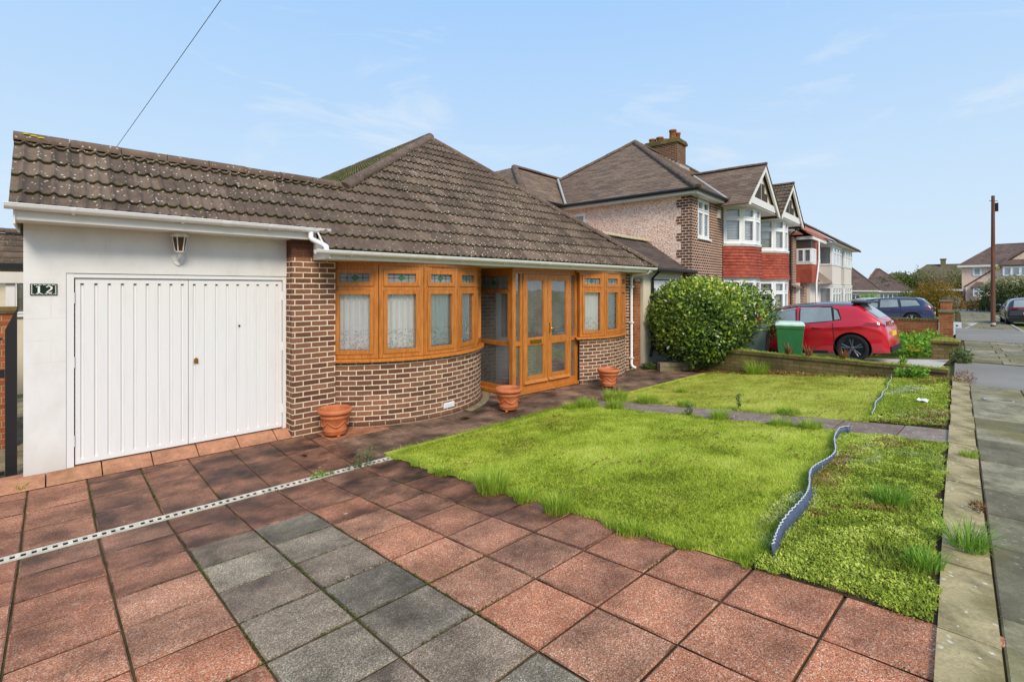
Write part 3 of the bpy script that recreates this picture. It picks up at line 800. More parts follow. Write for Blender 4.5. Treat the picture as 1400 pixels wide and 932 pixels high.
def blades(name, mat, fn, bx, n, h, wdt, z0, lean=0.5, parent=None, seed=0):
    r = np.random.default_rng(seed)
    x = r.uniform(bx[0], bx[1], n); y = r.uniform(bx[2], bx[3], n)
    k = fn(x, y); x = x[k]; y = y[k]; n = len(x)
    pn = smooth_noise(x, y, 3.0, seed + 5); pf = smooth_noise(x, y, 14.0, seed + 9)
    z = gz_np(x, y) + z0
    hh = h * r.uniform(0.55, 1.25, n) * (1 + 0.25 * pn)
    a = r.uniform(0, 2 * PI, n); b = r.uniform(0, 2 * PI, n); l = r.uniform(0.1, lean, n) * hh
    ww = wdt * r.uniform(0.6, 1.2, n)
    p0 = np.stack([x - np.cos(a) * ww, y - np.sin(a) * ww, z], 1); p1 = np.stack([x + np.cos(a) * ww, y + np.sin(a) * ww, z], 1)
    p2 = np.stack([x + np.cos(b) * l, y + np.sin(b) * l, z + hh], 1)
    V = np.stack([p0, p1, p2], 1)
    pb = smooth_noise(x, y, 2.2, seed + 31)
    keep = r.uniform(0, 1, n) < 0.95 - 0.5 * np.clip(pb - 0.35, 0, 1)
    t = np.clip(0.46 + 0.24 * pn + 0.14 * pf + 0.18 * pb + r.normal(0, 0.3, n), 0, 1)
    V = V[keep]; t = t[keep]
    return fast_mesh(name, V, 3, mat, parent, tint=t)
soil_patch('lawn_soil', np.linspace(3.02, 6.80, 12), [1.16, 2, 3, 4, 5, 5.36, 5.55], M['turf'], 0.006)
soil_patch('lawn_soil', np.linspace(7.46, 11.95, 12), [1.4, 2, 3, 4, 5, 5.36, 5.5], M['turf'], 0.006)
tag(blades('lawn_grass', M['lawn'], in_lawn1, (2.9, 6.95, 1.0, 5.7), 260000, 0.022, 0.0036, 0.006, 1.2, seed=1), 'short mossy yellow green grass of the nearer lawn', 'grass', None, 'stuff')
tag(blades('lawn_grass', M['lawn2'], in_lawn2, (7.4, 12.0, 1.3, 5.7), 170000, 0.019, 0.0042, 0.006, 1.2, seed=2), 'short pale green grass of the farther lawn beyond the path', 'grass', None, 'stuff')

def fringe(fn):
    def f(x, y):
        e = 0.075; ins = fn(x, y)
        return ins & ~(fn(x + e, y) & fn(x - e, y) & fn(x, y + e) & fn(x, y - e)) & (smooth_noise(x, y, 6.0, 77) > -0.25)
    return f
tag(blades('lawn_fringe', M['tuft'], fringe(in_lawn1), (2.9, 6.95, 1.1, 5.8), 190000, 0.062, 0.0026, 0.004, 1.1, seed=3), 'ragged longer grass round the edge of the nearer lawn', 'grass', None, 'stuff')
tag(blades('lawn_fringe', M['tuft'], fringe(in_lawn2), (7.4, 12.0, 1.4, 5.7), 150000, 0.055, 0.003, 0.004, 1.1, seed=4), 'ragged longer grass round the edge of the farther lawn', 'grass', None, 'stuff')
def debris(fn, bx, n, sd_, label):
    r = np.random.default_rng(sd_); x = r.uniform(bx[0], bx[1], n); y = r.uniform(bx[2], bx[3], n); k = fn(x, y) & (smooth_noise(x, y, 5.0, sd_) > 0.35); x, y = x[k], y[k]; n = len(x)
    a = r.uniform(0, 2 * PI, n); s = r.uniform(0.006, 0.026, n) * (0.5 + r.uniform(0, 1, n) ** 3); z = gz_np(x, y) + 0.027 + r.uniform(0, 0.012, n)
    V = np.stack([np.stack([x + s * np.cos(a + q), y + s * np.sin(a + q) * 0.6, z + s * 0.3 * math.sin(q * 2)], 1) for q in (0, PI / 2, PI, 3 * PI / 2)], 1)
    tag(fast_mesh('lawn_debris', V, 4, M['cover_brown'], tint=r.uniform(0, 0.5, n)), label, 'debris', None, 'stuff')
debris(in_lawn1, (2.9, 6.95, 1.1, 5.8), 4200, 91, 'scattered brown specks of dead leaf on the nearer lawn')
debris(in_lawn2, (7.4, 12.0, 1.4, 5.7), 5200, 92, 'scattered brown specks of dead leaf on the farther lawn')
jx, jy = JM; kk_ = (smooth_noise(jx, jy, 4.0, 5) > 0.36) & (jx < 2.98); jx, jy = jx[kk_], jy[kk_]; n = len(jx); r = np.random.default_rng(78)
a = r.uniform(0, 2 * PI, n); s = r.uniform(0.002, 0.0065, n); zz = gz_np(jx, jy) - 0.003 + r.uniform(0, 0.009, n)
Vj = np.stack([np.stack([jx + s * np.cos(a + q), jy + s * np.sin(a + q), zz + s * 0.5 * math.sin(q)], 1) for q in (0, PI / 2, PI, 3 * PI / 2)], 1)
tag(fast_mesh('joint_moss', Vj, 4, M['joint_moss'], tint=r.uniform(0.0, 0.5, n)), 'moss growing in the joints of the slab drive', 'moss', None, 'stuff')
def bed1(x, y):
    ub = np.vectorize(strip_y)(x) + 0.10 * np.exp(-((x - 3.9) / 0.9) ** 2) * 2.2
    lo = 0.31 + 0.0765 * (x - 3.15) + 0.02 + EDN(x, 8) * 0.6
    return (x > 3.03 + EDN(y, 9) * 0.5 - 0.05 * (y > 0.98)) & (x < 6.72 + EDN(y, 2.5)) & (y < ub) & (y > lo)
def bed2(x, y):
    return (x > 7.5 + EDN(y, 4.5)) & (x < 11.9) & (y < 1.47 + 0.1 * (x - 7.83) + EDN(x, 2) * 0.6) & (y > 0.34 + 0.0765 * (x - 3.15) + EDN(x, 7) * 0.6)
def cover(name, mat, fn, bx, n, size, hmax, seed, sel=None):
    r = np.random.default_rng(seed)
    x = r.uniform(bx[0], bx[1], n); y = r.uniform(bx[2], bx[3], n); k = fn(x, y); x = x[k]; y = y[k]
    nz = smooth_noise(x, y, 9.0, seed + 1); nf = smooth_noise(x, y, 30.0, seed + 2); nb = smooth_noise(x, y, 3.5, seed + 3)
    dens = 0.5 + 0.5 * nz + 0.25 * nf
    keep = dens + r.uniform(-0.35, 0.55, len(x)) > 0.24
    if sel is not None: keep &= sel(x, y, nb, r)
    x, y, nz, nf, nb = x[keep], y[keep], nz[keep], nf[keep], nb[keep]; n = len(x)
    hm = hmax * np.clip(0.45 + 0.4 * nz + 0.3 * nf, 0.08, 1.2)
    z = gz_np(x, y) + 0.004 + hm * np.sqrt(r.uniform(0, 1, n))
    a = r.uniform(0, 2 * PI, n); el = r.uniform(-0.2, 1.1, n); s = size * r.choice([0.5, 0.75, 1.0, 1.3], n, p=[0.34, 0.38, 0.22, 0.06]) * r.uniform(0.7, 1.25, n)
    d = np.stack([np.cos(a) * np.cos(el), np.sin(a) * np.cos(el), np.sin(el)], 1); sd = np.stack([-np.sin(a), np.cos(a), r.normal(0, 0.3, n)], 1)
    c = np.stack([x, y, z], 1)
    V = np.stack([c, c + d * (s * 0.5)[:, None] + sd * (s * 0.32)[:, None], c + d * s[:, None], c + d * (s * 0.5)[:, None] - sd * (s * 0.32)[:, None]], 1)
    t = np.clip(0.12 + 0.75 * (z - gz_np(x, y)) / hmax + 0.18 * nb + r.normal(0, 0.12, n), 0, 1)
    return fast_mesh(name, V, 4, mat, tint=t)
soil_patch('bed_soil', np.linspace(3.02, 6.75, 12), [0.30, 0.6, 0.9, 1.2, 1.5], M['soil'], 0.001)
soil_patch('bed_soil', np.linspace(7.47, 11.95, 12), [0.6, 0.9, 1.2, 1.5, 1.95], M['soil'], 0.001)
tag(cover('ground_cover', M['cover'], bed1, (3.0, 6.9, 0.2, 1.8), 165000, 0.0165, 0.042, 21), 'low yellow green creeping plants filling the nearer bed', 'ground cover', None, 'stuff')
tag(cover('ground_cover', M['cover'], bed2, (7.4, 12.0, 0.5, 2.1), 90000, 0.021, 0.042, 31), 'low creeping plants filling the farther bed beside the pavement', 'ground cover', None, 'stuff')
tag(cover('ground_cover', M['cover_grey'], bed1, (3.0, 6.9, 0.2, 1.8), 70000, 0.016, 0.055, 41, lambda x, y, nb, r: (y > np.vectorize(strip_y)(x) - 0.03) | (nb + (x > 6.2) * 0.3 + (x < 3.5) * 0.1 > 0.62)), 'grey green creeping plants along the plastic strip of the nearer bed', 'ground cover', None, 'stuff')
tag(cover('ground_cover', M['cover_grey'], bed2, (7.4, 12.0, 0.5, 2.1), 40000, 0.02, 0.05, 51, lambda x, y, nb, r: nb > 0.35), 'grey green creeping plants scattered in the farther bed', 'ground cover', None, 'stuff')
tag(cover('ground_cover', M['cover_brown'], bed1, (3.0, 6.9, 0.2, 1.3), 30000, 0.022, 0.046, 61, lambda x, y, nb, r: nb < -0.05), 'dry brown stems among the creeping plants of the nearer bed', 'ground cover', None, 'stuff')
tag(cover('ground_cover', M['cover_brown'], bed2, (7.4, 12.0, 0.5, 2.0), 16000, 0.03, 0.05, 71, lambda x, y, nb, r: nb < 0.1), 'dry brown stems among the creeping plants of the farther bed', 'ground cover', None, 'stuff')

tag(blades('ground_cover', M['tuft'], bed1, (3.0, 6.9, 0.2, 1.8), 26000, 0.055, 0.0018, 0.004, 1.2, seed=6), 'fine straggly grass mixed through the nearer bed', 'grass', None, 'stuff')
tag(blades('ground_cover', M['tuft'], bed2, (7.4, 12.0, 0.5, 2.1), 26000, 0.06, 0.0024, 0.004, 1.2, seed=7), 'fine straggly grass mixed through the farther bed', 'grass', None, 'stuff')
def corrugated(name, pts, h, label, tilt=0.0):
    t_ = thing(name, label, 'edging strip', (pts[0][0], pts[0][1], ground_z(*pts[0])))
    # dense resample
    dense = []
    for (a, b) in zip(pts[:-1], pts[1:]):
        n = max(2, int(math.dist(a, b) / 0.008))
        for i in range(n): dense.append((a[0] + (b[0] - a[0]) * i / n, a[1] + (b[1] - a[1]) * i / n))
    rows = [[], [], []]; s = 0
    o = t_.location
    for i, p in enumerate(dense):
        q = dense[min(i + 1, len(dense) - 1)]; p0 = dense[max(i - 1, 0)]
        dx, dy = q[0] - p0[0], q[1] - p0[1]; L = math.hypot(dx, dy) or 1; nx, ny = -dy / L, dx / L
        s += math.dist(p, q); off = 0.007 * math.sin(s * 2 * PI / 0.045)
        g = ground_z(*p); ln = tilt * (0.6 + 0.5 * math.sin(s * 2.1))
        hh = h * (0.85 + 0.2 * math.sin(s * 1.7))
        for r, zz in enumerate((-0.02, hh * 0.5, hh)):
            k = ln * max(zz, 0)
            rows[r].append((p[0] + nx * (off + k) - o.x, p[1] + ny * (off + k) - o.y, g + zz - o.z))
    m_ = MB(); m_.grid(rows); st = m_.build('strip', M['strip'], t_)
    so_ = st.modifiers.new('t', 'SOLIDIFY'); so_.thickness = 0.004
    m_ = MB(); m_.tube([Vector(p) + Vector((0, 0, 0.002)) for p in rows[2][::3]], 0.004, 6); m_.build('rolled_edge', M['strip_top'], t_)
    return t_
pts = [(3.2 + 3.35 * i / 60, strip_y(3.2 + 3.35 * i / 60)) for i in range(61)]
pts += [(6.63, 1.50), (6.70, 1.47), (6.74, 1.42)]
corrugated('edging_strip', pts, 0.105, 'wavy blue grey plastic edging strip between the nearer lawn and bed', 0.25)
corrugated('edging_strip', [(7.85 + 4.05 * i / 40, strip2_y(7.85 + 4.05 * i / 40)) for i in range(41)], 0.06, 'straight low plastic edging strip across the farther lawn', 0.2)

# tufts of long grass
def tuft(x, y, rad, h, n, mat, label, seed, cat='grass tuft', name='grass_tuft', group=None, z=None, wd=0.0032, spread=0.9, ell=(1, 1), rz=0.0):
    r = np.random.default_rng(seed); zz = ground_z(x, y) if z is None else z
    n = int(n * 1.3); h = h * 1.15
    rr = rad * 0.6 * np.sqrt(r.uniform(0, 1, n)); a = r.uniform(0, 2 * PI, n)
    bx = rr * np.cos(a) * ell[0]; by = rr * np.sin(a) * ell[1]
    cs, sn = math.cos(rz), math.sin(rz); bx, by = bx * cs - by * sn, bx * sn + by * cs
    dirn = a + r.normal(0, 0.7, n); L = h * r.uniform(0.4, 1.15, n); ln = r.uniform(0.15, spread, n)
    w0 = wd * r.uniform(0.6, 1.2, n); sx, sy = -np.sin(dirn), np.cos(dirn)
    def pt(f, wf):
        ox = np.cos(dirn) * ln * L * f ** 1.6; oy = np.sin(dirn) * ln * L * f ** 1.6; oz = L * f * np.sqrt(np.maximum(0.05, 1 - (ln * f * 0.8) ** 2))
        c = np.stack([bx + ox, by + oy, oz], 1); s = np.stack([sx * w0 * wf, sy * w0 * wf, 0 * sx], 1)
        return c - s, c + s
    A = pt(0, 1); Bq = pt(0.5, 0.85); Cq = pt(0.8, 0.5); Dq = pt(1.0, 0.06)
    V = np.concatenate([np.stack([A[0], A[1], Bq[1], Bq[0]], 1), np.stack([Bq[0], Bq[1], Cq[1], Cq[0]], 1), np.stack([Cq[0], Cq[1], Dq[1], Dq[0]], 1)], 0)
    t = np.tile(np.clip(r.normal(0.55, 0.25, n), 0, 1), 3)
    o = fast_mesh(name, V, 4, mat, tint=t, loc=(x, y, zz))
    return tag(o, label, cat, group)
GT = 'tufts of long grass around the lawns'
tuft(2.98, 3.42, 0.24, 0.17, 420, M['tuft'], 'large bright grass tuft on the drive side edge of the nearer lawn', 101, group=GT)
tuft(2.97, 2.62, 0.18, 0.14, 260, M['tuft'], 'arching grass tuft at the middle of the drive side lawn edge', 102, group=GT)
tuft(2.98, 3.0, 0.16, 0.10, 160, M['tuft'], 'thin grass tuft between the two larger tufts on the drive side lawn edge', 103, group=GT)
tuft(3.0, 4.25, 0.16, 0.08, 160, M['tuft'], 'small grass tuft nearest the drain end of the drive side lawn edge', 112, group=GT)
tuft(2.99, 1.95, 0.18, 0.07, 160, M['tuft'], 'low grass tuft at the street end of the drive side lawn edge', 113, group=GT)
tuft(6.72, 5.25, 0.3, 0.15, 420, M['tuft'], 'bushy grass tuft at the house corner of the nearer lawn beside the path', 104, group=GT)
tuft(6.45, 5.4, 0.2, 0.10, 220, M['tuft'], 'low grass tuft on the house side edge of the nearer lawn', 114, group=GT)
tuft(6.84, 4.75, 0.24, 0.15, 300, M['tuft'], 'grass tuft on the path edge of the nearer lawn near the house', 105, group=GT)
tuft(6.82, 3.0, 0.2, 0.14, 260, M['tuft'], 'bright grass tuft halfway along the path edge of the nearer lawn', 106, group=GT)
tuft(6.8, 2.2, 0.2, 0.10, 220, M['tuft'], 'spreading grass tuft on the path edge of the nearer lawn, close to the street', 107, group=GT)
tuft(6.8, 1.86, 0.2, 0.11, 260, M['tuft'], 'grass tuft beside the end of the wavy plastic strip', 115, group=GT)
tuft(7.5, 5.2, 0.34, 0.19, 480, M['tuft'], 'tall grass tuft at the house corner of the farther lawn', 108, group=GT)
tuft(7.52, 4.55, 0.28, 0.15, 380, M['tuft'], 'wide grass tuft on the path edge of the farther lawn beside its tallest tuft', 109, group=GT)
tuft(7.53, 3.85, 0.24, 0.10, 260, M['tuft'], 'low grass tuft on the path edge of the farther lawn', 116, group=GT)
tuft(7.55, 2.35, 0.22, 0.10, 300, M['tuft'], 'rounded grass tuft near the street on the path edge of the farther lawn', 110, group=GT)
tuft(11.75, 4.3, 0.4, 0.3, 420, M['tuft'], 'grass tuft growing at the foot of the mossy garden wall', 111, group=GT)
tuft(8.75, 4.55, 0.16, 0.12, 120, M['tuft'], 'small grass tuft standing in the middle of the farther lawn', 117, group=GT)
tuft(4.02, 0.26, 0.13, 0.17, 150, M['weed'], 'dark green grass tuft growing over the edging slabs by the pavement', 118, group='tufts along the edging slabs', spread=1.1)
tuft(6.3, 0.40, 0.1, 0.08, 120, M['tuft'], 'small yellow tuft in the pavement joint near the path', 119, group='tufts along the edging slabs')
tuft(4.55, 0.72, 0.16, 0.14, 200, M['weed'], 'green grass tuft in the middle of the nearer bed', 120, group='tufts in the bed')
tuft(3.62, 0.42, 0.14, 0.10, 160, M['weed'], 'green grass tuft beside the edging slabs in the nearer bed', 121, group='tufts in the bed')
tuft(-0.22, 7.06, 0.07, 0.06, 60, M['tuft'], 'tiny weed at the corner of the white garage wall', 122, name='wall_weed', cat='weed')

# leafy plants
def leafy(name, label, cat, loc, blobs, n, size, mat, seed, stems=None, group=None, stem_mat=None, asp=0.5, up=0.3, shell=0.35, clump=None):
    root = thing(name, label, cat, loc, 0, group)
    leaf_cloud('foliage', root, blobs, n, size, mat, seed, asp, up, shell, clump)
    if stems:
        m_ = MB()
        for p in stems: m_.tube([q[0] for q in p], [q[1] for q in p], 7)
        m_.build('trunk' if cat in ('tree', 'bush') else 'stem', stem_mat or M['bark'], root)
    return root
def leaf_cloud(name, parent, blobs, n, size, mat, seed, asp=0.5, up=0.3, shell=0.35, clump=None, lumpy=1.0, toff=0.14):
    r = np.random.default_rng(seed)
    vol = np.array([(b[3] * b[4] * b[5]) ** (2 / 3) for b in blobs]); cnt = (n * vol / vol.sum()).astype(int)
    C = []; Nn = []; RR = []
    for b, k in zip(blobs, cnt):
        d = r.normal(0, 1, (k, 3)); d /= np.linalg.norm(d, axis=1)[:, None]
        rad = (shell + (1 - shell) * r.uniform(0, 1, k) ** 0.45)
        # lumpy outline
        a = np.arctan2(d[:, 1], d[:, 0]); e = d[:, 2]
        lump = 1 + lumpy * (0.10 * np.sin(a * 5 + b[0] * 7 + e * 4) + 0.07 * np.sin(a * 11 + e * 9 + b[1]) + 0.06 * np.sin(e * 17 + a * 3))
        if clump: lump *= 1 + clump * np.sin(a * 3 + e * 5 + seed) * np.sin(e * 8 + a * 2)
        C.append(np.array(b[:3]) + d * (rad * lump)[:, None] * np.array(b[3:6])); Nn.append(d); RR.append(rad)
    C = np.concatenate(C); Nn = np.concatenate(Nn); RR = np.concatenate(RR); n = len(C)
    ax = Nn * 0.55 + r.normal(0, 0.6, (n, 3)) + np.array([0, 0, up]); ax /= np.linalg.norm(ax, axis=1)[:, None]
    sd = np.cross(ax, Nn + r.normal(0, 0.5, (n, 3))); sd /= (np.linalg.norm(sd, axis=1)[:, None] + 1e-6)
    s = size * r.uniform(0.55, 1.3, n)
    b0 = C - ax * (s * 0.5)[:, None]; tip = C + ax * (s * 0.5)[:, None]
    nn = np.cross(sd, ax); md = C + nn * (s * 0.08)[:, None]
    V = np.stack([b0, md + sd * (s * asp * 0.5)[:, None], tip, md - sd * (s * asp * 0.5)[:, None]], 1)
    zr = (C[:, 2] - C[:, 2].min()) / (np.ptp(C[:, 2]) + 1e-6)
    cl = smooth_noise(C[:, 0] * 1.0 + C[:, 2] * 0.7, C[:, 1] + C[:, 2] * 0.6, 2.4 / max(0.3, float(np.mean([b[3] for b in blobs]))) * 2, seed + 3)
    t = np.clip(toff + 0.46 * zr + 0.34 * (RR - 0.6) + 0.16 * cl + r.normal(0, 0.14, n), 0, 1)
    return fast_mesh(name, V, 4, mat, parent, tint=t)
leafy('weed_plant', 'spindly grey green weed growing beside the drain channel near the lawn', 'weed', (2.62, 5.28, -0.08), [(0, 0, 0.08, 0.13, 0.07, 0.09), (0.1, 0.02, 0.14, 0.07, 0.05, 0.1), (-0.12, -0.02, 0.04, 0.1, 0.05, 0.04)], 420, 0.024, M['greyweed'], 201, [[((0.02, 0, 0), 0.003), ((0.1, 0.02, 0.2), 0.002)], [((-0.05, 0, 0), 0.003), ((-0.04, 0.01, 0.15), 0.002)]])
leafy('weed_plant', 'small low green weed on the drain channel toward the garage', 'weed', (2.1, 5.30, -0.08), [(0, 0, 0.03, 0.09, 0.05, 0.04), (0.12, 0, 0.02, 0.08, 0.04, 0.025)], 160, 0.024, M['weed'], 202)
leafy('leafy_plant', 'bright green leafy plant at the street end of the mossy garden wall', 'plant', (11.62, 1.42, 0.28), [(0, 0, 0.13, 0.16, 0.15, 0.15), (0.05, 0.25, 0.09, 0.14, 0.14, 0.1)], 420, 0.075, M['weed'], 203)
leafy('leafy_plant', 'dark green leafy plant beside the low brick pier', 'plant', (14.9, 1.08, 0.27), [(0, 0, 0.16, 0.24, 0.2, 0.22)], 420, 0.08, M['greyweed'], 204)
leafy('dry_plant', 'rust coloured dried plant in front of the end of the mossy garden wall', 'plant', (11.55, 0.80, 0.30), [(0, 0, 0.12, 0.2, 0.16, 0.14)], 500, 0.05, M['cover_brown'], 205, asp=0.15)
leafy('weed_plant', 'single upright weed on the path edge of the farther lawn', 'weed', (7.6, 3.05, 0.13), [(0, 0, 0.13, 0.035, 0.035, 0.12)], 110, 0.035, M['greyweed'], 206, [[((0, 0, 0), 0.003), ((0.01, 0, 0.24), 0.002)]])
leafy('weed_plant', 'feathery weed on the path edge of the nearer lawn', 'weed', (6.82, 3.45, 0.09), [(0, 0, 0.10, 0.06, 0.06, 0.1)], 180, 0.03, M['greyweed'], 207)
leafy('dry_weed', 'small reddish dried weed between edging slab and pavement', 'weed', (4.75, 0.26, 0.40), [(0, 0, 0.03, 0.09, 0.05, 0.03)], 140, 0.03, M['cover_brown'], 208, asp=0.2)
lf = 0
def dead_leaf(x, y, z, label, s=0.045, rz=0.0):
    m_ = MB(); P_ = []
    for i in range(7):
        a = i / 6 * PI; w_ = math.sin(a) * s * 0.42
        P_.append([(-w_, (i / 6 - 0.5) * s * 1.5, 0.010 + 0.3 * w_ + 0.008 * math.sin(i)), (0, (i / 6 - 0.5) * s * 1.5, 0.006 + 0.006 * math.cos(i * 1.3)), (w_, (i / 6 - 0.5) * s * 1.5, 0.012 + 0.25 * w_)])
    m_.grid(P_)
    o = m_.build('fallen_leaf', M['cover_brown'], loc=(x, y, z), rot=(0.1, 0.1, rz)); tag(o, label, 'leaf', 'fallen brown leaves'); return o
dead_leaf(2.25, 6.1, -0.083, 'curled brown leaf on the dark slabs near the garage ramp', 0.07, 0.6)
dead_leaf(4.75, 6.12, -0.083, 'large tan leaf on the path below the curved bay', 0.11, 1.0)
dead_leaf(5.5, 5.9, -0.083, 'small brown leaf on the path in front of the middle flower pot', 0.06, 2.0)
m_ = MB(); m_.grid([[(x * 0.09, y * 0.06, 0.012 * math.sin(x * 9 + y * 5) + 0.02) for x in (-1, -0.4, 0.2, 1)] for y in (-1, -0.2, 0.5, 1)])
tag(m_.build('paper_scrap', M['litter'], loc=(9.05, 1.06, 0.36)), 'white scrap of paper lying in the farther bed', 'litter')
# ------------------------------------------------------------------ reusable window unit
def bar(mb_, o, ux, uy, a, b, z0, z1, d0, d1, m=0):
    """box in a wall-local frame: a..b along the wall, z0..z1 up, d0..d1 outward"""
    o = Vector(o); ux = Vector(ux); uy = Vector(uy)
    mb_.ob(o + ux * a + uy * d0 + Vector((0, 0, z0)), ux * (b - a), uy * (d1 - d0), Vector((0, 0, z1 - z0)), m)
def window_unit(parent, P0, P1, z0, z1, cols=1, transom=None, frame=None, fw=0.05, sash=0.045, depth=0.07, fill=None, leaded=False,
                glass_m=None, name='window', label=None, sill=0.0, blind_m=None, proud=0.0, mull=None, top_sash=True, inset=0.0):
    """frame mesh is the part; pane, leaded_pane, curtain/blind are its sub-parts"""
    frame = frame or M['white_upvc']; glass_m = glass_m or M['glass']
    ux = Vector((P1[0] - P0[0], P1[1] - P0[1], 0)); W = ux.length; ux.normalize(); uy = Vector((ux.y, -ux.x, 0))   # outward = right of travel
    o = Vector((P0[0], P0[1], 0)) + uy * proud
    mull = mull or fw
    f = MB()
    bar(f, o, ux, uy, 0, W, z0, z0 + fw, -depth * 0.5, depth * 0.5); bar(f, o, ux, uy, 0, W, z1 - fw, z1, -depth * 0.5, depth * 0.5)
    bar(f, o, ux, uy, 0, fw, z0 + fw, z1 - fw, -depth * 0.5, depth * 0.5); bar(f, o, ux, uy, W - fw, W, z0 + fw, z1 - fw, -depth * 0.5, depth * 0.5)
    cw = (W - 2 * fw - (cols - 1) * mull) / cols
    zs = [(z0 + fw, z1 - fw)]
    if transom: zs = [(z0 + fw, transom - mull / 2), (transom + mull / 2, z1 - fw)]
    for c in range(1, cols):
        a = fw + c * cw + (c - 1) * mull; bar(f, o, ux, uy, a, a + mull, z0 + fw, z1 - fw, -depth * 0.48, depth * 0.48)
    panes = []
    for c in range(cols):
        a0 = fw + c * (cw + mull); a1 = a0 + cw
        if transom: bar(f, o, ux, uy, a0, a1, transom - mull / 2, transom + mull / 2, -depth * 0.46, depth * 0.46)
        for k, (za, zb) in enumerate(zs):
            s = sash if (k == 0 or top_sash) else 0.004
            if s > 0.01:
                q = 0.35
                bar(f, o, ux, uy, a0 + .002, a1 - .002, za + .002, za + s, 0, depth * 0.5 + 0.012); bar(f, o, ux, uy, a0 + .002, a1 - .002, zb - s, zb - .002, 0, depth * 0.5 + 0.012)
                bar(f, o, ux, uy, a0 + .002, a0 + s, za + s, zb - s, 0, depth * 0.5 + 0.012); bar(f, o, ux, uy, a1 - s, a1 - .002, za + s, zb - s, 0, depth * 0.5 + 0.012)
            panes.append((a0 + s, a1 - s, za + s, zb - s, k))
    if sill: bar(f, o, ux, uy, -0.02, W + 0.02, z0 - 0.045, z0, -depth * 0.5, depth * 0.5 + sill)
    fo = f.build(name, frame, parent, bevel=0.004)
    if label: fo['label'] = label
    g = MB()
    for a0, a1, za, zb, k in panes:
        if leaded and k == 1: continue
        p = o + uy * 0.006
        pts = [p + ux * a0 + Vector((0, 0, za)), p + ux * a1 + Vector((0, 0, za)), p + ux * a1 + Vector((0, 0, zb)), p + ux * a0 + Vector((0, 0, zb))]
        g.face(pts)
    g.build('pane', glass_m, fo)
    if leaded:
        for a0, a1, za, zb, k in panes:
            if k != 1: continue
            l = MB(); p = o + uy * 0.006
            def P2(a, z, d=0.0): return p + ux * a + uy * d + Vector((0, 0, z))
            l.face([P2(a0, za), P2(a1, za), P2(a1, zb), P2(a0, zb)], m=0)
            am = (a0 + a1) / 2; zm = (za + zb) / 2; dw = (a1 - a0) * 0.13; dh = (zb - za) * 0.30
            l.face([P2(am - dw, zm, .002), P2(am, zm - dh, .002), P2(am + dw, zm, .002), P2(am, zm + dh, .002)], m=1)
            def cam_(q0, q1, r=0.0035): l.tube([P2(q0[0], q0[1], .003), P2(q1[0], q1[1], .003)], r, 5, m=2)
            D4 = [(am - dw, zm), (am, zm - dh), (am + dw, zm), (am, zm + dh)]
            for i in range(4): cam_(D4[i], D4[(i + 1) % 4])
            cam_((a0, zm), (am - dw, zm)); cam_((am + dw, zm), (a1, zm)); cam_((am, za), (am, zm - dh)); cam_((am, zm + dh), (am, zb))
            for fx in (0.24, 0.76):
                xx = a0 + (a1 - a0) * fx; cam_((xx, za), (xx, zb))
                l.lathe([(0.001, 0.0), (0.012, 0.002), (0.012, 0.005)], P2(xx, zm, .004), 8, 2, axis='y')
            l.build('leaded_pane', [M['glass_grey'], M['glass_green'], M['lead']], fo)
    if fill == 'net':
        for a0, a1, za, zb, k in panes:
            if leaded and k == 1: continue
            cm = MB(); rows = []; uvr = []
            for z in (za, za + (zb - za) * 0.3, za + (zb - za) * 0.65, zb):
                row = []; ur = []
                n = 40
                for i in range(n + 1):
                    t = i / n; a = a0 - 0.05 + (a1 - a0 + 0.10) * t
                    dd = -0.058 - 0.02 * math.sin(t * 2 * PI * 6.5 + P0[0] * 9) - 0.007 * math.sin(t * 2 * PI * 13.7 + z)
                    q = o + ux * a + uy * dd; row.append((q.x, q.y, z)); ur.append((a + P0[0] * 3, (z - za)))
                rows.append(row); uvr.append(ur)
            cm.grid(rows, uvs=uvr); cm.build('net_curtain', M['curtain'], fo)
    elif fill == 'blind':
        cm = MB()
        za = zs[0][0]; zb = zs[-1][1]
        n = max(4, int((zb - za) / 0.09))
        for i in range(n):
            zz = za + (zb - za) * i / n; h = (zb - za) / n * 0.94
            q = o - uy * (0.09); cm.face([q + ux * fw + Vector((0, 0, zz)), q + ux * (W - fw) + Vector((0, 0, zz)), q + ux * (W - fw) - uy * 0.018 + Vector((0, 0, zz + h)), q + ux * fw - uy * 0.018 + Vector((0, 0, zz + h))])
        cm.build('blind', blind_m or M['blind'], fo)
    return fo

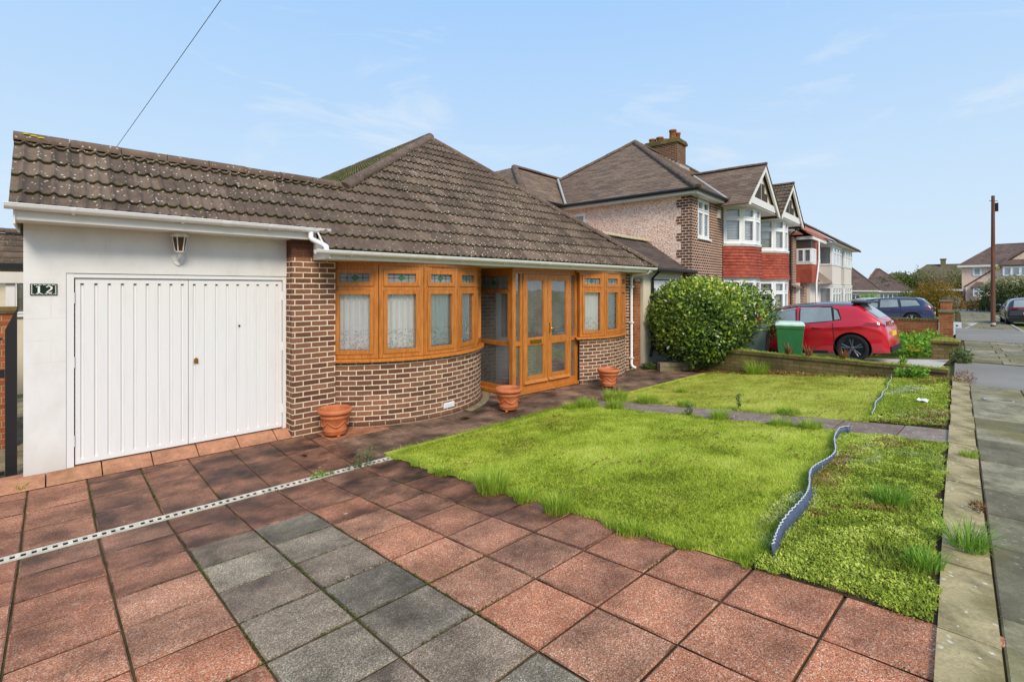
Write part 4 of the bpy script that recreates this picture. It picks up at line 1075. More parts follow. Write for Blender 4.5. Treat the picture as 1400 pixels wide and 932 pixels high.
# ------------------------------------------------------------------ interlocking roof tiles as geometry
def tile_roof(mb_, O, e, s, e_rng, s_rng, clip=None, tw=0.24, rolls=2, gauge=0.34, roll_h=0.028, lip=0.03, n_per=7, seed=0, jit=0.004):
    """O origin, e unit along eave, s unit up slope; clip(bm) planes as list of (point, normal) keeping negative side"""
    O = Vector(O); e = Vector(e).normalized(); s = Vector(s).normalized(); nrm = e.cross(s)
    if nrm.z < 0: nrm = -nrm
    step = tw / rolls / n_per; n = int(round((e_rng[1] - e_rng[0]) / step)); rr = random.Random(seed)
    c0 = math.floor(s_rng[0] / gauge - 1e-6)
    c = c0
    while c * gauge < s_rng[1]:
        a = max(s_rng[0], c * gauge); b = min(s_rng[1], (c + 1) * gauge + 0.02)
        if b - a > 0.01:
            tj = {}
            R = [[], [], []]; U = [[], [], []]
            for i in range(n + 1):
                ev = e_rng[0] + i * step
                ti = math.floor(ev / tw)
                if ti not in tj: tj[ti] = (rr.uniform(-jit, jit), rr.uniform(-jit, jit), rr.uniform(-0.006, 0.006))
                j = tj[ti]
                ph = (ev / (tw / rolls)) % 1.0
                h = roll_h * max(0.0, math.sin(ph * PI / 0.42)) ** 0.7 if ph < 0.42 else -0.002
                fa = 1 - (a - c * gauge) / gauge; fb = 1 - (b - c * gauge) / gauge
                pa = O + e * ev + s * (a + j[2]); pb = O + e * ev + s * b
                R[0].append(pa + nrm * (h + lip * fa + j[0] - 0.03)); R[1].append(pa + nrm * (h + lip * fa + j[0])); R[2].append(pb + nrm * (h + lip * fb + j[1]))
                U[0].append((ev / tw, a / gauge + 0.001)); U[1].append((ev / tw, a / gauge + 0.02)); U[2].append((ev / tw, b / gauge - 0.0))
            U[2] = [(u[0], min(u[1], c + 0.985)) for u in U[2]]
            mb_.grid(R, uvs=U, smooth=True)
        c += 1
def clip_mesh(o, planes):
    bm = bmesh.new(); bm.from_mesh(o.data)
    for p, n in planes:
        bmesh.ops.bisect_plane(bm, geom=bm.verts[:] + bm.edges[:] + bm.faces[:], plane_co=Vector(p), plane_no=Vector(n), clear_outer=True)
    bm.to_mesh(o.data); bm.free()
def join_into(dst, others):
    bm = bmesh.new(); bm.from_mesh(dst.data)
    for q in others:
        bm.from_mesh(q.data)
    bm.to_mesh(dst.data); bm.free()
    for q in others:
        me = q.data; bpy.data.objects.remove(q); bpy.data.meshes.remove(me)
    return dst
def sharp_by_angle(o, ang=0.7):
    bm = bmesh.new(); bm.from_mesh(o.data)
    bmesh.ops.remove_doubles(bm, verts=bm.verts[:], dist=1e-5)
    for e_ in bm.edges:
        if len(e_.link_faces) == 2: e_.smooth = e_.calc_face_angle(0) < ang
    bm.to_mesh(o.data); bm.free()
def ridge_run(mb_, a, b, r=0.115, seg=0.45, up=(0, 0, 1), flat=0.75):
    a = Vector(a); b = Vector(b); L = (b - a).length; d = (b - a) / L; n = max(1, int(round(L / seg))); upv = Vector(up)
    sd = d.cross(upv).normalized(); uu = sd.cross(d).normalized()
    for i in range(n):
        t0 = L * i / n + 0.004; t1 = L * (i + 1) / n - 0.004; rj = r * random.uniform(0.97, 1.03); dz = random.uniform(-0.005, 0.005)
        rows = []
        for t, k in ((t0, 1.0), (t1, 1.0)):
            p = a + d * t; rows.append([p + sd * (rj * math.cos(x) * k) + uu * (rj * flat * math.sin(x) * k + dz) for x in np.linspace(-0.25, PI + 0.25, 12)])
        mb_.grid(rows); mb_.face(rows[0]); mb_.face(rows[1][::-1])

# ------------------------------------------------------------------ the bungalow
bung = thing('bungalow', 'brown brick bungalow with white garage and golden oak bay windows, number 12', 'house', (0, 0, 0))
GY = 7.22          # garage front
def wall(name, mat, fn, parent=bung, bevel=0): 
    m_ = MB(); fn(m_); return m_.build(name, mat, parent, bevel)
def gw(m_):
    m_.box(-0.21, 0.12, GY, GY + 0.2, -0.12, 2.66)
    m_.box(0.12, 2.45, GY, GY + 0.2, 2.135, 2.66)
    m_.box(-0.21, -0.01, GY + 0.2, 8.5, -0.12, 2.66)
wall('garage_wall', M['white_render'], gw)
wall('garage_back_wall', M['brick_dark'], lambda m_: m_.box(-0.21, 2.6, 8.5, 12.0, -0.2, 2.6))
# garage door frame and leaves
fr = MB()
fr.box(0.122, 0.185, GY + 0.01, GY + 0.09, 0.002, 2.133); fr.box(2.378, 2.42, GY + 0.01, GY + 0.09, 0.002, 2.133); fr.box(0.185, 2.378, GY + 0.012, GY + 0.088, 2.085, 2.131)
fro = fr.build('door_frame', M['door_white'], bung, bevel=0.003)
def garage_leaf(x0, x1, label, ngr):
    d = MB(); y = GY + 0.035; z0, z1 = 0.018, 2.078
    w_ = x1 - x0; pitch = w_ / ngr
    prof = [(x0, 0.0)]
    for i in range(ngr):
        xm = x0 + pitch * (i + 0.5)
        if i == 0 or True:
            prof += [(xm - 0.017, 0.0), (xm - 0.010, 0.021), (xm + 0.010, 0.021), (xm + 0.017, 0.0)]
    prof += [(x1, 0.0)]
    zt = z1 - 0.055; zb = z0 + 0.05
    rows = [[(p[0], y + p[1], z) for p in prof] for z in (zb, zt)]
    d.grid(rows[::-1], smooth=False)
    d.box(x0, x1, y - 0.001, y + 0.03, zt, z1); d.box(x0, x1, y - 0.001, y + 0.03, z0, zb)
    d.box(x0, x0 + 0.02, y - 0.0005, y + 0.03, zb, zt); d.box(x1 - 0.02, x1, y - 0.0005, y + 0.03, zb, zt)
    for i in range(ngr):   # grey boxes painting the shade in the open rib tops
        xm = x0 + pitch * (i + 0.5); d.box(xm - 0.011, xm + 0.011, y + 0.0165, y + 0.0195, zt - 0.018, zt - 0.002, 1)
    lo = d.build('garage_door', [M['door_white'], M['slot_grey']], bung); lo['label'] = label
    return lo
gl = garage_leaf(0.195, 1.252, 'left leaf of the ribbed white garage door', 9)
gr_ = garage_leaf(1.258, 2.37, 'right leaf of the ribbed white garage door', 9)
for z in (0.28, 1.15, 1.86):
    for xx, par in ((0.187, gl), (2.374, gr_)):
        h = MB(); h.tube([(xx, GY + 0.024, z - 0.06), (xx, GY + 0.024, z + 0.06)], 0.009, 8); h.build('hinge', M['door_white'], par)
h = MB(); h.prism([(1.315, GY + 0.034, 1.02), (1.36, GY + 0.034, 1.02), (1.36, GY + 0.034, 1.075), (1.3375, GY + 0.034, 1.095), (1.315, GY + 0.034, 1.075)], (0, -0.01, 0))
h.tube([(1.338, GY + 0.025, 1.06), (1.338, GY - 0.01, 1.06)], 0.012, 8); h.build('door_handle', M['brass'], gr_)
h = MB(); h.lathe([(0.0001, 0), (0.013, 0.001), (0.013, 0.012)], (1.83, GY + 0.022, 1.47), 10, axis='y'); h.build('lock', M['black_metal'], gr_)

# brick: pier, bay skirts, right return, back and side walls
def pier(m_):
    m_.box(2.424, 2.71, 7.0, 7.55, -0.25, 2.40); m_.box(2.71, 3.035, 7.0, 7.55, -0.25, 2.45)
wall('brick_pier', M['brick'], pier)
wall('pier_head', M['brick_sooty'], lambda m_: m_.box(2.422, 2.712, 6.998, 7.55, 2.401, 2.644))
BAYS = {'left': (4.45, 8.5, 2.0, [-46, -26, -6, 14, 34, 54]), 'right': (9.15, 8.5, 2.0, [-25, -5.5, 14, 33.5, 42])}
def bp(b, a, dr=0.0):
    cx_, cy_, R_, _ = b; a = math.radians(a); return (cx_ + (R_ + dr) * math.sin(a), cy_ - (R_ + dr) * math.cos(a))
def skirt(b, a0, a1):
    m_ = MB(); n = 40; rows = []; uvs = []; R_ = b[2]
    for z in (-0.25, 0.868):
        row = []; u = []
        for i in range(n + 1):
            a = a0 + (a1 - a0) * i / n; p = bp(b, a); row.append((p[0], p[1], z)); u.append((math.radians(a) * R_ + 0.06, z))
        rows.append(row); uvs.append(u)
    m_.grid(rows, uvs=uvs)
    # inner face + top
    top = [[(bp(b, a0 + (a1 - a0) * i / n, dr)[0], bp(b, a0 + (a1 - a0) * i / n, dr)[1], 0.868) for i in range(n + 1)] for dr in (0, -0.2)]
    m_.grid(top)
    inn = [[(bp(b, a0 + (a1 - a0) * i / n, -0.2)[0], bp(b, a0 + (a1 - a0) * i / n, -0.2)[1], z) for i in range(n + 1)] for z in (0.868, -0.25)]
    m_.grid(inn)
    return m_.build('bay_wall', M['brick'], bung)
skirt(BAYS['left'], -46, 62); skirt(BAYS['right'], -25, 50)
# footing course
def footing(b, a0, a1):
    m_ = MB(); n = 30; rows = []; uvs = []
    for z, dr in ((-0.25, 0.03), (-0.035, 0.03), (-0.02, 0.0)):
        rows.append([(bp(b, a0 + (a1 - a0) * i / n, dr)[0], bp(b, a0 + (a1 - a0) * i / n, dr)[1], z) for i in range(n + 1)])
        uvs.append([(math.radians(a0 + (a1 - a0) * i / n) * b[2] + 0.1, z) for i in range(n + 1)])
    m_.grid(rows, uvs=uvs, smooth=False); return m_.build('footing', M['brick_dark'], bung)
footing(BAYS['left'], -44, 62); footing(BAYS['right'], -25, 48)
m_ = MB(); n = 20; bl_ = BAYS['left']
m_.grid([[(*bp(bl_, 18 + 44 * i / n, dr), z) for i in range(n + 1)] for dr, z in ((0.03, -0.075), (0.15 , -0.084), (0.16, -0.092))]); m_.build('footing', M['stone'], bung)
def main_walls(m_):
    m_.box(10.25, 10.86, 7.0, 7.22, -0.2, 2.4)          # right of the bay
    m_.box(10.64, 10.86, 7.22, 18.0, -0.2, 2.4)         # right side
    m_.box(2.45, 2.6, 7.55, 18.0, -0.2, 2.4)
    m_.box(2.45, 10.86, 18.0, 18.2, -0.2, 2.4)
wall('brick_wall', M['brick'], main_walls)
# inner face of the house seen through the porch glass: brick under render, with a white inner door
wall('inner_brick_wall', M['inner_brick'], lambda m_: (m_.box(5.6, 7.0, 7.95, 8.1, -0.1, 2.4), m_.box(7.95, 9.2, 7.95, 8.1, -0.1, 2.4), m_.box(7.0, 7.95, 7.97, 8.1, 2.05, 2.4)))
idr = MB(); idr.box(7.0, 7.06, 7.93, 8.0, -0.05, 2.05); idr.box(7.79, 7.85, 7.93, 8.0, -0.05, 2.05); idr.box(7.06, 7.79, 7.96, 8.0, -0.05, 2.0); 
ido = idr.build('inner_door', M['white_upvc'], bung)
g_ = MB(); g_.box(7.18, 7.66, 7.952, 7.958, 0.9, 1.85); g_.build('pane', M['car_glass'], ido)
wall('porch_floor', M['lip'], lambda m_: m_.box(6.42, 8.33, 6.85, 7.95, -0.15, -0.03))
wall('porch_ceiling', M['white_upvc'], lambda m_: m_.box(6.3, 8.4, 6.8, 8.1, 2.372, 2.39))
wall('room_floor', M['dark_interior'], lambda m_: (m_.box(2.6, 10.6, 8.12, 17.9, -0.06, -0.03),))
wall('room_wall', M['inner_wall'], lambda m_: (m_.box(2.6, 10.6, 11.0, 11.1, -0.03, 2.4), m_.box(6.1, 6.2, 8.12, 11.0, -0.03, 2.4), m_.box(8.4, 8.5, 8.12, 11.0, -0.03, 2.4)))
wall('ceiling', M['inner_wall'], lambda m_: m_.box(2.6, 10.6, 7.4, 17.9, 2.40, 2.43))
# terminal: air brick
vb = bp(BAYS['left'], 8, 0.004); vd = Vector((math.cos(math.radians(8)), math.sin(math.radians(8)), 0)); vo = Vector((vd.y, -vd.x, 0))
v_ = MB(); o_ = Vector((vb[0], vb[1], 0)); bar(v_, o_, vd, vo, -0.115, 0.115, 0.03, 0.115, -0.01, 0.006)
for i in range(5): bar(v_, o_, vd, vo, -0.105, 0.105, 0.037 + i * 0.015, 0.045 + i * 0.015, 0.006, 0.013)
v_.build('air_vent', M['white_upvc'], bung)

# bay windows: each light is a window of its own, on a curved sill with a curved head
def bay(b, zs0, zs1, trans):
    angs = b[3]
    for i in range(len(angs) - 1):
        p0 = bp(b, angs[i], -0.03); p1 = bp(b, angs[i + 1], -0.03)
        window_unit(bung, p0, p1, zs0, zs1, 1, trans, M['oak'], fw=0.062, sash=0.062, depth=0.07, fill='net', leaded=True, mull=0.058)
    n = 44; a0, a1 = angs[0] - 2.5, angs[-1] + 2.5; s_ = MB(); prof = [(0.05, 0.868), (0.062, 0.875), (0.062, 0.898), (0.045, 0.912), (-0.08, 0.925)]
    s_.grid([[(*bp(b, a0 + (a1 - a0) * i / n, dr), z) for i in range(n + 1)] for dr, z in prof], smooth=False)
    e0 = [(*bp(b, a0, dr), z) for dr, z in prof]; s_.face(e0); s_.face([(*bp(b, a1, dr), z) for dr, z in prof][::-1])
    s_.build('bay_sill', M['oak'], bung)
    h_ = MB(); h_.grid([[(*bp(b, a0 + (a1 - a0) * i / n, dr), z) for i in range(n + 1)] for dr, z in ((-0.09, 2.315), (0.005, 2.315), (0.005, 2.39), (-0.09, 2.39))], smooth=False)
    h_.build('bay_head', M['oak'], bung)
bay(BAYS['left'], 0.925, 2.318, 1.972)
bay(BAYS['right'], 0.925, 2.318, 1.972)

# porch
pf = MB(); FX0, FX1, FY, BY = 6.40, 8.36, 6.78, 7.95
zt = 2.366
pf.box(FX0, FX0 + 0.09, FY, FY + 0.09, -0.02, zt); pf.box(FX1 - 0.09, FX1, FY, FY + 0.09, -0.02, zt)      # corner posts
pf.box(FX0 + 0.09, FX1 - 0.09, FY + 0.005, FY + 0.085, zt - 0.11, zt); pf.box(FX0 + 0.09, FX1 - 0.09, FY + 0.005, FY + 0.085, -0.02, 0.08)
pf.box(FX0 - 0.02, FX1 + 0.02, FY - 0.03, FY + 0.003, zt - 0.05, zt + 0.012)                                              # head trim
for xa in (FX0 + 0.215, FX1 - 0.275): pf.box(xa, xa + 0.06, FY + 0.006, FY + 0.084, 0.08, zt - 0.11)        # jambs beside the slim side lights
for xa, xb in ((FX0 + 0.09, FX0 + 0.215), (FX1 - 0.215, FX1 - 0.09)): pf.box(xa, xb, FY + 0.008, FY + 0.08, 0.86, 0.94)
pf.box(FX0 - 0.05, FX1 + 0.05, FY - 0.07, FY + 0.1, -0.075, -0.02); pf.box(FX0 - 0.05, FX0 + 0.1, FY + 0.1, BY, -0.075, -0.02)   # threshold
# left side screen
pf.box(FX0 + 0.004, FX0 + 0.074, BY - 0.08, BY, -0.02, zt); pf.box(FX0 + 0.006, FX0 + 0.072, FY + 0.09, BY - 0.08, zt - 0.15, zt); pf.box(FX0 + 0.006, FX0 + 0.072, FY + 0.09, BY - 0.08, -0.02, 0.07)
pf.box(FX0 + 0.008, FX0 + 0.07, FY + 0.09, BY - 0.08, 0.86, 0.94); pf.box(FX0 + 0.008, FX0 + 0.07, FY + 0.09, BY - 0.08, 1.88, 1.95)
pf.box(FX1 - 0.074, FX1 - 0.004, BY - 0.08, BY, -0.02, zt)
pf.box(FX1 - 0.07, FX1 - 0.008, FY + 0.09, BY - 0.08, zt - 0.15, zt)
for zz0, zz1 in ((0.94, 1.88), (1.95, zt - 0.15)):   # beads round the side panes
    pf.box(FX0 - 0.004, FX0 + 0.03, FY + 0.091, FY + 0.135, zz0, zz1); pf.box(FX0 - 0.004, FX0 + 0.03, BY - 0.125, BY - 0.081, zz0, zz1)
po = pf.build('porch_frame', M['oak'], bung, bevel=0.004)
X_ = FX0 + 0.04
def porch_pane(pts):
    g = MB(); g.face(pts); g.build('pane', M['porch_glass'], po)
for z0_, z1_ in ((0.07, 0.86), (0.94, 1.88)):
    porch_pane([(X_, BY - 0.08, z0_), (X_, FY + 0.09, z0_), (X_, FY + 0.09, z1_), (X_, BY - 0.08, z1_)])
for xa, xb in ((FX0 + 0.09, FX0 + 0.215), (FX1 - 0.215, FX1 - 0.09)):
    for z0_, z1_ in ((0.08, 0.86), (0.94, zt - 0.11)): porch_pane([(xa, FY + 0.04, z0_), (xb, FY + 0.04, z0_), (xb, FY + 0.04, z1_), (xa, FY + 0.04, z1_)])
lp = MB(); ya, yb, za, zb = BY - 0.08, FY + 0.09, 1.95, zt - 0.15; ym = (ya + yb) / 2; zm = (za + zb) / 2
lp.face([(X_, ya, za), (X_, yb, za), (X_, yb, zb), (X_, ya, zb)]); lp.face([(X_ - .002, ym + .09, zm), (X_ - .002, ym, zm - .07), (X_ - .002, ym - .09, zm), (X_ - .002, ym, zm + .07)], m=1)
for q in range(-3, 4): lp.tube([(X_ - .004, ym + q * 0.14, za), (X_ - .004, ym + q * 0.14, zb)], 0.003, 5, m=2)
lp.tube([(X_ - .004, ya, zm), (X_ - .004, yb, zm)], 0.003, 5, m=2); lp.build('leaded_pane', [M['glass_grey'], M['glass_green'], M['lead']], po)
def porch_door(x0, x1, label, post, handle):
    d = MB(); y0, y1 = FY - 0.012, FY + 0.06; z0, z1 = 0.085, zt - 0.115; st = 0.11
    d.box(x0, x0 + st, y0, y1, z0, z1); d.box(x1 - st, x1, y0, y1, z0, z1); d.box(x0 + st, x1 - st, y0 + .001, y1, z1 - st, z1); d.box(x0 + st, x1 - st, y0 + .001, y1, z0, z0 + 0.14); d.box(x0 + st, x1 - st, y0 + .001, y1, 0.86, 0.98)
    d.prism([(x0 + 0.02, y0, z0 + 0.02), (x0 + 0.02, y0 - 0.035, z0 + 0.02), (x0 + 0.02, y0, z0 + 0.075)], (x1 - x0 - 0.04, 0, 0))
    for za_, zb_ in ((z0 + 0.14, 0.86), (0.98, z1 - st)):      # glazing beads
        for a_, b_ in ((x0 + st, x0 + st + 0.018), (x1 - st - 0.018, x1 - st)): d.box(a_, b_, y0 + 0.008, y0 + 0.03, za_ + .018, zb_ - .018)
        d.box(x0 + st, x1 - st, y0 + 0.0085, y0 + 0.0295, za_, za_ + 0.018); d.box(x0 + st, x1 - st, y0 + 0.0085, y0 + 0.0295, zb_ - 0.018, zb_)
    do = d.build('porch_door', M['oak'], bung, bevel=0.004); do['label'] = label
    g = MB()
    for za_, zb_ in ((z0 + 0.14, 0.86), (0.98, z1 - st)): g.face([(x0 + st, FY + 0.015, za_), (x1 - st, FY + 0.015, za_), (x1 - st, FY + 0.015, zb_), (x0 + st, FY + 0.015, zb_)])
    g.build('pane', M['porch_glass'], do)
    if post:
        l = MB(); xm = (x0 + x1) / 2; l.box(xm - 0.16, xm + 0.16, y0 - 0.014, y0 - 0.001, 0.885, 0.955); l.box(xm - 0.135, xm + 0.135, y0 - 0.02, y0 - 0.0145, 0.90, 0.94); l.build('letter_plate', M['brass'], do, bevel=0.003)
    if handle:
        l = MB(); xh = x0 + 0.045; l.box(xh - 0.016, xh + 0.016, y0 - 0.01, y0 - 0.001, 1.05, 1.27); l.tube([(xh, y0 - 0.005, 1.16), (xh, y0 - 0.05, 1.16), (xh + 0.13, y0 - 0.055, 1.155)], 0.010, 8); l.build('door_handle', M['brass'], do)
xm_ = (FX0 + 0.275 + FX1 - 0.275) / 2
porch_door(FX0 + 0.278, xm_ - 0.003, 'left porch door with a brass letter plate', True, False)
porch_door(xm_ + 0.003, FX1 - 0.278, 'right porch door with a brass lever handle', False, True)

# roof: pitched front with hips, garage roof running into it
K = 0.825; EY, EZ = 6.43, 2.485; cosr = 1 / math.hypot(1, K); sl = Vector((0, cosr, K * cosr)); G_ = 0.336
AP = Vector((6.93, 10.42, EZ + K * (10.42 - EY))); JN = Vector((3.52, 7.83, EZ + K * (7.83 - EY))); RE = 10.96
gz0 = (6.79 - EY) / cosr; gz1 = (7.86 - EY) / cosr
parts = []
m_ = MB(); tile_roof(m_, (0, EY, EZ), (1, 0, 0), sl, (-0.30, 2.70), (gz0, gz1), gauge=G_, seed=1); a_ = m_.build('roof', M['roof'], bung); parts.append(a_)
m_ = MB(); tile_roof(m_, (0, EY, EZ), (1, 0, 0), sl, (2.70, 3.54), (0, gz1), gauge=G_, seed=2); parts.append(m_.build('roof', M['roof'], bung))
m_ = MB(); tile_roof(m_, (0, EY, EZ), (1, 0, 0), sl, (3.54, RE), (0, (AP.y - EY) / cosr), gauge=G_, seed=3); b_ = m_.build('roof', M['roof'], bung)
hl = (AP - JN); nl = Vector((-hl.y, hl.x, 0)).normalized(); hr = Vector((RE - AP.x, EY - AP.y, 0)); nr_ = Vector((-hr.y, hr.x, 0)).normalized()
clip_mesh(b_, [(JN, nl), (AP, nr_)]); parts.append(b_)
ro = join_into(parts[0], parts[1:]); sharp_by_angle(ro, 0.9)
# left slope above the garage (mossy), right slope and rear, plain courses
pl = [AP, Vector((AP.x, 18.4, AP.z))]
d_left = Vector((JN.x - AP.x, 0, JN.z - AP.z)).normalized(); up_l = -d_left
m_ = MB(); Lslope = 4.6
tile_roof(m_, AP + d_left * Lslope, (0, -1, 0), up_l, (-(18.4 - AP.y), AP.y - 7.4), (0, Lslope), gauge=G_, n_per=3, seed=5)
ls = m_.build('roof_slope', M['roof_moss'], bung); clip_mesh(ls, [(JN, -nl), ((0, 7.83, 0), (0, -1, 0))]); sharp_by_angle(ls, 0.9); ls['label'] = 'mossy side slope of the roof'
m_ = MB(); Rc = Vector((RE, EY, EZ)); Bk = Vector((RE, 18.4, EZ))
m_.face([Rc, Bk, Vector((AP.x, 18.4, AP.z)), AP], uv=[(0, 0), (36, 0), (36, 12), (12, 12)])
m_.face([Vector((AP.x, 18.4, AP.z)), Bk, Vector((2.0, 18.4, EZ))])
zb_ = JN.z - 0.03
m_.face([(-0.30, 7.86, zb_), (3.6, 7.86, zb_), (3.6, 9.0, 2.72), (-0.30, 9.0, 2.72)][::-1]); m_.face([(-0.3, 9.0, 2.72), (3.6, 9.0, 2.72), (3.6, 12, 2.72), (-0.3, 12, 2.72)])
m_.build('rear_roof', M['roof'], bung)
# underside boarding so the eaves are closed
m_ = MB(); m_.face([(-0.26, 6.84, 2.70), (-0.26, 7.83, JN.z - 0.08), (-0.26, 7.83, 2.62), (-0.26, 6.84, 2.62)]); m_.box(-0.27, -0.255, 6.83, 7.9, 2.60, 2.75)
m_.build('verge', M['fascia'], bung)
m_ = MB()
ridge_run(m_, (-0.31, 7.85, JN.z + 0.005), (JN.x - 0.05, JN.y + 0.02, JN.z + 0.005), 0.12)
ridge_run(m_, JN + Vector((0, 0, 0.0)), AP + Vector((0, 0, -0.03)), 0.125); ridge_run(m_, (RE + 0.02, EY - 0.02, EZ + 0.03), AP + Vector((0, 0, -0.03)), 0.115)
ridge_run(m_, AP + Vector((0, -0.08, 0.0)), (AP.x, 18.3, AP.z), 0.115)
rt = m_.build('ridge_tiles', M['ridge'], bung)
m_ = MB()
for i in range(3):
    m_.lathe([(0.001, 0.022), (0.03, 0.018), (0.042, 0.0)], (-0.20 + i * 0.06, 7.765 + 0.012 * math.sin(i * 3), JN.z + 0.052 - 0.01 * i), 10)
m_.build('lichen', M['lichen_y'], rt)
# fascias, gutters, soffits
def gutter(x0, x1, y, z, r=0.056, name='gutter'):
    m_ = MB(); n = 9
    rows = []
    for x in (x0, x1): rows.append([(x, y - r * math.cos(t), z - r * math.sin(t)) for t in np.linspace(0, PI, n)])
    m_.grid(rows); rows2 = [[(p[0], y + (p[1] - y) * 0.9, z + (p[2] - z) * 0.9) for p in r_] for r_ in rows]; m_.grid(rows2[::-1])
    for r_, s_ in ((rows[0], 1), (rows[1], -1)): m_.face(r_ if s_ > 0 else r_[::-1])
    m_.box(x0, x1, y - r - 0.003, y - r + 0.006, z - 0.004, z + 0.006)
    x = x0 + 0.5
    while x < x1 - 0.1:     # brackets
        rr_ = [[(x + dx, y - (r + 0.004) * math.cos(t), z - (r + 0.004) * math.sin(t)) for t in np.linspace(-0.1, PI, n)] for dx in (-0.02, 0.02)]; m_.grid(rr_)
        m_.box(x - 0.012, x + 0.012, y - 0.01, y + r, z - r - 0.012, z - r + 0.0); x += 0.95
    for xx in np.arange(x0 + 1.9, x1, 2.6):
        rr_ = [[(xx + dx, y - (r + 0.006) * math.cos(t), z - (r + 0.006) * math.sin(t)) for t in np.linspace(-0.1, PI, n)] for dx in (-0.055, 0.055)]; m_.grid(rr_)
    return m_.build(name, M['white_upvc'], bung)
gutter(-0.33, 2.86, 6.79, 2.79); gutter(2.52, 10.98, 6.43, 2.475)
m_ = MB(); m_.box(-0.27, 2.70, 6.852, 6.872, 2.645, 2.775); m_.box(-0.27, 2.70, 6.872, 7.22, 2.645, 2.655); m_.build('fascia', M['fascia'], bung, bevel=0.003)
m_ = MB(); m_.box(2.74, 10.94, 6.492, 6.512, 2.365, 2.475); m_.box(2.74, 10.94, 6.512, 7.3, 2.367, 2.38); m_.box(10.92, 10.94, 6.512, 18.2, 2.365, 2.475); m_.build('fascia', M['fascia'], bung, bevel=0.003)
m_ = MB(); m_.tube([(2.69, 6.50, 2.515), (2.69, 6.62, 2.60), (2.69, 6.78, 2.745)], 0.012, 6); m_.prism([(2.715, 6.45, 2.37), (2.715, 7.0, 2.37), (2.715, 7.0, 2.615), (2.715, 6.87, 2.615), (2.715, 6.80, 2.72), (2.715, 6.47, 2.47)], (0.018, 0, 0)); m_.build('verge', M['fascia'], bung)
m_ = MB(); m_.box(10.95, 11.0, 6.9, 9.0, 2.50, 2.58); m_.build('gutter', M['white_upvc'], bung)
# swan neck from the garage gutter to the main gutter, downpipe at the far corner
m_ = MB(); m_.tube([(2.60, 6.79, 2.75), (2.60, 6.79, 2.665), (2.61, 6.76, 2.635), (2.665, 6.50, 2.545), (2.67, 6.44, 2.52), (2.67, 6.43, 2.47)], 0.035, 10); m_.build('swan_neck', M['white_upvc'], bung)
m_ = MB(); m_.tube([(10.72, 6.44, 2.42), (10.72, 6.46, 2.36), (10.70, 6.90, 2.31), (10.70, 6.945, 2.22), (10.70, 6.945, 0.06), (10.70, 6.90, 0.0), (10.74, 6.84, -0.03)], 0.036, 10)
for z in (2.0, 1.1, 0.2): m_.box(10.65, 10.75, 6.90, 6.99, z, z + 0.035)
m_.build('downpipe', M['white_upvc'], bung)

# house number plaque
pq = thing('number_plaque', 'dark green enamel plaque with white 12 on the white garage wall', 'house number', (-0.055, GY - 0.001, 1.955))
m_ = MB(); m_.box(-0.105, 0.105, -0.010, 0.0, -0.06, 0.06); m_.build('plate', M['plaque_green'], pq, bevel=0.004)
m_ = MB()
def q2(a, b, c, d_): m_.prism([(a, -0.0102, b), (c, -0.0102, b), (c, -0.0102, d_), (a, -0.0102, d_)], (0, -0.0016, 0))
n = 17
for i in range(n):      # broken white key border
    x = -0.092 + 0.184 * i / (n - 1)
    if i % 3 != 1: q2(x - 0.0045, 0.045, x + 0.0045, 0.0505)
    if i % 3 != 2: q2(x - 0.0045, -0.0505, x + 0.0045, -0.045)
    if i % 3 != 0: q2(x - 0.003, 0.0515, x + 0.003, 0.054); q2(x - 0.003, -0.054, x + 0.003, -0.0515)
for i in range(9):
    z = -0.04 + 0.08 * i / 8; sft = 0.004 if i % 2 else 0.0
    q2(-0.098 + sft, z - 0.004, -0.091 + sft, z + 0.004); q2(0.091 - sft, z - 0.004, 0.098 - sft, z + 0.004)
m_.build('border', M['plaque_white'], pq)
m_ = MB()   # numerals drawn as outlines: 1 with serifs, 2 with a curved bowl and foot
def strip2(pts, wds):
    L = []; R_ = []
    for i, p in enumerate(pts):
        a = pts[max(0, i - 1)]; b = pts[min(len(pts) - 1, i + 1)]; dx, dz = b[0] - a[0], b[1] - a[1]; l = math.hypot(dx, dz) or 1
        nx, nz = -dz / l, dx / l; L.append((p[0] + nx * wds[i], p[1] + nz * wds[i])); R_.append((p[0] - nx * wds[i], p[1] - nz * wds[i]))
    for i in range(len(pts) - 1):
        m_.face([(L[i][0], -0.0122, L[i][1]), (R_[i][0], -0.0122, R_[i][1]), (R_[i + 1][0], -0.0122, R_[i + 1][1]), (L[i + 1][0], -0.0122, L[i + 1][1])])
strip2([(-0.038, -0.036), (-0.038, 0.036)], [0.0085, 0.0085]); strip2([(-0.056, -0.0375), (-0.020, -0.0375)], [0.0025, 0.0025]); strip2([(-0.058, 0.026), (-0.048, 0.033), (-0.036, 0.0365)], [0.003, 0.0045, 0.003])
arc = [(0.040 + 0.021 * math.cos(t), 0.0155 + 0.020 * math.sin(t)) for t in np.linspace(2.75, -0.75, 12)]
strip2(arc + [(0.040, -0.013), (0.026, -0.026), (0.018, -0.033)], [0.006, 0.005, 0.004, 0.004, 0.004, 0.005, 0.006, 0.0075, 0.008, 0.008, 0.0075, 0.007, 0.0055, 0.0045, 0.004])
strip2([(0.016, -0.0345), (0.032, -0.033), (0.048, -0.0355), (0.066, -0.029)], [0.0035, 0.0045, 0.005, 0.0025])
m_.build('numerals', M['plaque_white'], pq)

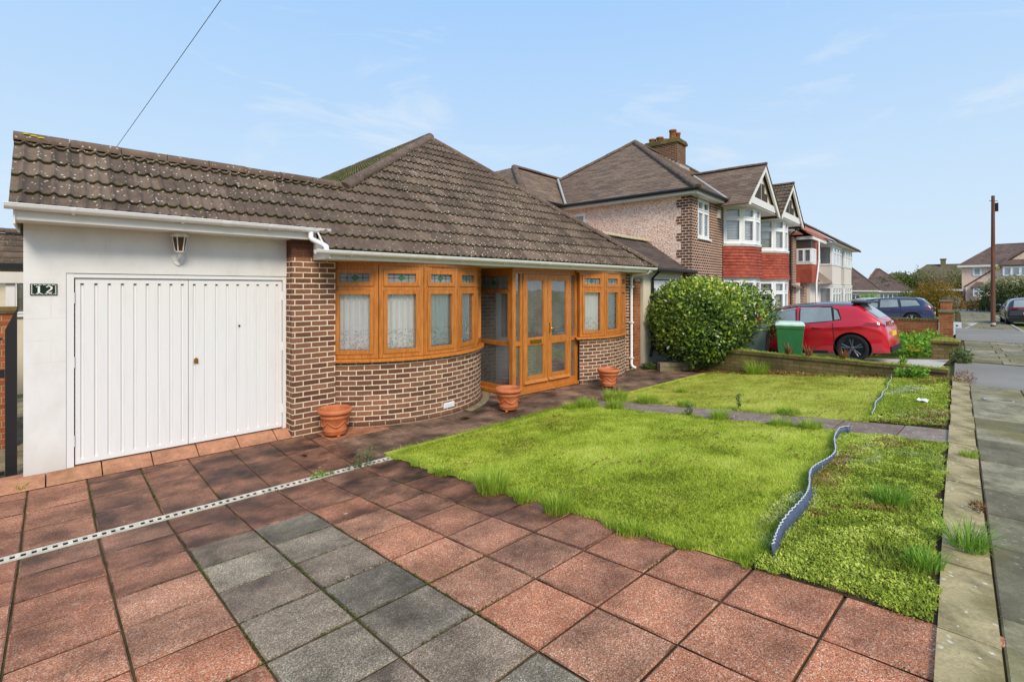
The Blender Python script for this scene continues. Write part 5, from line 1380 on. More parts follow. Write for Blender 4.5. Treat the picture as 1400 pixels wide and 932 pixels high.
# carriage lantern above the garage door
ln = thing('wall_lantern', 'white carriage lantern with dark amber glass above the garage door', 'lamp', (1.14, GY, 2.36))
m_ = MB(); m_.prism([(-0.06, -0.001, -0.02), (-0.035, -0.001, 0.055), (0.035, -0.001, 0.055), (0.06, -0.001, -0.02), (0.045, -0.001, -0.07), (0.0, -0.001, -0.105), (-0.045, -0.001, -0.07)], (0, -0.016, 0)); m_.build('back_plate', M['lamp_body'], ln, bevel=0.005)
m_ = MB(); m_.tube([(0, -0.015, -0.02), (0, -0.06, -0.035), (0, -0.10, -0.01), (0, -0.115, 0.03)], [0.014, 0.012, 0.012, 0.016], 8); m_.build('arm', M['lamp_body'], ln)
c0 = (0, -0.115, 0.04)
m_ = MB(); m_.lathe([(0.0, 0.0), (0.042, 0.0), (0.046, 0.012), (0.0, 0.012)], c0, 6); m_.lathe([(0.068, 0.165), (0.075, 0.165), (0.075, 0.180), (0.0, 0.182)], c0, 6)
for k2 in range(6):
    a = 2 * PI * k2 / 6; m_.tube([(c0[0] + 0.044 * math.cos(a), c0[1] + 0.044 * math.sin(a), c0[2] + 0.012), (c0[0] + 0.07 * math.cos(a), c0[1] + 0.07 * math.sin(a), c0[2] + 0.168)], 0.0055, 6)
m_.build('cage', M['lamp_body'], ln)
m_ = MB(); m_.lathe([(0.040, 0.012), (0.065, 0.165)], c0, 6, smooth=False); m_.build('lamp_glass', M['amber'], ln)
m_ = MB(); m_.lathe([(0.088, 0.172), (0.09, 0.18), (0.062, 0.205), (0.058, 0.222), (0.03, 0.236), (0.008, 0.24), (0.012, 0.255), (0.006, 0.268), (0.0, 0.27)], c0, 18); m_.build('lid', M['lamp_body'], ln)

ln.scale = (1.1, 1.1, 1.1)
# flower pots
def pot_parts():
    root = thing('flower_pot', '', 'flower pot')
    R0 = 0.225; Hh = 0.385
    m_ = MB()
    m_.lathe([(0.0, 0.03), (0.145, 0.03), (0.152, 0.04), (0.153, 0.075), (0.158, 0.08), (0.160, 0.09), (0.157, 0.095), (0.192, 0.262), (0.200, 0.268), (0.200, 0.282), (0.195, 0.288), (0.203, 0.318), (0.222, 0.322), (0.233, 0.336), (0.234, 0.356), (0.228, 0.375), (0.212, 0.385), (0.198, 0.378), (0.190, 0.35), (0.178, 0.29), (0.15, 0.13), (0.0, 0.12)], n=48)
    m_.build('pot_body', M['terracotta'], root)
    m_ = MB()
    for k2 in range(5):     # swags round the body
        a0 = 2 * PI * k2 / 5; P_ = []
        for i in range(13):
            t = i / 12; a = a0 + t * 2 * PI / 5; dip = 0.075 * math.sin(t * PI); z = 0.225 - dip; r = 0.157 + (z - 0.095) / 0.167 * 0.035 + 0.002; P_.append((r * math.cos(a), r * math.sin(a), z))
        m_.tube(P_, [0.006 + 0.008 * math.sin(i / 12 * PI) for i in range(13)], 6)
    m_.build('swag', M['terracotta'], root)
    for k2 in range(3):
        a = 2 * PI * k2 / 3 + 0.5; f_ = MB(); c_ = (0.125 * math.cos(a), 0.125 * math.sin(a)); f_.lathe([(0.0, 0.0), (0.022, 0.0), (0.026, 0.018), (0.018, 0.034)], (c_[0], c_[1], 0), 10); f_.build('foot', M['terracotta'], root)
    m_ = MB(); m_.lathe([(0.174, 0.26), (0.09, 0.268), (0.0, 0.262)], n=24); m_.build('soil', M['soil'], root)
    return root
p0 = pot_parts()
for i, (x, y, lab, r_) in enumerate(((2.90, 6.70, 'empty terracotta pot in front of the brick pier beside the garage', 0.0), (5.63, 6.06, 'empty terracotta pot at the left corner of the porch', 1.1), (8.50, 6.08, 'empty terracotta pot below the right hand bay', 2.3))):
    o = p0 if i == 0 else copy_tree(p0)
    o.location = (x, y, -0.088); o.rotation_euler = (0, 0, r_); o['label'] = lab; o['group'] = 'terracotta flower pots'; o['category'] = 'flower pot'

# overhead cable from the pole in the street to the rear of the garage
oc = MB(); a_ = Vector((0.9, 11.6, 4.55)); b_ = Vector((2.2, -9.0, 7.6)); P_ = []
A = Vector((0.836, 11.578, 4.489)); Bv = Vector((1.60, 4.4, 5.72))
dirv = (Vector((1.517, 6.815, 5.503)) - A)
for i in range(25):
    t = i / 24 * 3.2; P_.append(A + dirv * t + Vector((0, 0, 0.02 * (t * (t - 1)))))
oc.tube(P_, 0.0042, 5); tag(oc.build('overhead_cable', M['slot_grey']), 'thin dark overhead cable rising from the garage roof into the sky', 'cable')
# ------------------------------------------------------------------ neighbours' gardens and walls
m_ = MB(); m_.grid([[(x, y, ground_z(x, y) + 0.006) for x in (12.35, 13.2, 14.2, 15.4)] for y in (1.32, 1.6, 2.5, 3.5, 4.5, 5.36, 6.2, 7.1)]); struct(m_.build('neighbour_driveway', M['drive2']))
m_ = MB(); m_.grid([[(x, y, ground_z(x, y) + 0.006) for x in (21.2, 24, 28, 33, 37)] for y in (2.0, 3, 4, 5.36, 7.5, 8.6)]); struct(m_.build('neighbour_driveway', M['drive2']))
m_ = MB(); m_.grid([[(x, y, ground_z(x, y) + 0.004) for x in (-3.5, -2, -0.21)] for y in (7.2, 9, 13)]); struct(m_.build('side_path', M['pave']))

gwall = thing('garden_wall', 'low mossy brick wall between the farther lawn and the red car', 'wall', (12.08, 3.5, 0))
m_ = MB(); m_.box(-0.1, 0.1, -2.45, 2.75, -0.3, 0.42); m_.build('brickwork', M['brick_mossy'], gwall)
m_ = MB()
y = -2.46
while y < 2.72:
    L = 0.45 * random.uniform(0.9, 1.1); m_.box(-0.125 + random.uniform(-.006, .006), 0.125, y + .004, min(y + L, 2.76) - .004, 0.421, 0.485 + random.uniform(-.006, .006)); y += L
m_.build('coping', M['brick_mossy'], gwall, bevel=0.01)
tag(cover('moss_cover', M['cover'], lambda x, y: (x > 11.96) & (x < 12.2) & (y > 1.1) & (y < 6.1), (11.9, 12.25, 1.0, 6.2), 9000, 0.022, 0.05, 81), 'moss and small stonecrop growing along the top of the garden wall', 'moss', None, 'stuff')
for o in list(bpy.data.objects):
    if o.name.startswith('moss_cover'):
        me = o.data; co = np.empty(len(me.vertices) * 3, dtype=np.float32); me.vertices.foreach_get('co', co); co = co.reshape(-1, 3)
        co[:, 2] = co[:, 2] - gz_np(co[:, 0], co[:, 1]) + 0.478; me.vertices.foreach_set('co', co.ravel()); me.update()
tag(cover('leaf_litter', M['cover_brown'], lambda x, y: (x > 11.55) & (x < 12.0) & (y > 1.6) & (y < 6.2), (11.5, 12.0, 1.5, 6.3), 2500, 0.05, 0.05, 83), 'brown leaf litter along the foot of the mossy garden wall', 'leaf litter', None, 'stuff')
for (x, y, lab, sd_) in ((12.12, 2.7, 'dried seed head standing on the garden wall before the rear wheel', 301), (12.12, 3.35, 'dried seed head on the garden wall below the red car door', 302), (12.1, 3.75, 'dried seed head on the garden wall nearest the green bin', 303)):
    tuft(x, y, 0.10, 0.24, 46, M['cover_brown'], lab, sd_, cat='dry plant', name='dry_plant', group='dried seed heads on the garden wall', z=0.48, wd=0.007, spread=0.6)
tuft(12.12, 1.72, 0.08, 0.16, 60, M['weed'], 'small green plant growing on top of the garden wall near the street', 304, cat='plant', name='wall_plant', z=0.48, wd=0.009, spread=0.6)

st = thing('stone_kerb_wall', 'low lichen covered stone edging under the big green bush', 'wall', (11.05, 6.35, -0.1))
m_ = MB()
pts_ = [(0, 0), (0.5, -0.32), (1.0, -0.62), (1.4, -0.8)]
for (a, b) in zip(pts_[:-1], pts_[1:]):
    dx, dy = b[0] - a[0], b[1] - a[1]; L = math.hypot(dx, dy); n = 2
    for i in range(n):
        t0, t1 = i / n + 0.01, (i + 1) / n - 0.01
        for zc in (0, 0.11):
            m_.ob((a[0] + dx * t0, a[1] + dy * t0, zc), (dx * (t1 - t0), dy * (t1 - t0), 0), (-dy / L * 0.16, dx / L * 0.16, random.uniform(-.005, .005)), (0, 0, 0.10 + random.uniform(-.01, .012)))
m_.build('stones', M['stone'], st, bevel=0.012)

# the big glossy bush
root = thing('camellia_bush', 'large rounded glossy green bush at the far corner of the lawn', 'bush', (12.55, 6.05, -0.05))
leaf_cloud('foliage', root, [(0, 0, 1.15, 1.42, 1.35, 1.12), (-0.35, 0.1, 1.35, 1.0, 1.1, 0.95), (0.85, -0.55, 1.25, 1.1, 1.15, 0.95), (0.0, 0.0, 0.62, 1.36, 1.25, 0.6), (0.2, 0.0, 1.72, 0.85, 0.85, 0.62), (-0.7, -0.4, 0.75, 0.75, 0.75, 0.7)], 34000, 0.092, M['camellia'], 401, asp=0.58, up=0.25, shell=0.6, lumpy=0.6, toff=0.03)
m_ = MB()
for k in range(7):
    a = k * 0.9; m_.tube([(0.05 * math.cos(a), 0.05 * math.sin(a), -0.1), (0.25 * math.cos(a), 0.25 * math.sin(a), 0.5), (0.7 * math.cos(a), 0.65 * math.sin(a), 1.15), (0.95 * math.cos(a), 0.9 * math.sin(a), 1.7)], [0.05, 0.035, 0.02, 0.008], 7)
m_.build('trunk', M['bark'], root)
m_ = MB()
for k in range(16):
    z = 0.5 + k * 0.075; yb = random.uniform(-0.2, 0.3); m_.tube([(-1.2, yb, z), (-1.55 + random.uniform(-.1, .1), yb + random.uniform(-.1, .1), z + 0.08), (-1.75 - random.uniform(0, .2), yb, z + random.uniform(0.1, 0.3))], [0.008, 0.005, 0.003], 5)
m_.build('twigs', M['bark'], root)
leafy('low_plant', 'low dark foliage at the foot of the white downpipe', 'plant', (11.2, 6.75, -0.09), [(0, 0, 0.06, 0.3, 0.2, 0.09)], 420, 0.06, M['hedge'], 402)

pier_ = thing('brick_pier', 'short square brick pier with a mossy cap at the pavement edge', 'pier', (15.6, 1.42, 0.26), 0.08)
m_ = MB(); m_.box(-0.24, 0.24, -0.24, 0.24, -0.2, 0.42); m_.build('shaft', M['brick_mossy'], pier_)
m_ = MB()
cap = [(-0.28, -0.28), (0.28, -0.28), (0.28, 0.28), (-0.28, 0.28)]
m_.box(-0.28, 0.28, -0.28, 0.28, 0.421, 0.47)
for i in range(4):
    a, b = cap[i], cap[(i + 1) % 4]; m_.face([(a[0], a[1], 0.47), (b[0], b[1], 0.47), (b[0] * 0.4, b[1] * 0.4, 0.54), (a[0] * 0.4, a[1] * 0.4, 0.54)])
m_.face([(c[0] * 0.4, c[1] * 0.4, 0.54) for c in cap]); m_.build('cap', M['brick_mossy'], pier_)
for (x, y, zt_, lab) in ((20.8, 1.86, 1.28, 'tall orange brick gate pier at the pavement edge before the blue car'), (24.6, 2.2, 1.55, 'dark capped brick gate pier behind the tall orange one')):
    p_ = thing('gate_pier', lab, 'pier', (x, y, 0.2), 0.08)
    m_ = MB(); m_.box(-0.17, 0.17, -0.17, 0.17, -0.2, zt_ - 0.27); m_.build('shaft', M['brick_orange'], p_)
    m_ = MB(); m_.box(-0.2, 0.2, -0.2, 0.2, zt_ - 0.269, zt_ - 0.2); m_.build('cap', M['stone'], p_, bevel=0.01)
w2 = thing('boundary_wall', 'low brown brick wall in front of the blue estate car', 'wall', (20.75, 4.0, 0))
m_ = MB(); m_.box(-0.1, 0.1, -1.95, 2.6, -0.3, 0.92); m_.build('brickwork', M['brick_orange'], w2)
m_ = MB()
y = -1.95
while y < 2.55: m_.box(-0.115, 0.115, y + .004, y + 0.071, 0.921, 1.0 + random.uniform(-.004, .004)); y += 0.075
m_.build('coping', M['brick_mossy'], w2)
leafs = [(16.6 + 0.55 * (i % 7), 2.05 + 0.8 * (i // 7) + 0.03 * (i % 7)) for i in range(21)]
leaf_blobs = [(x - 18.3, y - 2.8, 0.16 + 0.06 * math.sin(i * 2.1), 0.5, 0.5, 0.24 + 0.08 * math.sin(i * 1.3)) for i, (x, y) in enumerate(leafs)]
o = leaf_cloud('leafy_ground_cover', None, leaf_blobs, 5200, 0.13, M['weed'], 403); o.location = (18.3, 2.8, 0.22); tag(o, 'mass of fresh green leafy plants beyond the red car drive', 'ground cover', None, 'stuff')
yb = thing('yellow_object', 'small yellow plastic box lying among the leaves behind the red car', 'box', (16.9, 2.2, 0.3), 0.4)
m_ = MB(); m_.box(-0.16, 0.16, -0.12, 0.12, 0, 0.16); m_.build('box_body', M['yellow_box'], yb, bevel=0.02)
m_ = MB(); m_.box(-0.17, 0.17, -0.13, 0.13, 0.161, 0.19); m_.build('lid', M['yellow_box'], yb, bevel=0.01)

# wheelie bins
def bin_(loc, rz, mat, lid, label):
    r_ = thing('wheelie_bin', label, 'bin', loc, rz)
    m_ = MB(); zs_ = [(0.03, 0.23, 0.25), (0.9, 0.285, 0.335), (0.93, 0.30, 0.35), (0.99, 0.30, 0.35)]
    rows = [[(-a, -b, z), (a, -b, z), (a, b, z), (-a, b, z)] for z, a, b in zs_]; m_.grid(rows, smooth=False, closed=True); m_.face(rows[0][::-1]); m_.build('bin_body', mat, r_, bevel=0.015)
    m_ = MB(); lr = [[(-0.305, -0.36, 0.992), (0.305, -0.36, 0.992), (0.305, 0.37, 0.992), (-0.305, 0.37, 0.992)], [(-0.305, -0.36, 1.03), (0.305, -0.36, 1.03), (0.305, 0.37, 1.04), (-0.305, 0.37, 1.04)], [(-0.22, -0.27, 1.065), (0.22, -0.27, 1.065), (0.22, 0.28, 1.075), (-0.22, 0.28, 1.075)]]
    m_.grid(lr, smooth=False, closed=True); m_.face(lr[-1]); m_.face(lr[0][::-1]); m_.tube([(-0.25, 0.39, 1.0), (0.25, 0.39, 1.0)], 0.016, 8); m_.build('lid', lid, r_, bevel=0.008)
    for s_ in (-1, 1):
        m_ = MB(); m_.lathe([(0.0, -0.025), (0.095, -0.025), (0.1, -0.015), (0.1, 0.015), (0.095, 0.025), (0.0, 0.025)], (s_ * 0.27, 0.27, 0.1), 18, axis='x'); m_.build('wheel', M['tyre'], r_)
    return r_
bin_((12.98, 4.0, 0.10), math.radians(-72), M['bin_green'], M['bin_lid'], 'green wheelie bin with a pale lid beside the red car')
bin_((13.2, 4.85, 0.0), math.radians(-80), M['bin_grey'], M['bin_grey'], 'grey green wheelie bin half hidden by the big bush')

# ------------------------------------------------------------------ telegraph pole
tp = thing('telegraph_pole', 'tall reddish brown wooden telegraph pole at the pavement edge', 'pole', (32.9, 1.26, 0.13))
m_ = MB(); m_.tube([(0, 0, -0.3), (0, 0, 0.05), (0.01, 0, 3), (0.0, 0, 6.3)], [0.09, 0.09, 0.08, 0.064], 14); m_.build('shaft', M['pole'], tp)
m_ = MB(); m_.box(0.06, 0.18, -0.18, -0.05, 5.55, 5.95); m_.tube([(-0.2, 0.12, 6.05), (0.2, -0.15, 6.05)], 0.015, 6)
m_.build('fittings', M['black_plastic'], tp)
m_ = MB(); m_.lathe([(0.096, 0), (0.096, 0.09)], (0, 0, 0.12), 14); m_.build('band', M['strip_top'], tp)

# ------------------------------------------------------------------ semi-detached pair
TH = math.radians(5.3); SO = (14.09, 7.06)
def s2w(s, v, z=0): return (SO[0] + s * math.cos(TH) - v * math.sin(TH), SO[1] + s * math.sin(TH) + v * math.cos(TH), z)
def plain_tiles(m_, O, e, s, er, sr, seed, gauge=0.115): tile_roof(m_, O, e, s, er, sr, tw=0.33, rolls=1, gauge=gauge, roll_h=0.0, lip=0.013, n_per=1, seed=seed, jit=0.003)
def tri_bisect(o, planes): clip_mesh(o, planes)
def semi(label, mir, roofm, seed, stack):
    r_ = thing('semi_detached_house', label, 'house', s2w(0, 0), TH)
    W_ = 6.35; X = (lambda x: 12.70 - x) if mir else (lambda x: x)
    def bx(m_, x0, x1, *a): m_.box(min(X(x0), X(x1)), max(X(x0), X(x1)), *a)
    def unit(xa, ya, xb, yb, **k):
        if mir: return window_unit(r_, (X(xb), yb), (X(xa), ya), **k)
        return window_unit(r_, (xa, ya), (xb, yb), **k)
    m_ = MB(); bx(m_, 0, 0.2, 0.22, 7.6, -0.4, 4.95); bx(m_, 0.2, W_, 7.4, 7.6, -0.4, 4.95); m_.build('side_wall', M['pebbledash'], r_)
    m_ = MB(); bx(m_, 0.0, 0.55, 0, 0.22, -0.4, 4.95); bx(m_, 1.62, 2.86, 0, 0.22, -0.4, 4.95); bx(m_, 0.55, 1.62, 0, 0.22, -0.4, 3.55); bx(m_, 0.55, 1.62, 0, 0.22, 4.8, 4.95)
    m2_ = MB(); bx(m2_, 5.62, W_, 0, 0.22, -0.4, 4.95); m2_.build('front_wall', M['brick_pink'], r_)
    z = -0.4; k = 0
    while z < 4.9:    # toothed quoins returning on the side
        d_ = 0.46 if k % 2 else 0.30; bx(m_, -0.004, 0.1, 0.0, d_, z, min(z + 0.255, 4.93)); z += 0.255; k += 1
    m_.build('front_wall', M['brick_pink'], r_)
    unit(0.56, 0.06, 1.61, 0.06, z0=3.56, z1=4.79, cols=2, transom=4.42, fill='blind', sill=0.08, fw=0.06, sash=0.04)
    # two storey curved bay
    cx_ = 4.24; R_ = 1.635; cy_ = 0.885; ang = [-57, -34, -11.5, 11.5, 34, 57]
    P_ = lambda a, d_=0: (cx_ + (R_ + d_) * math.sin(math.radians(a)), cy_ - (R_ + d_) * math.cos(math.radians(a)))
    for i in range(5):
        a, b = P_(ang[i]), P_(ang[i + 1])
        unit(a[0], a[1], b[0], b[1], z0=3.56, z1=4.82, transom=4.4, fill='blind', sill=0.05, fw=0.055, sash=0.045)
        unit(a[0], a[1], b[0], b[1], z0=0.78, z1=2.28, transom=1.82, fill='blind', sill=0.05, fw=0.055, sash=0.045)
    def arc_wall(z0, z1, mat, d0=0.02, d1=0.02, nm='bay_wall', uvs=None):
        m_ = MB(); n = 30; rows = []; uu = []
        for z, d_ in ((z0, d0), (z1, d1)):
            rows.append([(X(P_(-58 + 116 * i / n, d_)[0]), P_(-58 + 116 * i / n, d_)[1], z) for i in range(n + 1)]); uu.append([(math.radians(-58 + 116 * i / n) * R_, z) for i in range(n + 1)])
        if mir: rows = [q[::-1] for q in rows]; uu = [q[::-1] for q in uu]
        m_.grid(rows, uvs=uu); return m_.build(nm, mat, r_)
    arc_wall(-0.4, 0.74, M['brick_pink']); arc_wall(4.8, 4.98, M['timber_black'], 0.03, 0.03, 'bay_head'); arc_wall(3.44, 3.52, M['lead_flash'], 0.09, 0.06, 'flashing'); arc_wall(2.28, 2.4, M['white_upvc'], 0.03, 0.03, 'bay_head')
    m_ = MB(); n = 30; k = 0; z = 2.36     # red hanging tiles, courses with lips, slight bell at the foot
    while z < 3.44:
        flare = 0.05 * max(0, 1 - (z - 2.36) / 0.3); g_ = 0.108
        rows = []; uu = []
        for zz, d_ in ((z, 0.05 + flare), (z, 0.085 + flare), (min(z + g_, 3.46), 0.06 + flare * 0.7)):
            rows.append([(X(P_(-58 + 116 * i / n, d_)[0]), P_(-58 + 116 * i / n, d_)[1], zz) for i in range(n + 1)]); uu.append([(i * 0.66 + k * 0.5, k + 0.3) for i in range(n + 1)])
        if mir: rows = [q[::-1] for q in rows]; uu = [q[::-1] for q in uu]
        m_.grid(rows, uvs=uu, smooth=False); z += g_; k += 1
    m_.build('hanging_tiles', M['red_tile'], r_)
    # ground floor entrance beside the bay: recessed arched porch
    m_ = MB(); bx(m_, 0.3, 1.5, 0.1, 0.24, -0.3, 2.0); 
    po_ = MB(); c_ = []
    for i in range(13):
        t = PI * i / 12; c_.append((X(1.0 + 0.55 * math.cos(t)), -0.012, 1.55 + 0.5 * math.sin(t)))
    po_.tube(c_, 0.09, 6); po_.tube([(X(1.55), -0.012, -0.3), (X(1.55), -0.012, 1.55)], 0.09, 6); po_.tube([(X(0.45), -0.012, -0.3), (X(0.45), -0.012, 1.55)], 0.09, 6); po_.build('arch', M['brick_orange'], r_)
    dm = MB(); bx(dm, 0.52, 1.48, -0.02, -0.005, -0.3, 1.6); do_ = dm.build('front_door', M['white_upvc'], r_)
    for xa_, xb_ in ((0.62, 0.96), (1.04, 1.38)):
        dg = MB(); bx(dg, xa_, xb_, -0.026, -0.0205, 0.7, 1.5); dg.build('pane', M['car_glass'], do_)
    # gable over the bay
    gx, gz_, gl_, gb = 4.24, 6.32, 2.25, 4.80; gy = -0.98; hw = gx - gl_
    m_ = MB(); m_.prism([(X(gx - hw + 0.3), gy + 0.12, gb + 0.12), (X(gx + hw - 0.3), gy + 0.12, gb + 0.12), (X(gx), gy + 0.12, gz_ - 0.16)], (0, 0.08, 0)); m_.build('gable_panel', M['cream_render'], r_)
    m_ = MB()
    for s_ in (-1, 1):
        m_.prism([(X(gx + s_ * (hw + 0.12)), gy - 0.04, gb - 0.10), (X(gx + s_ * (hw - 0.16)), gy - 0.04, gb - 0.10), (X(gx), gy - 0.04, gz_ - 0.22), (X(gx), gy - 0.04, gz_ + 0.02)], (0, 0.06, 0))
    bx(m_, gx - hw * 0.78, gx + hw * 0.78, gy + 0.02, gy + 0.10, gb + 0.02, gb + 0.26); m_.build('barge_board', M['fascia'], r_)
    m_ = MB()
    for fx in (-0.55, -0.2, 0.2, 0.55):
        xx = gx + fx * 1.1; zt2 = gz_ - 0.25 - abs(fx) * 1.1 * (gz_ - gb) / hw; bx(m_, xx - 0.16, xx + 0.16, gy + 0.10, gy + 0.118, gb + 0.28, max(gb + 0.3, zt2 - 0.2))
    m_.build('timber_panel', M['timber_black'], r_)
    m_ = MB(); bx(m_, gx - hw + 0.05, gx + hw - 0.05, gy + 0.05, 0.1, gb - 0.02, gb); m_.build('soffit', M['fascia'], r_)
    sl_ = (gz_ - gb) / hw; L_ = math.hypot(hw + 0.14, (hw + 0.14) * sl_)
    tiler = tile_roof if roofm is M['roof'] else plain_tiles
    for s_ in (-1, 1):
        m_ = MB(); ex = X(gx + s_ * (hw + 0.14)); ez = gb - 0.14 * sl_ + 0.03; sd_ = Vector((X(gx) - ex, 0, (hw + 0.14) * sl_)).normalized()
        kw = dict(gauge=0.3, n_per=3, seed=seed) if roofm is M['roof'] else dict(seed=seed)
        if roofm is M['roof']: tile_roof(m_, (ex, gy - 0.07, ez), (0, 1, 0), sd_, (0, 3.0), (0, L_), **kw)
        else: plain_tiles(m_, (ex, gy - 0.07, ez), (0, 1, 0), sd_, (0, 3.0), (0, L_), seed)
        go = m_.build('gable_roof', roofm, r_)
    # main hipped roof
    ez = 4.93; kk = 0.742; c_ = 1 / math.hypot(1, kk); ap = 3.87; ym = 3.85; zr = ez + kk * 4.15
    up = Vector((0, c_, kk * c_)); Ls = 4.15 / c_
    m_ = MB(); x0, x1 = sorted((X(-0.3), X(W_))); plain_tiles(m_, (0, -0.3, ez), (1, 0, 0), up, (x0, x1), (0, Ls), seed + 1); ro_ = m_.build('roof', roofm if roofm is not M['roof'] else M['roof_brown'], r_)
    sg = -1 if not mir else 1
    hipn = Vector((sg * 4.15, 4.17, 0)).normalized()
    clip_mesh(ro_, [((X(ap), ym, 0), hipn)])
    m_ = MB(); ups = Vector((-sg * c_, 0, kk * c_)); e_ = (0, 1, 0)
    plain_tiles(m_, (X(-0.3), 0, ez), e_, ups, (-0.3, 8.0), (0, Ls), seed + 2); sr = m_.build('roof', M['roof_brown'] if not mir else M['roof_brown'], r_)
    clip_mesh(sr, [((X(ap), ym, 0), -hipn), ((X(ap), ym, 0), Vector((-sg * -4.15 * -1, 4.17, 0)).normalized() if False else Vector((-sg * 4.15 * -1, 4.17, 0)).normalized())] if False else [((X(ap), ym, 0), -hipn), ((X(ap), ym, 0), Vector((-sg * 4.15, 4.17, 0)).normalized())])
    m_ = MB(); m_.face([(X(-0.3), 8.0, ez), (X(W_), 8.0, ez), (X(W_), ym, zr), (X(ap), ym, zr)][:: (1 if mir else -1)]); m_.build('rear_roof', M['roof_brown'], r_)
    m_ = MB(); ridge_run(m_, (X(-0.32), -0.32, ez + 0.02), (X(ap), ym, zr + 0.01), 0.13); ridge_run(m_, (X(ap), ym, zr), (X(W_), ym, zr), 0.12); ridge_run(m_, (X(-0.32), 8.02, ez + 0.02), (X(ap), ym, zr + 0.01), 0.12); m_.build('ridge_tiles', M['ridge'], r_); m_ = MB(); ridge_run(m_, (X(gx), gy - 0.08, gz_ + 0.06), (X(gx), 1.9, gz_ + 0.06), 0.09)
    m_.build('ridge_tiles', M['ridge'], r_)
    m_ = MB(); bx(m_, -0.26, 2.35, -0.26, -0.24, 4.80, 4.93); bx(m_, -0.26, -0.24, -0.26, 7.9, 4.80, 4.93); bx(m_, -0.24, W_, -0.24, 0.0, 4.80, 4.815); bx(m_, -0.24, 0.0, 0.0, 7.9, 4.80, 4.815); m_.build('fascia', M['fascia'], r_)
    m_ = MB(); m_.tube([(X(-0.3), -0.32, 4.93), (X(2.3), -0.32, 4.92)], 0.055, 8); m_.tube([(X(-0.32), -0.33, 4.93), (X(-0.32), 7.9, 4.92)], 0.055, 8)
    if mir: m_.tube([(X(0.12), -0.32, 4.9), (X(0.12), -0.05, 4.6), (X(0.12), -0.05, -0.2)], 0.045, 8)
    m_.build('gutter', M['black_plastic'], r_)
    if stack:
        m_ = MB(); m_.box(6.0, 6.95, 2.95, 4.4, 7.0, 8.35); ch = m_.build('chimney', M['brick_dark'], r_)
        m_ = MB(); m_.box(5.93, 7.02, 2.88, 4.47, 8.35, 8.47); m_.box(5.96, 6.99, 2.91, 4.44, 8.47, 8.55); m_.build('corbel', M['brick_mossy'], ch)
        for (px_, py_, h_) in ((6.25, 3.25, 0.42), (6.7, 3.25, 0.40), (6.25, 3.85, 0.22), (6.7, 3.85, 0.24), (6.25, 4.2, 0.2)):
            m_ = MB(); m_.lathe([(0.15, 0), (0.14, h_ - 0.08), (0.165, h_ - 0.07), (0.165, h_), (0.12, h_), (0.11, h_ - 0.2)], (px_, py_, 8.55), 12); m_.build('chimney_pot', M['brick_orange'], ch)
        m_ = MB(); z = 7.3
        for i in range(9): m_.box(5.97, 5.998, 2.9 + i * 0.17, 3.06 + i * 0.17, 7.25 + i * 0.10, 7.45 + i * 0.10)
        m_.box(5.93, 7.0, 2.80, 2.948, 7.22, 7.36); m_.build('flashing', M['lead_flash'], r_)
    return r_
sa = semi('pink pebbledashed semi with brick front, red tiled bay and tall chimney', False, M['roof_brown'], 11, True)
sb = semi('right hand semi of the pair with brown tiled gable and red tiled bay', True, M['roof'], 31, False)
# side window and rear wing of the pebbledashed semi, alarm box, valley
m_ = MB(); m_.box(-0.03, 0.0, 3.75, 4.35, 3.85, 4.62); sw = m_.build('window', M['white_upvc'], sa)
m_ = MB(); m_.box(-0.036, -0.031, 3.83, 4.27, 3.93, 4.54); m_.build('pane', M['car_glass'], sw)
m_ = MB(); m_.box(2.25, 2.42, -0.08, 0.0, 4.35, 4.62); m_.build('alarm_box', M['fascia'], sa, bevel=0.02)
m_ = MB(); m_.tube([(3.25 - 0.9, -0.28, 4.98), (3.25 + 0.9, 1.5, 6.3)], 0.05, 6); m_.build('flashing', M['lead_flash'], sa)
m_ = MB(); m_.box(-2.2, 0.05, 4.75, 9.0, -0.3, 4.9); m_.build('rear_wing', M['pebbledash'], sa)
m_ = MB()
A0, A1, A2, A3 = (-2.5, 4.45, 4.93), (0.8, 4.45, 4.93), (1.9, 6.3, 6.5), (-0.9, 6.3, 6.5)
plain_tiles(m_, (0, 4.45, 4.93), (1, 0, 0), Vector((0, 0.763, 0.647)), (-2.5, 2.2), (0, 2.43), 51); rw = m_.build('rear_roof', M['roof_brown'], sa); clip_mesh(rw, [((-0.9, 6.3, 0), Vector((-1.85, 1.6, 0)).normalized())])
m_ = MB(); plain_tiles(m_, (-2.5, 0, 4.93), (0, 1, 0), Vector((0.714, 0, 0.7)), (4.45, 9.0), (0, 2.25), 52); rw = m_.build('rear_roof', M['roof_brown'], sa); clip_mesh(rw, [((-0.9, 6.3, 0), Vector((1.85, -1.6, 0)).normalized() * 1.0)])
m_ = MB(); ridge_run(m_, (-2.52, 4.43, 4.96), (-0.9, 6.3, 6.52), 0.12); ridge_run(m_, (-0.9, 6.3, 6.52), (2.0, 6.3, 6.52), 0.11); m_.build('ridge_tiles', M['ridge'], sa)
m_ = MB(); m_.tube([(-2.5, 4.42, 4.92), (0.0, 4.42, 4.92)], 0.055, 8); m_.build('gutter', M['black_plastic'], sa)
m_ = MB(); m_.tube([(-0.3, 4.4, 4.97), (1.3, 5.9, 6.35)], 0.05, 6); m_.build('flashing', M['lead_flash'], sa)

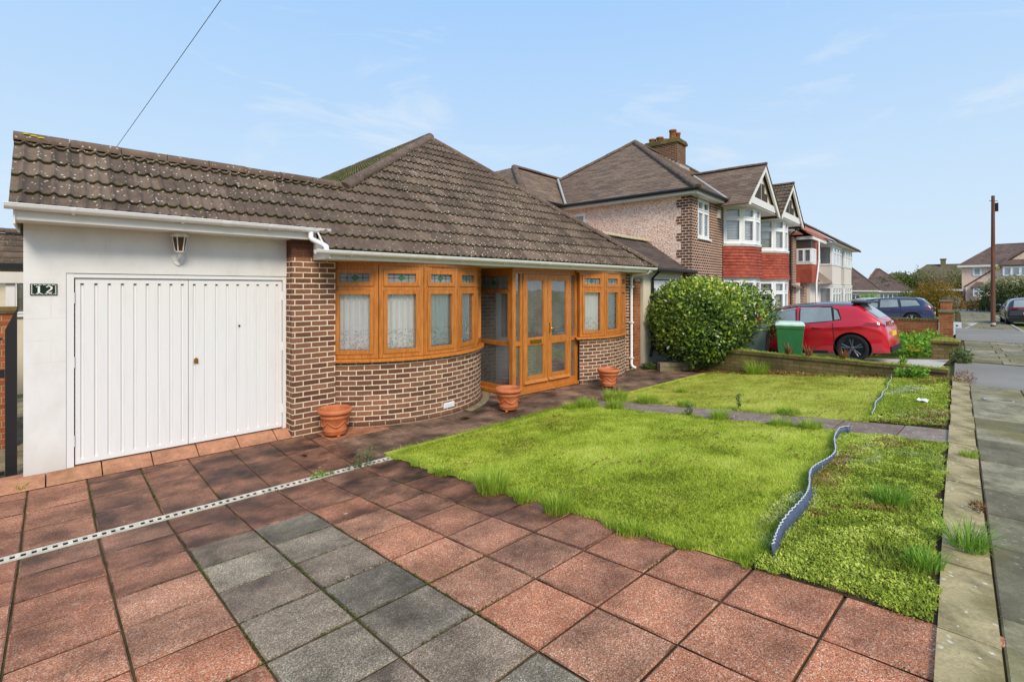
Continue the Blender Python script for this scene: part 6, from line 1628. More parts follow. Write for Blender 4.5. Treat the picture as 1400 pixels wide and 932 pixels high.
# attached garage between the bungalow and the pair
ga = thing('side_garage', 'low cream garage with white glazed doors behind the big bush', 'garage', (11.42, 7.05, -0.1), TH)
m_ = MB(); m_.box(0, 0.52, 0, 0.2, -0.2, 2.6); m_.box(0.52, 2.55, 0, 0.2, 2.33, 2.6); m_.box(0, 0.15, 0.2, 4.0, -0.2, 2.6); m_.box(2.55, 2.66, 0, 0.2, -0.2, 2.6); m_.build('wall', M['cream_render'], ga)
for i in range(3):
    x0 = 0.54 + i * 0.67; m_ = MB(); m_.box(x0, x0 + 0.66, 0.03, 0.09, 0, 1.1); m_.box(x0, x0 + 0.12, 0.03, 0.09, 1.1, 2.3); m_.box(x0 + 0.54, x0 + 0.66, 0.03, 0.09, 1.1, 2.3); m_.box(x0 + 0.12, x0 + 0.54, 0.031, 0.089, 2.12, 2.3); m_.box(x0 + 0.30, x0 + 0.36, 0.031, 0.089, 1.1, 2.12)
    for k in range(2):   # arched heads of the lights
        xx = x0 + 0.12 + k * 0.24; m_.prism([(xx, 0.032, 2.12), (xx, 0.032, 2.03), (xx + 0.06, 0.032, 2.085), (xx + 0.12, 0.032, 2.085), (xx + 0.18, 0.032, 2.03), (xx + 0.18, 0.032, 2.12)], (0, 0.055, 0))
    dd = m_.build('garage_door', M['white_upvc'], ga); m_ = MB(); m_.box(x0 + 0.1, x0 + 0.56, 0.055, 0.06, 1.05, 2.15); m_.build('pane', M['glass_grey'], dd)
m_ = MB(); m_.box(0.5, 2.6, 0.5, 0.55, 0, 2.3); m_.build('inner_curtain', M['blind'], ga)
m_ = MB(); c_ = 1 / math.hypot(1, 0.72); plain_tiles(m_, (0, -0.22, 2.58), (1, 0, 0), Vector((0, c_, 0.72 * c_)), (-0.3, 2.95), (0, 1.62), 61); m_.build('roof', M['roof_grey'], ga)
m_ = MB(); ridge_run(m_, (-0.3, 1.12, 3.58), (2.6, 1.12, 3.58), 0.10, up=(0, 0, 1)); m_.build('mortar_ridge', M['mortar'], ga)
m_ = MB(); m_.face([(-0.3, 1.12, 3.54), (2.62, 1.12, 3.54), (2.62, 3.9, 2.55), (-0.3, 3.9, 2.55)]); m_.build('rear_roof', M['roof_grey'], ga)
m_ = MB(); m_.tube([(-0.32, -0.28, 2.58), (2.98, -0.28, 2.58)], 0.05, 8); m_.tube([(0.44, -0.26, 2.55), (0.44, -0.06, 2.35), (0.44, -0.05, 0.5), (0.36, -0.06, 0.38), (0.32, -0.06, 0.25)], 0.036, 8); m_.build('gutter', M['black_plastic'], ga)
op = thing('brick_gate_pillar', 'narrow orange brick pillar between the bungalow and the cream garage', 'pillar', (11.22, 7.1, -0.1))
m_ = MB(); m_.box(-0.15, 0.14, 0, 0.3, -0.2, 2.25); m_.build('shaft', M['brick_orange'], op); m_ = MB(); m_.box(-0.18, 0.17, -0.03, 0.33, 2.251, 2.32); m_.build('cap', M['stone'], op)
# ------------------------------------------------------------------ second pair down the street
def house3():
    a = thing('tile_hung_house', 'red tile hung house with square bay beyond the semis', 'house', s2w(0, 0), TH)
    m_ = MB(); m_.box(14.2, 19.5, 0.18, 7.5, -0.6, 4.7); m_.build('wall', M['brick_pink'], a)
    m_ = MB(); m_.box(15.0, 16.6, -0.54, 0.18, 2.28, 3.32); m_.box(16.05, 16.6, -0.535, 0.18, 3.32, 4.62); m_.box(16.6, 19.0, 0.12, 0.175, 2.28, 4.62); m_.build('hanging_tiles', M['red_tile'], a)
    m_ = MB(); m_.box(14.95, 18.95, -0.6, 0.17, 4.58, 4.74); m_.box(14.98, 16.1, -0.57, 0.17, 3.27, 3.345); m_.box(14.9, 15.0, 0.0, 0.18, -0.4, 2.28); m_.build('fascia', M['fascia'], a)
    m_ = MB(); m_.box(15.03, 16.0, -0.5, 0.16, 4.0, 4.58); m_.build('bay_head', M['timber_black'], a)
    window_unit(a, (15.0, 0.16), (15.0, -0.54), 3.35, 4.1, 2, None, fill='blind', fw=0.05, sash=0.03); window_unit(a, (15.0, -0.54), (16.05, -0.54), 3.35, 4.1, 3, None, fill='blind', fw=0.05, sash=0.03)
    m_ = MB(); m_.prism([(14.8, -0.62, 4.74), (19.0, -0.62, 4.74), (19.0, 1.6, 6.2), (14.8, 1.6, 6.2)], (0, 0, 0.06)); m_.build('bay_roof', M['roof_red'], a)
    m_ = MB(); m_.tube([(16.6, -0.6, 4.7), (16.6, -0.6, 3.5), (15.9, -0.6, 2.3), (15.9, -0.6, 0)], 0.045, 6); m_.build('downpipe', M['white_upvc'], a)
    m_ = MB(); m_.box(13.9, 15.3, 0.4, 0.5, -0.4, 1.75); dg = m_.build('garage_door', M['white_upvc'], a)
    m_ = MB(); m_.prism([(13.7, -0.1, 2.0), (15.6, -0.1, 2.0), (15.2, 1.6, 3.0), (13.7, 1.6, 3.0)], (0, 0, 0.05)); m_.build('garage_roof', M['roof_brown'], a)
    # steep mossy roof edge of the porch
    m_ = MB(); m_.prism([(18.4, -0.2, 4.55), (19.7, -0.2, 4.55), (17.4, -0.2, 2.45), (16.3, -0.2, 2.45)], (0, 0.3, 0)); m_.build('porch_roof', M['roof_moss'], a)
    m_ = MB(); m_.prism([(18.15, -0.24, 4.55), (18.38, -0.24, 4.55), (16.28, -0.24, 2.4), (16.05, -0.24, 2.4)], (0, 0.1, 0)); m_.build('barge_board', M['fascia'], a)
    m_ = MB(); m_.box(17.4, 18.2, 3.7, 4.6, 6.0, 9.1); ch = m_.build('chimney', M['brick_dark'], a)
    b = thing('rendered_house', 'pale rendered house with two white bays, next to the tile hung house', 'house', s2w(0, 0), TH)
    m_ = MB(); m_.box(19.5, 29.3, 0.0, 7.5, -0.7, 4.75); m_.box(17.6, 19.5, 0.0, 0.17, -0.7, 2.4); m_.build('wall', M['grey_render'], b)
    for x0, x1 in ((20.2, 23.6), (25.0, 28.4)):
        for za_, zb_ in ((2.25, 3.4), (-0.7, 0.5)):
            m_ = MB(); m_.box(x0, x1, -0.7, 0.01, za_, zb_); m_.build('bay_wall', M['grey_render'], b)
        for z0, z1 in ((3.4, 4.6), (0.5, 2.1)):
            window_unit(b, (x0, 0.0), (x0, -0.7), z0, z1, 1, None, fill='blind', fw=0.06, sash=0.04); window_unit(b, (x0, -0.7), (x1, -0.7), z0, z1, 3, z1 - 0.4, fill='blind', fw=0.06, sash=0.04)
        m_ = MB(); m_.box(x0 - 0.05, x1 + 0.05, -0.75, 0.0, 4.6, 4.7); m_.box(x0 - 0.05, x1 + 0.05, -0.75, 0.0, 2.1, 2.22); m_.build('bay_head', M['fascia'], b)
    m_ = MB(); m_.face([(17.4, -0.55, 2.35), (20.2, -0.75, 2.35), (19.6, 0, 3.1), (18.2, 0, 3.1)]); m_.face([(17.4, -0.55, 2.35), (18.2, 0, 3.1), (17.4, 0.1, 2.35)]); m_.build('porch_roof', M['roof_brown'], b)
    m_ = MB(); ez = 4.75; zr = 7.9
    m_.face([(19.3, -1.05, ez - 0.02), (29.7, -1.05, ez - 0.02), (29.7, -0.35, ez + 0.25), (19.3, -0.35, ez + 0.25)]); m_.face([(14.0, -0.35, ez + 0.25), (29.7, -0.35, ez + 0.25), (25.6, 3.75, zr), (14.0, 3.75, zr)], uv=[(0, 0), (60, 0), (45, 22), (0, 22)]); m_.face([(29.7, -0.35, ez), (29.7, 7.85, ez), (25.6, 3.75, zr)]); m_.face([(29.7, 7.85, ez), (14.0, 7.85, ez), (14.0, 3.75, zr), (25.6, 3.75, zr)])
    m_.face([(14.0, -0.35, ez), (14.0, 3.75, zr), (14.0, 7.85, ez)]); m_.build('roof', M['roof_red'], b)
    m_ = MB(); ridge_run(m_, (29.72, -1.0, ez + 0.02), (25.6, 3.75, zr), 0.14); ridge_run(m_, (14, 3.75, zr), (25.6, 3.75, zr), 0.14); m_.build('ridge_tiles', M['ridge'], b)
    m_ = MB(); m_.tube([(19.3, -1.1, ez - 0.03), (29.7, -1.1, ez - 0.03)], 0.06, 6); m_.build('gutter', M['timber_black'], b); m_ = MB(); m_.box(19.3, 29.7, -1.05, 0.0, ez - 0.05, ez - 0.03); m_.build('soffit', M['fascia'], b)
    m_ = MB(); m_.box(29.3, 31.6, 0.6, 5, -0.7, 2.0); m_.build('wall', M['brick_orange'], b)
    m_ = MB(); m_.prism([(29.1, 0.3, 2.0), (31.9, 0.3, 2.0), (31.5, 2.4, 3.3), (29.1, 2.4, 3.3)], (0, 0, 0.06)); m_.build('garage_roof', M['roof_red'], b)
house3()
def hip_house(label, loc, rz, W, Dp, ez, zr, roofm, wallm, inset, cat='house', apex=None, name='bungalow_house', wins=(), group=None):
    r_ = thing(name, label, cat, loc, rz, group)
    m_ = MB(); m_.box(0, W, 0, Dp, -0.6, ez); m_.build('wall', wallm, r_)
    o = 0.35; a, b, c, d_ = (-o, -o, ez), (W + o, -o, ez), (W + o, Dp + o, ez), (-o, Dp + o, ez)
    e_, f_ = (inset, Dp / 2, zr), (W - inset, Dp / 2, zr)
    if apex: e_, f_ = (apex * W, Dp * 0.45, zr), (apex * W + 0.4, Dp * 0.55, zr)
    sl_ = math.hypot(Dp / 2 + o, zr - ez)
    m_ = MB(); m_.face([a, b, f_, e_], uv=[(0, 0), (W / .3, 0), ((W - inset) / .3, sl_ / .3), (inset / .3, sl_ / .3)]); m_.face([b, c, f_], uv=[(0, 0), (Dp / .3, 0), (Dp / .6, sl_ / .3)]); m_.face([c, d_, e_, f_]); m_.face([d_, a, e_], uv=[(0, 0), (Dp / .3, 0), (Dp / .6, sl_ / .3)])
    m_.face([a, d_, c, b]); m_.build('roof', roofm, r_)
    m_ = MB()
    for p in (a, d_): ridge_run(m_, p, e_, 0.11)
    for p in (b, c): ridge_run(m_, p, f_, 0.11)
    if W - 2 * inset > 0.3: ridge_run(m_, e_, f_, 0.11)
    m_.build('ridge_tiles', M['ridge'], r_)
    m_ = MB(); m_.box(-o, W + o, -o - 0.03, -o, ez - 0.14, ez + 0.02); m_.box(-o - 0.03, -o, -o, Dp + o, ez - 0.14, ez + 0.02); m_.build('fascia', M['fascia'], r_)
    for (x0, x1, z0, z1, cols) in wins: window_unit(r_, (x0, -0.01), (x1, -0.01), z0, z1, cols, None, fill='blind', fw=0.08, sash=0.03)
    return r_
RV = -math.atan2(669, 710) * 1.0
RV = math.atan2(710, 669) - PI / 2
hip_house('dark roofed white bungalow partly behind the rendered house', (72.6, 17.9, -0.35), math.radians(-78.8), 5.2, 9, 2.12, 5.6, M['roof_far'], M['grey_render'], 2.3, apex=0.3, wins=((2.4, 3.4, 0.6, 1.7, 2), (3.8, 4.8, 0.6, 1.7, 2)))
hip_house('dark roofed white bungalow with a pointed roof beyond the blue car', (90.4, 17.7, -0.45), math.radians(-80.8), 5.7, 9.5, 2.05, 5.6, M['roof_far'], M['grey_render'], 2.6, apex=0.28, wins=((0.4, 1.6, 0.7, 1.8, 3), (2.0, 4.2, 0.7, 1.8, 4)))
fh = hip_house('distant brown roofed house with a single chimney above the trees', (120.4, 17.0, 0), math.radians(-84.3), 12.5, 10, 3.4, 6.7, M['roof_olive'], M['grey_render'], 3.4)
m_ = MB(); m_.box(5.4, 6.2, 4.2, 5.2, 5.0, 7.6); ch = m_.build('chimney', M['stone'], fh); m_ = MB(); m_.box(5.3, 6.3, 4.1, 5.3, 7.6, 7.8); m_.build('corbel', M['brick_dark'], ch)
hip_house('distant low roof left of the chimney house', (124.0, 22.5, 0), math.radians(-82), 8, 9, 3.2, 5.3, M['roof_olive'], M['grey_render'], 3.0)

# rendered semi across the bend on the right
fs = thing('rendered_semi', 'beige rendered semi across the bend with brown hipped roof and white bay', 'house', (81.3, 5.84, -0.25), math.radians(-89.1))
ZG = 0.25
m_ = MB(); m_.box(0, 14, 0, 9, -0.5, 5.05); m_.build('wall', M['pebbledash'], fs)
m_ = MB(); ez, zr = 5.05, 7.75
m_.face([(-0.35, -0.35, ez), (14.4, -0.35, ez), (14.4, 4.5, zr), (2.9, 4.5, zr)], uv=[(0, 0), (50, 0), (50, 18), (13, 18)]); m_.face([(-0.35, 9.4, ez), (-0.35, -0.35, ez), (2.9, 4.5, zr)], uv=[(0, 0), (30, 0), (15, 18)]); m_.face([(14.4, 9.4, ez), (-0.35, 9.4, ez), (2.9, 4.5, zr), (14.4, 4.5, zr)]); m_.build('roof', M['roof_far'], fs)
m_ = MB(); ridge_run(m_, (-0.35, -0.35, ez), (2.9, 4.5, zr), 0.1); ridge_run(m_, (2.9, 4.5, zr), (14.4, 4.5, zr), 0.1); m_.build('ridge_tiles', M['ridge'], fs)
m_ = MB(); m_.box(-0.4, 14.4, -0.42, -0.35, ez - 0.2, ez + 0.03); m_.tube([(0.42, -0.95, 2.4), (0.42, -0.95, -0.2)], 0.06, 6); m_.tube([(2.2, -0.06, 4.9), (2.2, -0.06, 4.0)], 0.06, 6); m_.build('fascia', M['fascia'], fs)
m_ = MB(); m_.prism([(0.25, -1.0, 2.36), (0.25, -1.0, 2.54), (5.6, -1.0, 6.9), (5.6, -1.0, 6.7)], (0, 0.12, 0)); m_.build('barge_board', M['timber_black'], fs)
m_ = MB(); m_.prism([(0.38, -0.9, 2.44), (0.38, -0.9, -0.3), (5.4, -0.9, -0.3), (5.4, -0.9, 6.5)], (0, 0.88, 0)); m_.build('gable_wall', M['pebbledash'], fs)
window_unit(fs, (0.98, -0.03), (1.75, -0.03), 3.8, 4.85, 1, None, fill=None, fw=0.13, sash=0.03, glass_m=M['car_glass'])
window_unit(fs, (3.55, -1.3), (6.4, -1.3), 3.7, 4.8, 4, None, fill='blind', fw=0.11, sash=0.05); window_unit(fs, (1.05, -1.35), (2.1, -1.35), 1.35, 2.35, 2, 1.95, fill='blind', fw=0.09, sash=0.04)
m_ = MB(); m_.prism([(3.2, -1.5, 4.9), (7, -1.5, 4.9), (7, 0.5, 7.0), (5.0, 0.5, 7.0)], (0, 0, 0.08)); m_.build('bay_roof', M['roof_far'], fs)
m_ = MB(); m_.box(3.55, 6.4, -1.28, -0.9, 2.5, 3.65); m_.build('bay_wall', M['pebbledash'], fs)
m_ = MB(); m_.face([(0.85, -1.5, 2.42), (2.35, -1.5, 2.42), (1.85, -0.9, 3.05), (1.35, -0.9, 3.05)]); m_.box(0.85, 2.35, -1.5, -0.9, 2.36, 2.415); m_.build('porch_roof', M['roof_far'], fs)
m_ = MB(); m_.box(3.0, 3.3, -1.2, -1.0, 4.55, 4.9); m_.build('alarm_box', M['yellow_box'], fs)
gb = thing('car_port', 'brown timber garage beside the rendered semi', 'garage', (78.0, 7.3, -0.2), math.radians(-86))
m_ = MB(); m_.box(0, 1.75, 0, 5, -0.4, 1.95); m_.build('wall', M['grey_door'], gb); m_ = MB(); m_.box(-0.6, 1.8, -0.4, 5.2, 1.951, 2.1); m_.build('flat_roof', M['roof_far'], gb); m_ = MB(); m_.box(-0.6, 1.8, -0.46, -0.401, 1.93, 2.15); m_.build('fascia', M['fascia'], gb)
bw = thing('brick_front_wall', 'orange brick front garden wall across the bend', 'wall', (70.5, 5.02, -0.2), math.radians(-86.6))
m_ = MB(); m_.box(0, 1.75, 0, 0.24, -0.3, 0.78); m_.build('brickwork', M['brick_orange'], bw); m_ = MB(); m_.box(-0.03, 1.78, -0.03, 0.27, 0.781, 0.86); m_.build('coping', M['brick_orange'], bw)

# ------------------------------------------------------------------ greenery down the street
def shrub(name, label, cat, loc, blobs, n, size, mat, seed, asp=0.5, trunk=None, group=None, clump=None, shell=0.4):
    r_ = thing(name, label, cat, loc, 0, group); leaf_cloud('crown', r_, blobs, n, size, mat, seed, asp, 0.2, shell, clump)
    m_ = MB(); h_ = trunk or 0.6
    top = max(b[2] for b in blobs)
    for k in range(4):
        a = k * 1.7; m_.tube([(0.05 * math.cos(a), 0.05 * math.sin(a), -0.3), (0.15 * math.cos(a), 0.15 * math.sin(a), top * 0.5), (0.4 * math.cos(a) * blobs[0][3], 0.4 * math.sin(a) * blobs[0][4], top)], [0.07 * h_ + 0.02, 0.05 * h_ + 0.01, 0.015], 6)
    m_.build('trunk', M['bark'], r_); return r_
shrub('ornamental_bush', 'rust and olive coloured domed bush beyond the blue car', 'bush', (50.0, 5.05, 0.1), [(0, 0, 1.1, 1.5, 1.6, 1.3), (0.4, -0.4, 0.9, 1.2, 1.2, 1.0), (-0.3, 0.4, 1.2, 1.1, 1.1, 1.15)], 9000, 0.16, M['twig_red'], 501, asp=0.22)
shrub('round_bush', 'small clipped green round bush in front of the bungalows', 'bush', (44.0, 8.15, 0.0), [(0, 0, 0.85, 0.75, 0.75, 0.85)], 2200, 0.1, M['weed'], 502)
shrub('light_green_bush', 'pale green bush left of the rust coloured bush', 'bush', (53.5, 7.6, -0.1), [(0, 0, 0.7, 0.9, 0.9, 0.8)], 1800, 0.14, M['hedge'], 503)
shrub('low_hedge', 'low dull green hedge in front of the pointed roof bungalow', 'hedge', (55.5, 11.0, 0.0), [(0, 0, 0.6, 1.4, 1.4, 0.8), (-1.6, 1.6, 0.6, 1.3, 1.3, 0.7)], 2200, 0.14, M['hedge'], 504)
hb = shrub('flowering_hedge', 'tall dark hedge topped with pale blossom at the right edge', 'hedge', (61.2, 0.35, -0.15), [(0, 0, 1.5, 2.9, 2.7, 1.75), (-0.6, 0.8, 1.3, 2.3, 2.2, 1.5), (0.8, -1.0, 1.5, 2.4, 2.4, 1.7)], 9000, 0.2, M['hedge'], 505)
leaf_cloud('blossom', hb, [(0, 0, 2.55, 2.6, 2.4, 0.8), (-0.6, 0.8, 2.3, 2.0, 1.9, 0.7)], 2600, 0.2, M['hedge_tip'], 506, shell=0.8)
shrub('conical_hedge', 'low spreading conifer in front of the beige semi', 'bush', (64.6, 3.2, -0.2), [(0, 0, 0.4, 1.5, 1.5, 0.9), (0.8, -0.8, 0.6, 1.5, 1.5, 1.0)], 3000, 0.16, M['hedge'], 507)
for i, (x, y, rx, rz_, mt, lab) in enumerate(((96.0, 15.5, 3.8, 2.6, 'tree_dark', 'dark green tree leftmost in the row below the distant roofs'), (99.5, 12.5, 3.6, 3.0, 'tree_dark', 'green tree directly below the distant chimney'), (102.5, 9.5, 3.2, 3.2, 'tree_brown', 'brownish bare tree right of the distant chimney'), (104.5, 7.0, 3.4, 3.1, 'tree_dark', 'green tree nearest the beige semi'), (98.0, 10.5, 2.6, 2.4, 'tree_brown', 'pale brown bare tree behind the rust coloured bush'))):
    shrub('far_tree', lab, 'tree', (x, y, -0.2), [(0, 0, 1.9, rx, rx, rz_), (rx * 0.5, -0.8, 1.6, rx * 0.7, rx * 0.7, rz_ * 0.8), (-rx * 0.5, 0.8, 1.8, rx * 0.7, rx * 0.7, rz_ * 0.75)], 5200, 0.42, M[mt], 520 + i, group='trees beyond the end of the street', clump=0.15, trunk=2.0, asp=0.4 if mt == 'tree_dark' else 0.15)
shrub('far_shrub', 'green shrub at the foot of the distant trees', 'bush', (70.0, 9.0, -0.2), [(0, 0, 0.9, 1.8, 1.8, 1.2)], 2200, 0.2, M['tree_dark'], 540)

# ------------------------------------------------------------------ strip of the left neighbour
lg = thing('side_gate', 'black metal side gate beside the white garage wall', 'gate', (-0.33, 7.62, -0.1))
m_ = MB(); m_.box(-0.03, 0.06, -0.04, 0.05, 0, 1.62); m_.prism([(-0.03, -0.04, 1.62), (0.06, -0.04, 1.62), (0.06, -0.04, 1.85)], (0, 0.09, 0)); m_.build('gate_post', M['black_metal'], lg)
m_ = MB(); m_.box(-1.1, -0.035, -0.015, 0.015, 1.10, 1.19); m_.box(-1.1, -0.035, -0.015, 0.015, 0.05, 0.09)
for k in range(9): m_.box(-1.08 + k * 0.12, -1.06 + k * 0.12, -0.011, 0.011, 0.09, 1.10)
m_.tube([(-1.1, 0, 1.68), (-0.6, 0, 1.6), (-0.05, 0, 1.52)], 0.014, 6)
m_.build('bars', M['black_metal'], lg); m_ = MB(); m_.lathe([(0.0, 0), (0.025, 0.003), (0.025, 0.02)], (-0.1, -0.035, 1.10), 10, axis='y'); m_.build('latch', M['chrome'], lg)
lw = thing('side_brick_wall', 'orange brick boundary wall behind the black gate', 'wall', (-1.9, 9.0, -0.1))
m_ = MB(); m_.box(-3, 1.55, 0, 0.22, -0.2, 1.75); m_.build('brickwork', M['brick_orange'], lw); m_ = MB(); m_.box(-3, 1.58, -0.03, 0.25, 1.751, 1.83); m_.build('coping', M['brick_mossy'], lw)
lh = thing('left_house', 'cream house with dark mossy roof glimpsed at the left edge', 'house', (-3.0, 14.0, -0.1))
m_ = MB(); m_.box(-5, 2.9, 0, 6, -0.2, 2.5); m_.build('wall', M['cream_render'], lh)
m_ = MB(); c_ = 1 / math.hypot(1, 0.8); plain_tiles(m_, (0, -0.3, 2.55), (1, 0, 0), Vector((0, c_, 0.8 * c_)), (-5.3, 3.2), (0, 1.05), 71, 0.2); m_.build('roof', M['roof'], lh)
m_ = MB(); ridge_run(m_, (-5.3, 0.53, 3.24), (3.2, 0.53, 3.24), 0.1); m_.build('ridge_tiles', M['ridge'], lh)
m_ = MB(); m_.box(-5.3, 3.2, -0.36, -0.3, 2.45, 2.56); m_.build('gutter', M['black_plastic'], lh)
m_ = MB(); m_.box(1.3, 1.98, 0.8, 1.5, 2.6, 3.45); m_.build('chimney', M['brick_orange'], lh)
for xx in (1.5, 2.4):
    window_unit(lh, (xx, -0.02), (xx + 0.7, -0.02), 1.5, 2.3, 1, None, fill=None, fw=0.06)
lf_ = thing('flat_porch', 'white flat canopy beyond the side gate', 'canopy', (-2.2, 10.6, 0))
m_ = MB(); m_.box(-2, 2.0, 0, 1.2, 2.05, 2.22); m_.build('canopy_roof', M['fascia'], lf_); m_ = MB(); m_.box(1.7, 1.8, 0.05, 0.15, -0.2, 2.05); m_.build('post', M['white_upvc'], lf_)
# ------------------------------------------------------------------ cars: surface given by profile functions, panels lifted a few mm off it
def interp(pts):
    xs_ = [p[0] for p in pts]; ys_ = [p[1] for p in pts]; n = len(pts)
    d = [(ys_[i + 1] - ys_[i]) / (xs_[i + 1] - xs_[i]) for i in range(n - 1)]; t = [d[0]] + [(0 if d[i - 1] * d[i] <= 0 else 2 * d[i - 1] * d[i] / (d[i - 1] + d[i])) for i in range(1, n - 1)] + [d[-1]]
    def f(x):
        if x <= xs_[0]: return ys_[0]
        if x >= xs_[-1]: return ys_[-1]
        i = 0
        while x > xs_[i + 1]: i += 1
        h = xs_[i + 1] - xs_[i]; u = (x - xs_[i]) / h
        return (2 * u ** 3 - 3 * u ** 2 + 1) * ys_[i] + (u ** 3 - 2 * u ** 2 + u) * h * t[i] + (-2 * u ** 3 + 3 * u ** 2) * ys_[i + 1] + (u ** 3 - u ** 2) * h * t[i + 1]
    return f
def car(label, loc, rz, paint, L, Wd, top, belt, wins, rear_glass, wheels=(0.7, 3.25), wr=0.315, plan=None, front_glass=None, black_roof=None, roof_x=None, lamps=None, rim='alloy', tilt=0.0, name='parked_car', plate='', tumble=0.24, spoiler=None, rails=None, handle=(), group='cars parked along the street', rear=True, plate_z=0.62, badge=True):
    r_ = thing(name, label, 'car', loc, 0, group, rot=(0, tilt, rz))
    TOP = interp(top); BELT = interp(belt); half = Wd / 2
    PLAN = interp(plan or [(0, half * 0.80), (0.12, half * 0.90), (0.5, half * 0.985), (1.2, half), (L - 1.3, half), (L - 0.6, half * 0.95), (L - 0.2, half * 0.82), (L, half * 0.62)])
    ZB = 0.20
    def Y(x, z):
        tp = TOP(x); w_ = PLAN(x); bl = min(BELT(x), tp - 0.10)
        if z <= bl:
            zm = 0.58; u = (z - zm) / (zm - ZB) if z < zm else (z - zm) / max(0.05, bl - zm)
            g_ = lambda q, c, s: math.exp(-((q - c) / s) ** 2)
            hb = 0.028 * g_(x, wheels[0] + 0.05, 0.42) * g_(z, bl - 0.10, 0.10) + 0.014 * g_(z, bl - 0.13, 0.035) - 0.026 * g_(z, 0.52, 0.10) * g_(x, (wheels[0] + wheels[1]) / 2, 0.85) + 0.02 * g_(x, wheels[1], 0.4) * g_(z, bl - 0.12, 0.12)
            return w_ * (1 - (0.09 * u * u if z < zm else 0.035 * u * u)) + hb
        u = min(1.0, (z - bl) / (tp - bl)); yb = w_ * 0.965 + 0.014 * math.exp(-(0.13 / 0.035) ** 2); tm = tumble * min(1, (tp - bl) / 0.42)
        return yb * (1 - tm * u) * max(0.0, 1 - u ** 9) ** 0.5
    def Z(x, y):
        lo, hi = min(BELT(x), TOP(x) - 0.10), TOP(x)
        for _ in range(28):
            mid = (lo + hi) / 2
            if Y(x, mid) > abs(y): lo = mid
            else: hi = mid
        return lo
    nx = 72; X_ = sorted(set([0, 0.02, 0.05, 0.09, L, L - 0.02, L - 0.05] + [L * (0.5 - 0.5 * math.cos(PI * i / nx)) * 0.5 + 0.5 * L * i / nx for i in range(nx + 1)]))
    us = [0.0, 0.06, 0.14, 0.25, 0.38, 0.52, 0.66, 0.78, 0.87, 0.93, 0.965, 0.985, 0.995, 1.0]
    rows = []
    for x in X_:
        tp = TOP(x); bl = min(BELT(x), tp - 0.10); pts = [(0.0, ZB), (Y(x, ZB) * 0.96, ZB)]
        for k in range(1, 19):
            z = ZB + (bl - ZB) * k / 18; pts.append((Y(x, z), z))
        for u in us[1:]:
            z = bl + (tp - bl) * u; pts.append((Y(x, z), z))
        full = [(x, -y, z) for y, z in pts] + [(x, y, z) for y, z in pts[::-1][1:]]
        rows.append(full)
    m_ = MB(); m_.grid(rows[::-1]); m_.face(rows[0]); m_.face(rows[-1][::-1])
    body = m_.build('body', paint, r_)
    bm = bmesh.new(); bm.from_mesh(body.data); bmesh.ops.remove_doubles(bm, verts=bm.verts[:], dist=1e-4); bmesh.ops.recalc_face_normals(bm, faces=bm.faces[:]); bm.to_mesh(body.data); bm.free()
    cut = MB()
    for wx in wheels:
        for s_ in (-1, 1):
            c = MB(); cut.lathe([(0.0, -0.14), (wr + 0.055, -0.14), (wr + 0.055, 0.4), (0.0, 0.4)], (wx, s_ * (half - 0.10) - (0.13 if s_ > 0 else -0.13) * 0 - 0.13, wr), 28, axis='y', smooth=False)
    co = cut.build('cutter', paint)
    bmc = bmesh.new(); bmc.from_mesh(co.data); bmesh.ops.remove_doubles(bmc, verts=bmc.verts[:], dist=1e-5); bmesh.ops.recalc_face_normals(bmc, faces=bmc.faces[:]); bmc.to_mesh(co.data); bmc.free()
    md = body.modifiers.new('arches', 'BOOLEAN'); md.operation = 'DIFFERENCE'; md.object = co; md.solver = 'EXACT'
    body.parent = None
    bpy.context.view_layer.update(); dg = bpy.context.evaluated_depsgraph_get(); me = bpy.data.meshes.new_from_object(body.evaluated_get(dg)); body.modifiers.clear(); body.data = me; body.parent = r_
    bpy.data.objects.remove(co)
    for p in me.polygons: p.use_smooth = True
    sharp_by_angle(body, 0.6)
    for p in body.data.polygons: p.use_smooth = True
    # inner wheel housings
    for wx in wheels:
        for s_ in (-1, 1):
            a = MB()
            y0 = s_ * (half - 0.30); y1 = s_ * (half - 0.035)
            rw = [[(wx + (wr + 0.052) * math.cos(t), y, wr + (wr + 0.052) * math.sin(t)) for t in np.linspace(-0.5, PI + 0.5, 20)] for y in (y0, y1)]
            a.grid(rw); a.face(rw[0]); a.build('wheel_arch', M['black_plastic'], r_)
    # wheels
    for wx in wheels:
        for s_ in (-1, 1):
            yc = s_ * (half - 0.115)
            w_ = MB(); w_.lathe([(wr * 0.70, -0.095), (wr * 0.93, -0.10), (wr, -0.075), (wr, 0.075), (wr * 0.93, 0.10), (wr * 0.70, 0.095), (wr * 0.68, 0.0), (wr * 0.70, -0.095)], (wx, yc, wr), 36, axis='y'); wo = w_.build('wheel', M['tyre'], r_)
            m2 = MB(); yo = yc + s_ * 0.075; m2.lathe([(wr * 0.70, 0.0), (wr * 0.66, -0.012 * s_), (wr * 0.64, -0.05 * s_)], (wx, yo, wr), 36, axis='y'); m2.lathe([(0.0, 0.0), (0.05, 0.0), (0.06, -0.02 * s_)], (wx, yo - 0.01 * s_, wr), 14, axis='y')
            for k in range(5):
                a = 2 * PI * k / 5 + 0.3
                for da in (-0.14, 0.14):
                    p0 = Vector((wx + 0.05 * math.cos(a + da), yo - 0.015 * s_, wr + 0.05 * math.sin(a + da))); p1 = Vector((wx + wr * 0.67 * math.cos(a + da * 1.1), yo - 0.012 * s_, wr + wr * 0.67 * math.sin(a + da * 1.1))); m2.tube([p0, p1], [0.016, 0.022], 6)
            m2.build('rim', M[rim], wo)
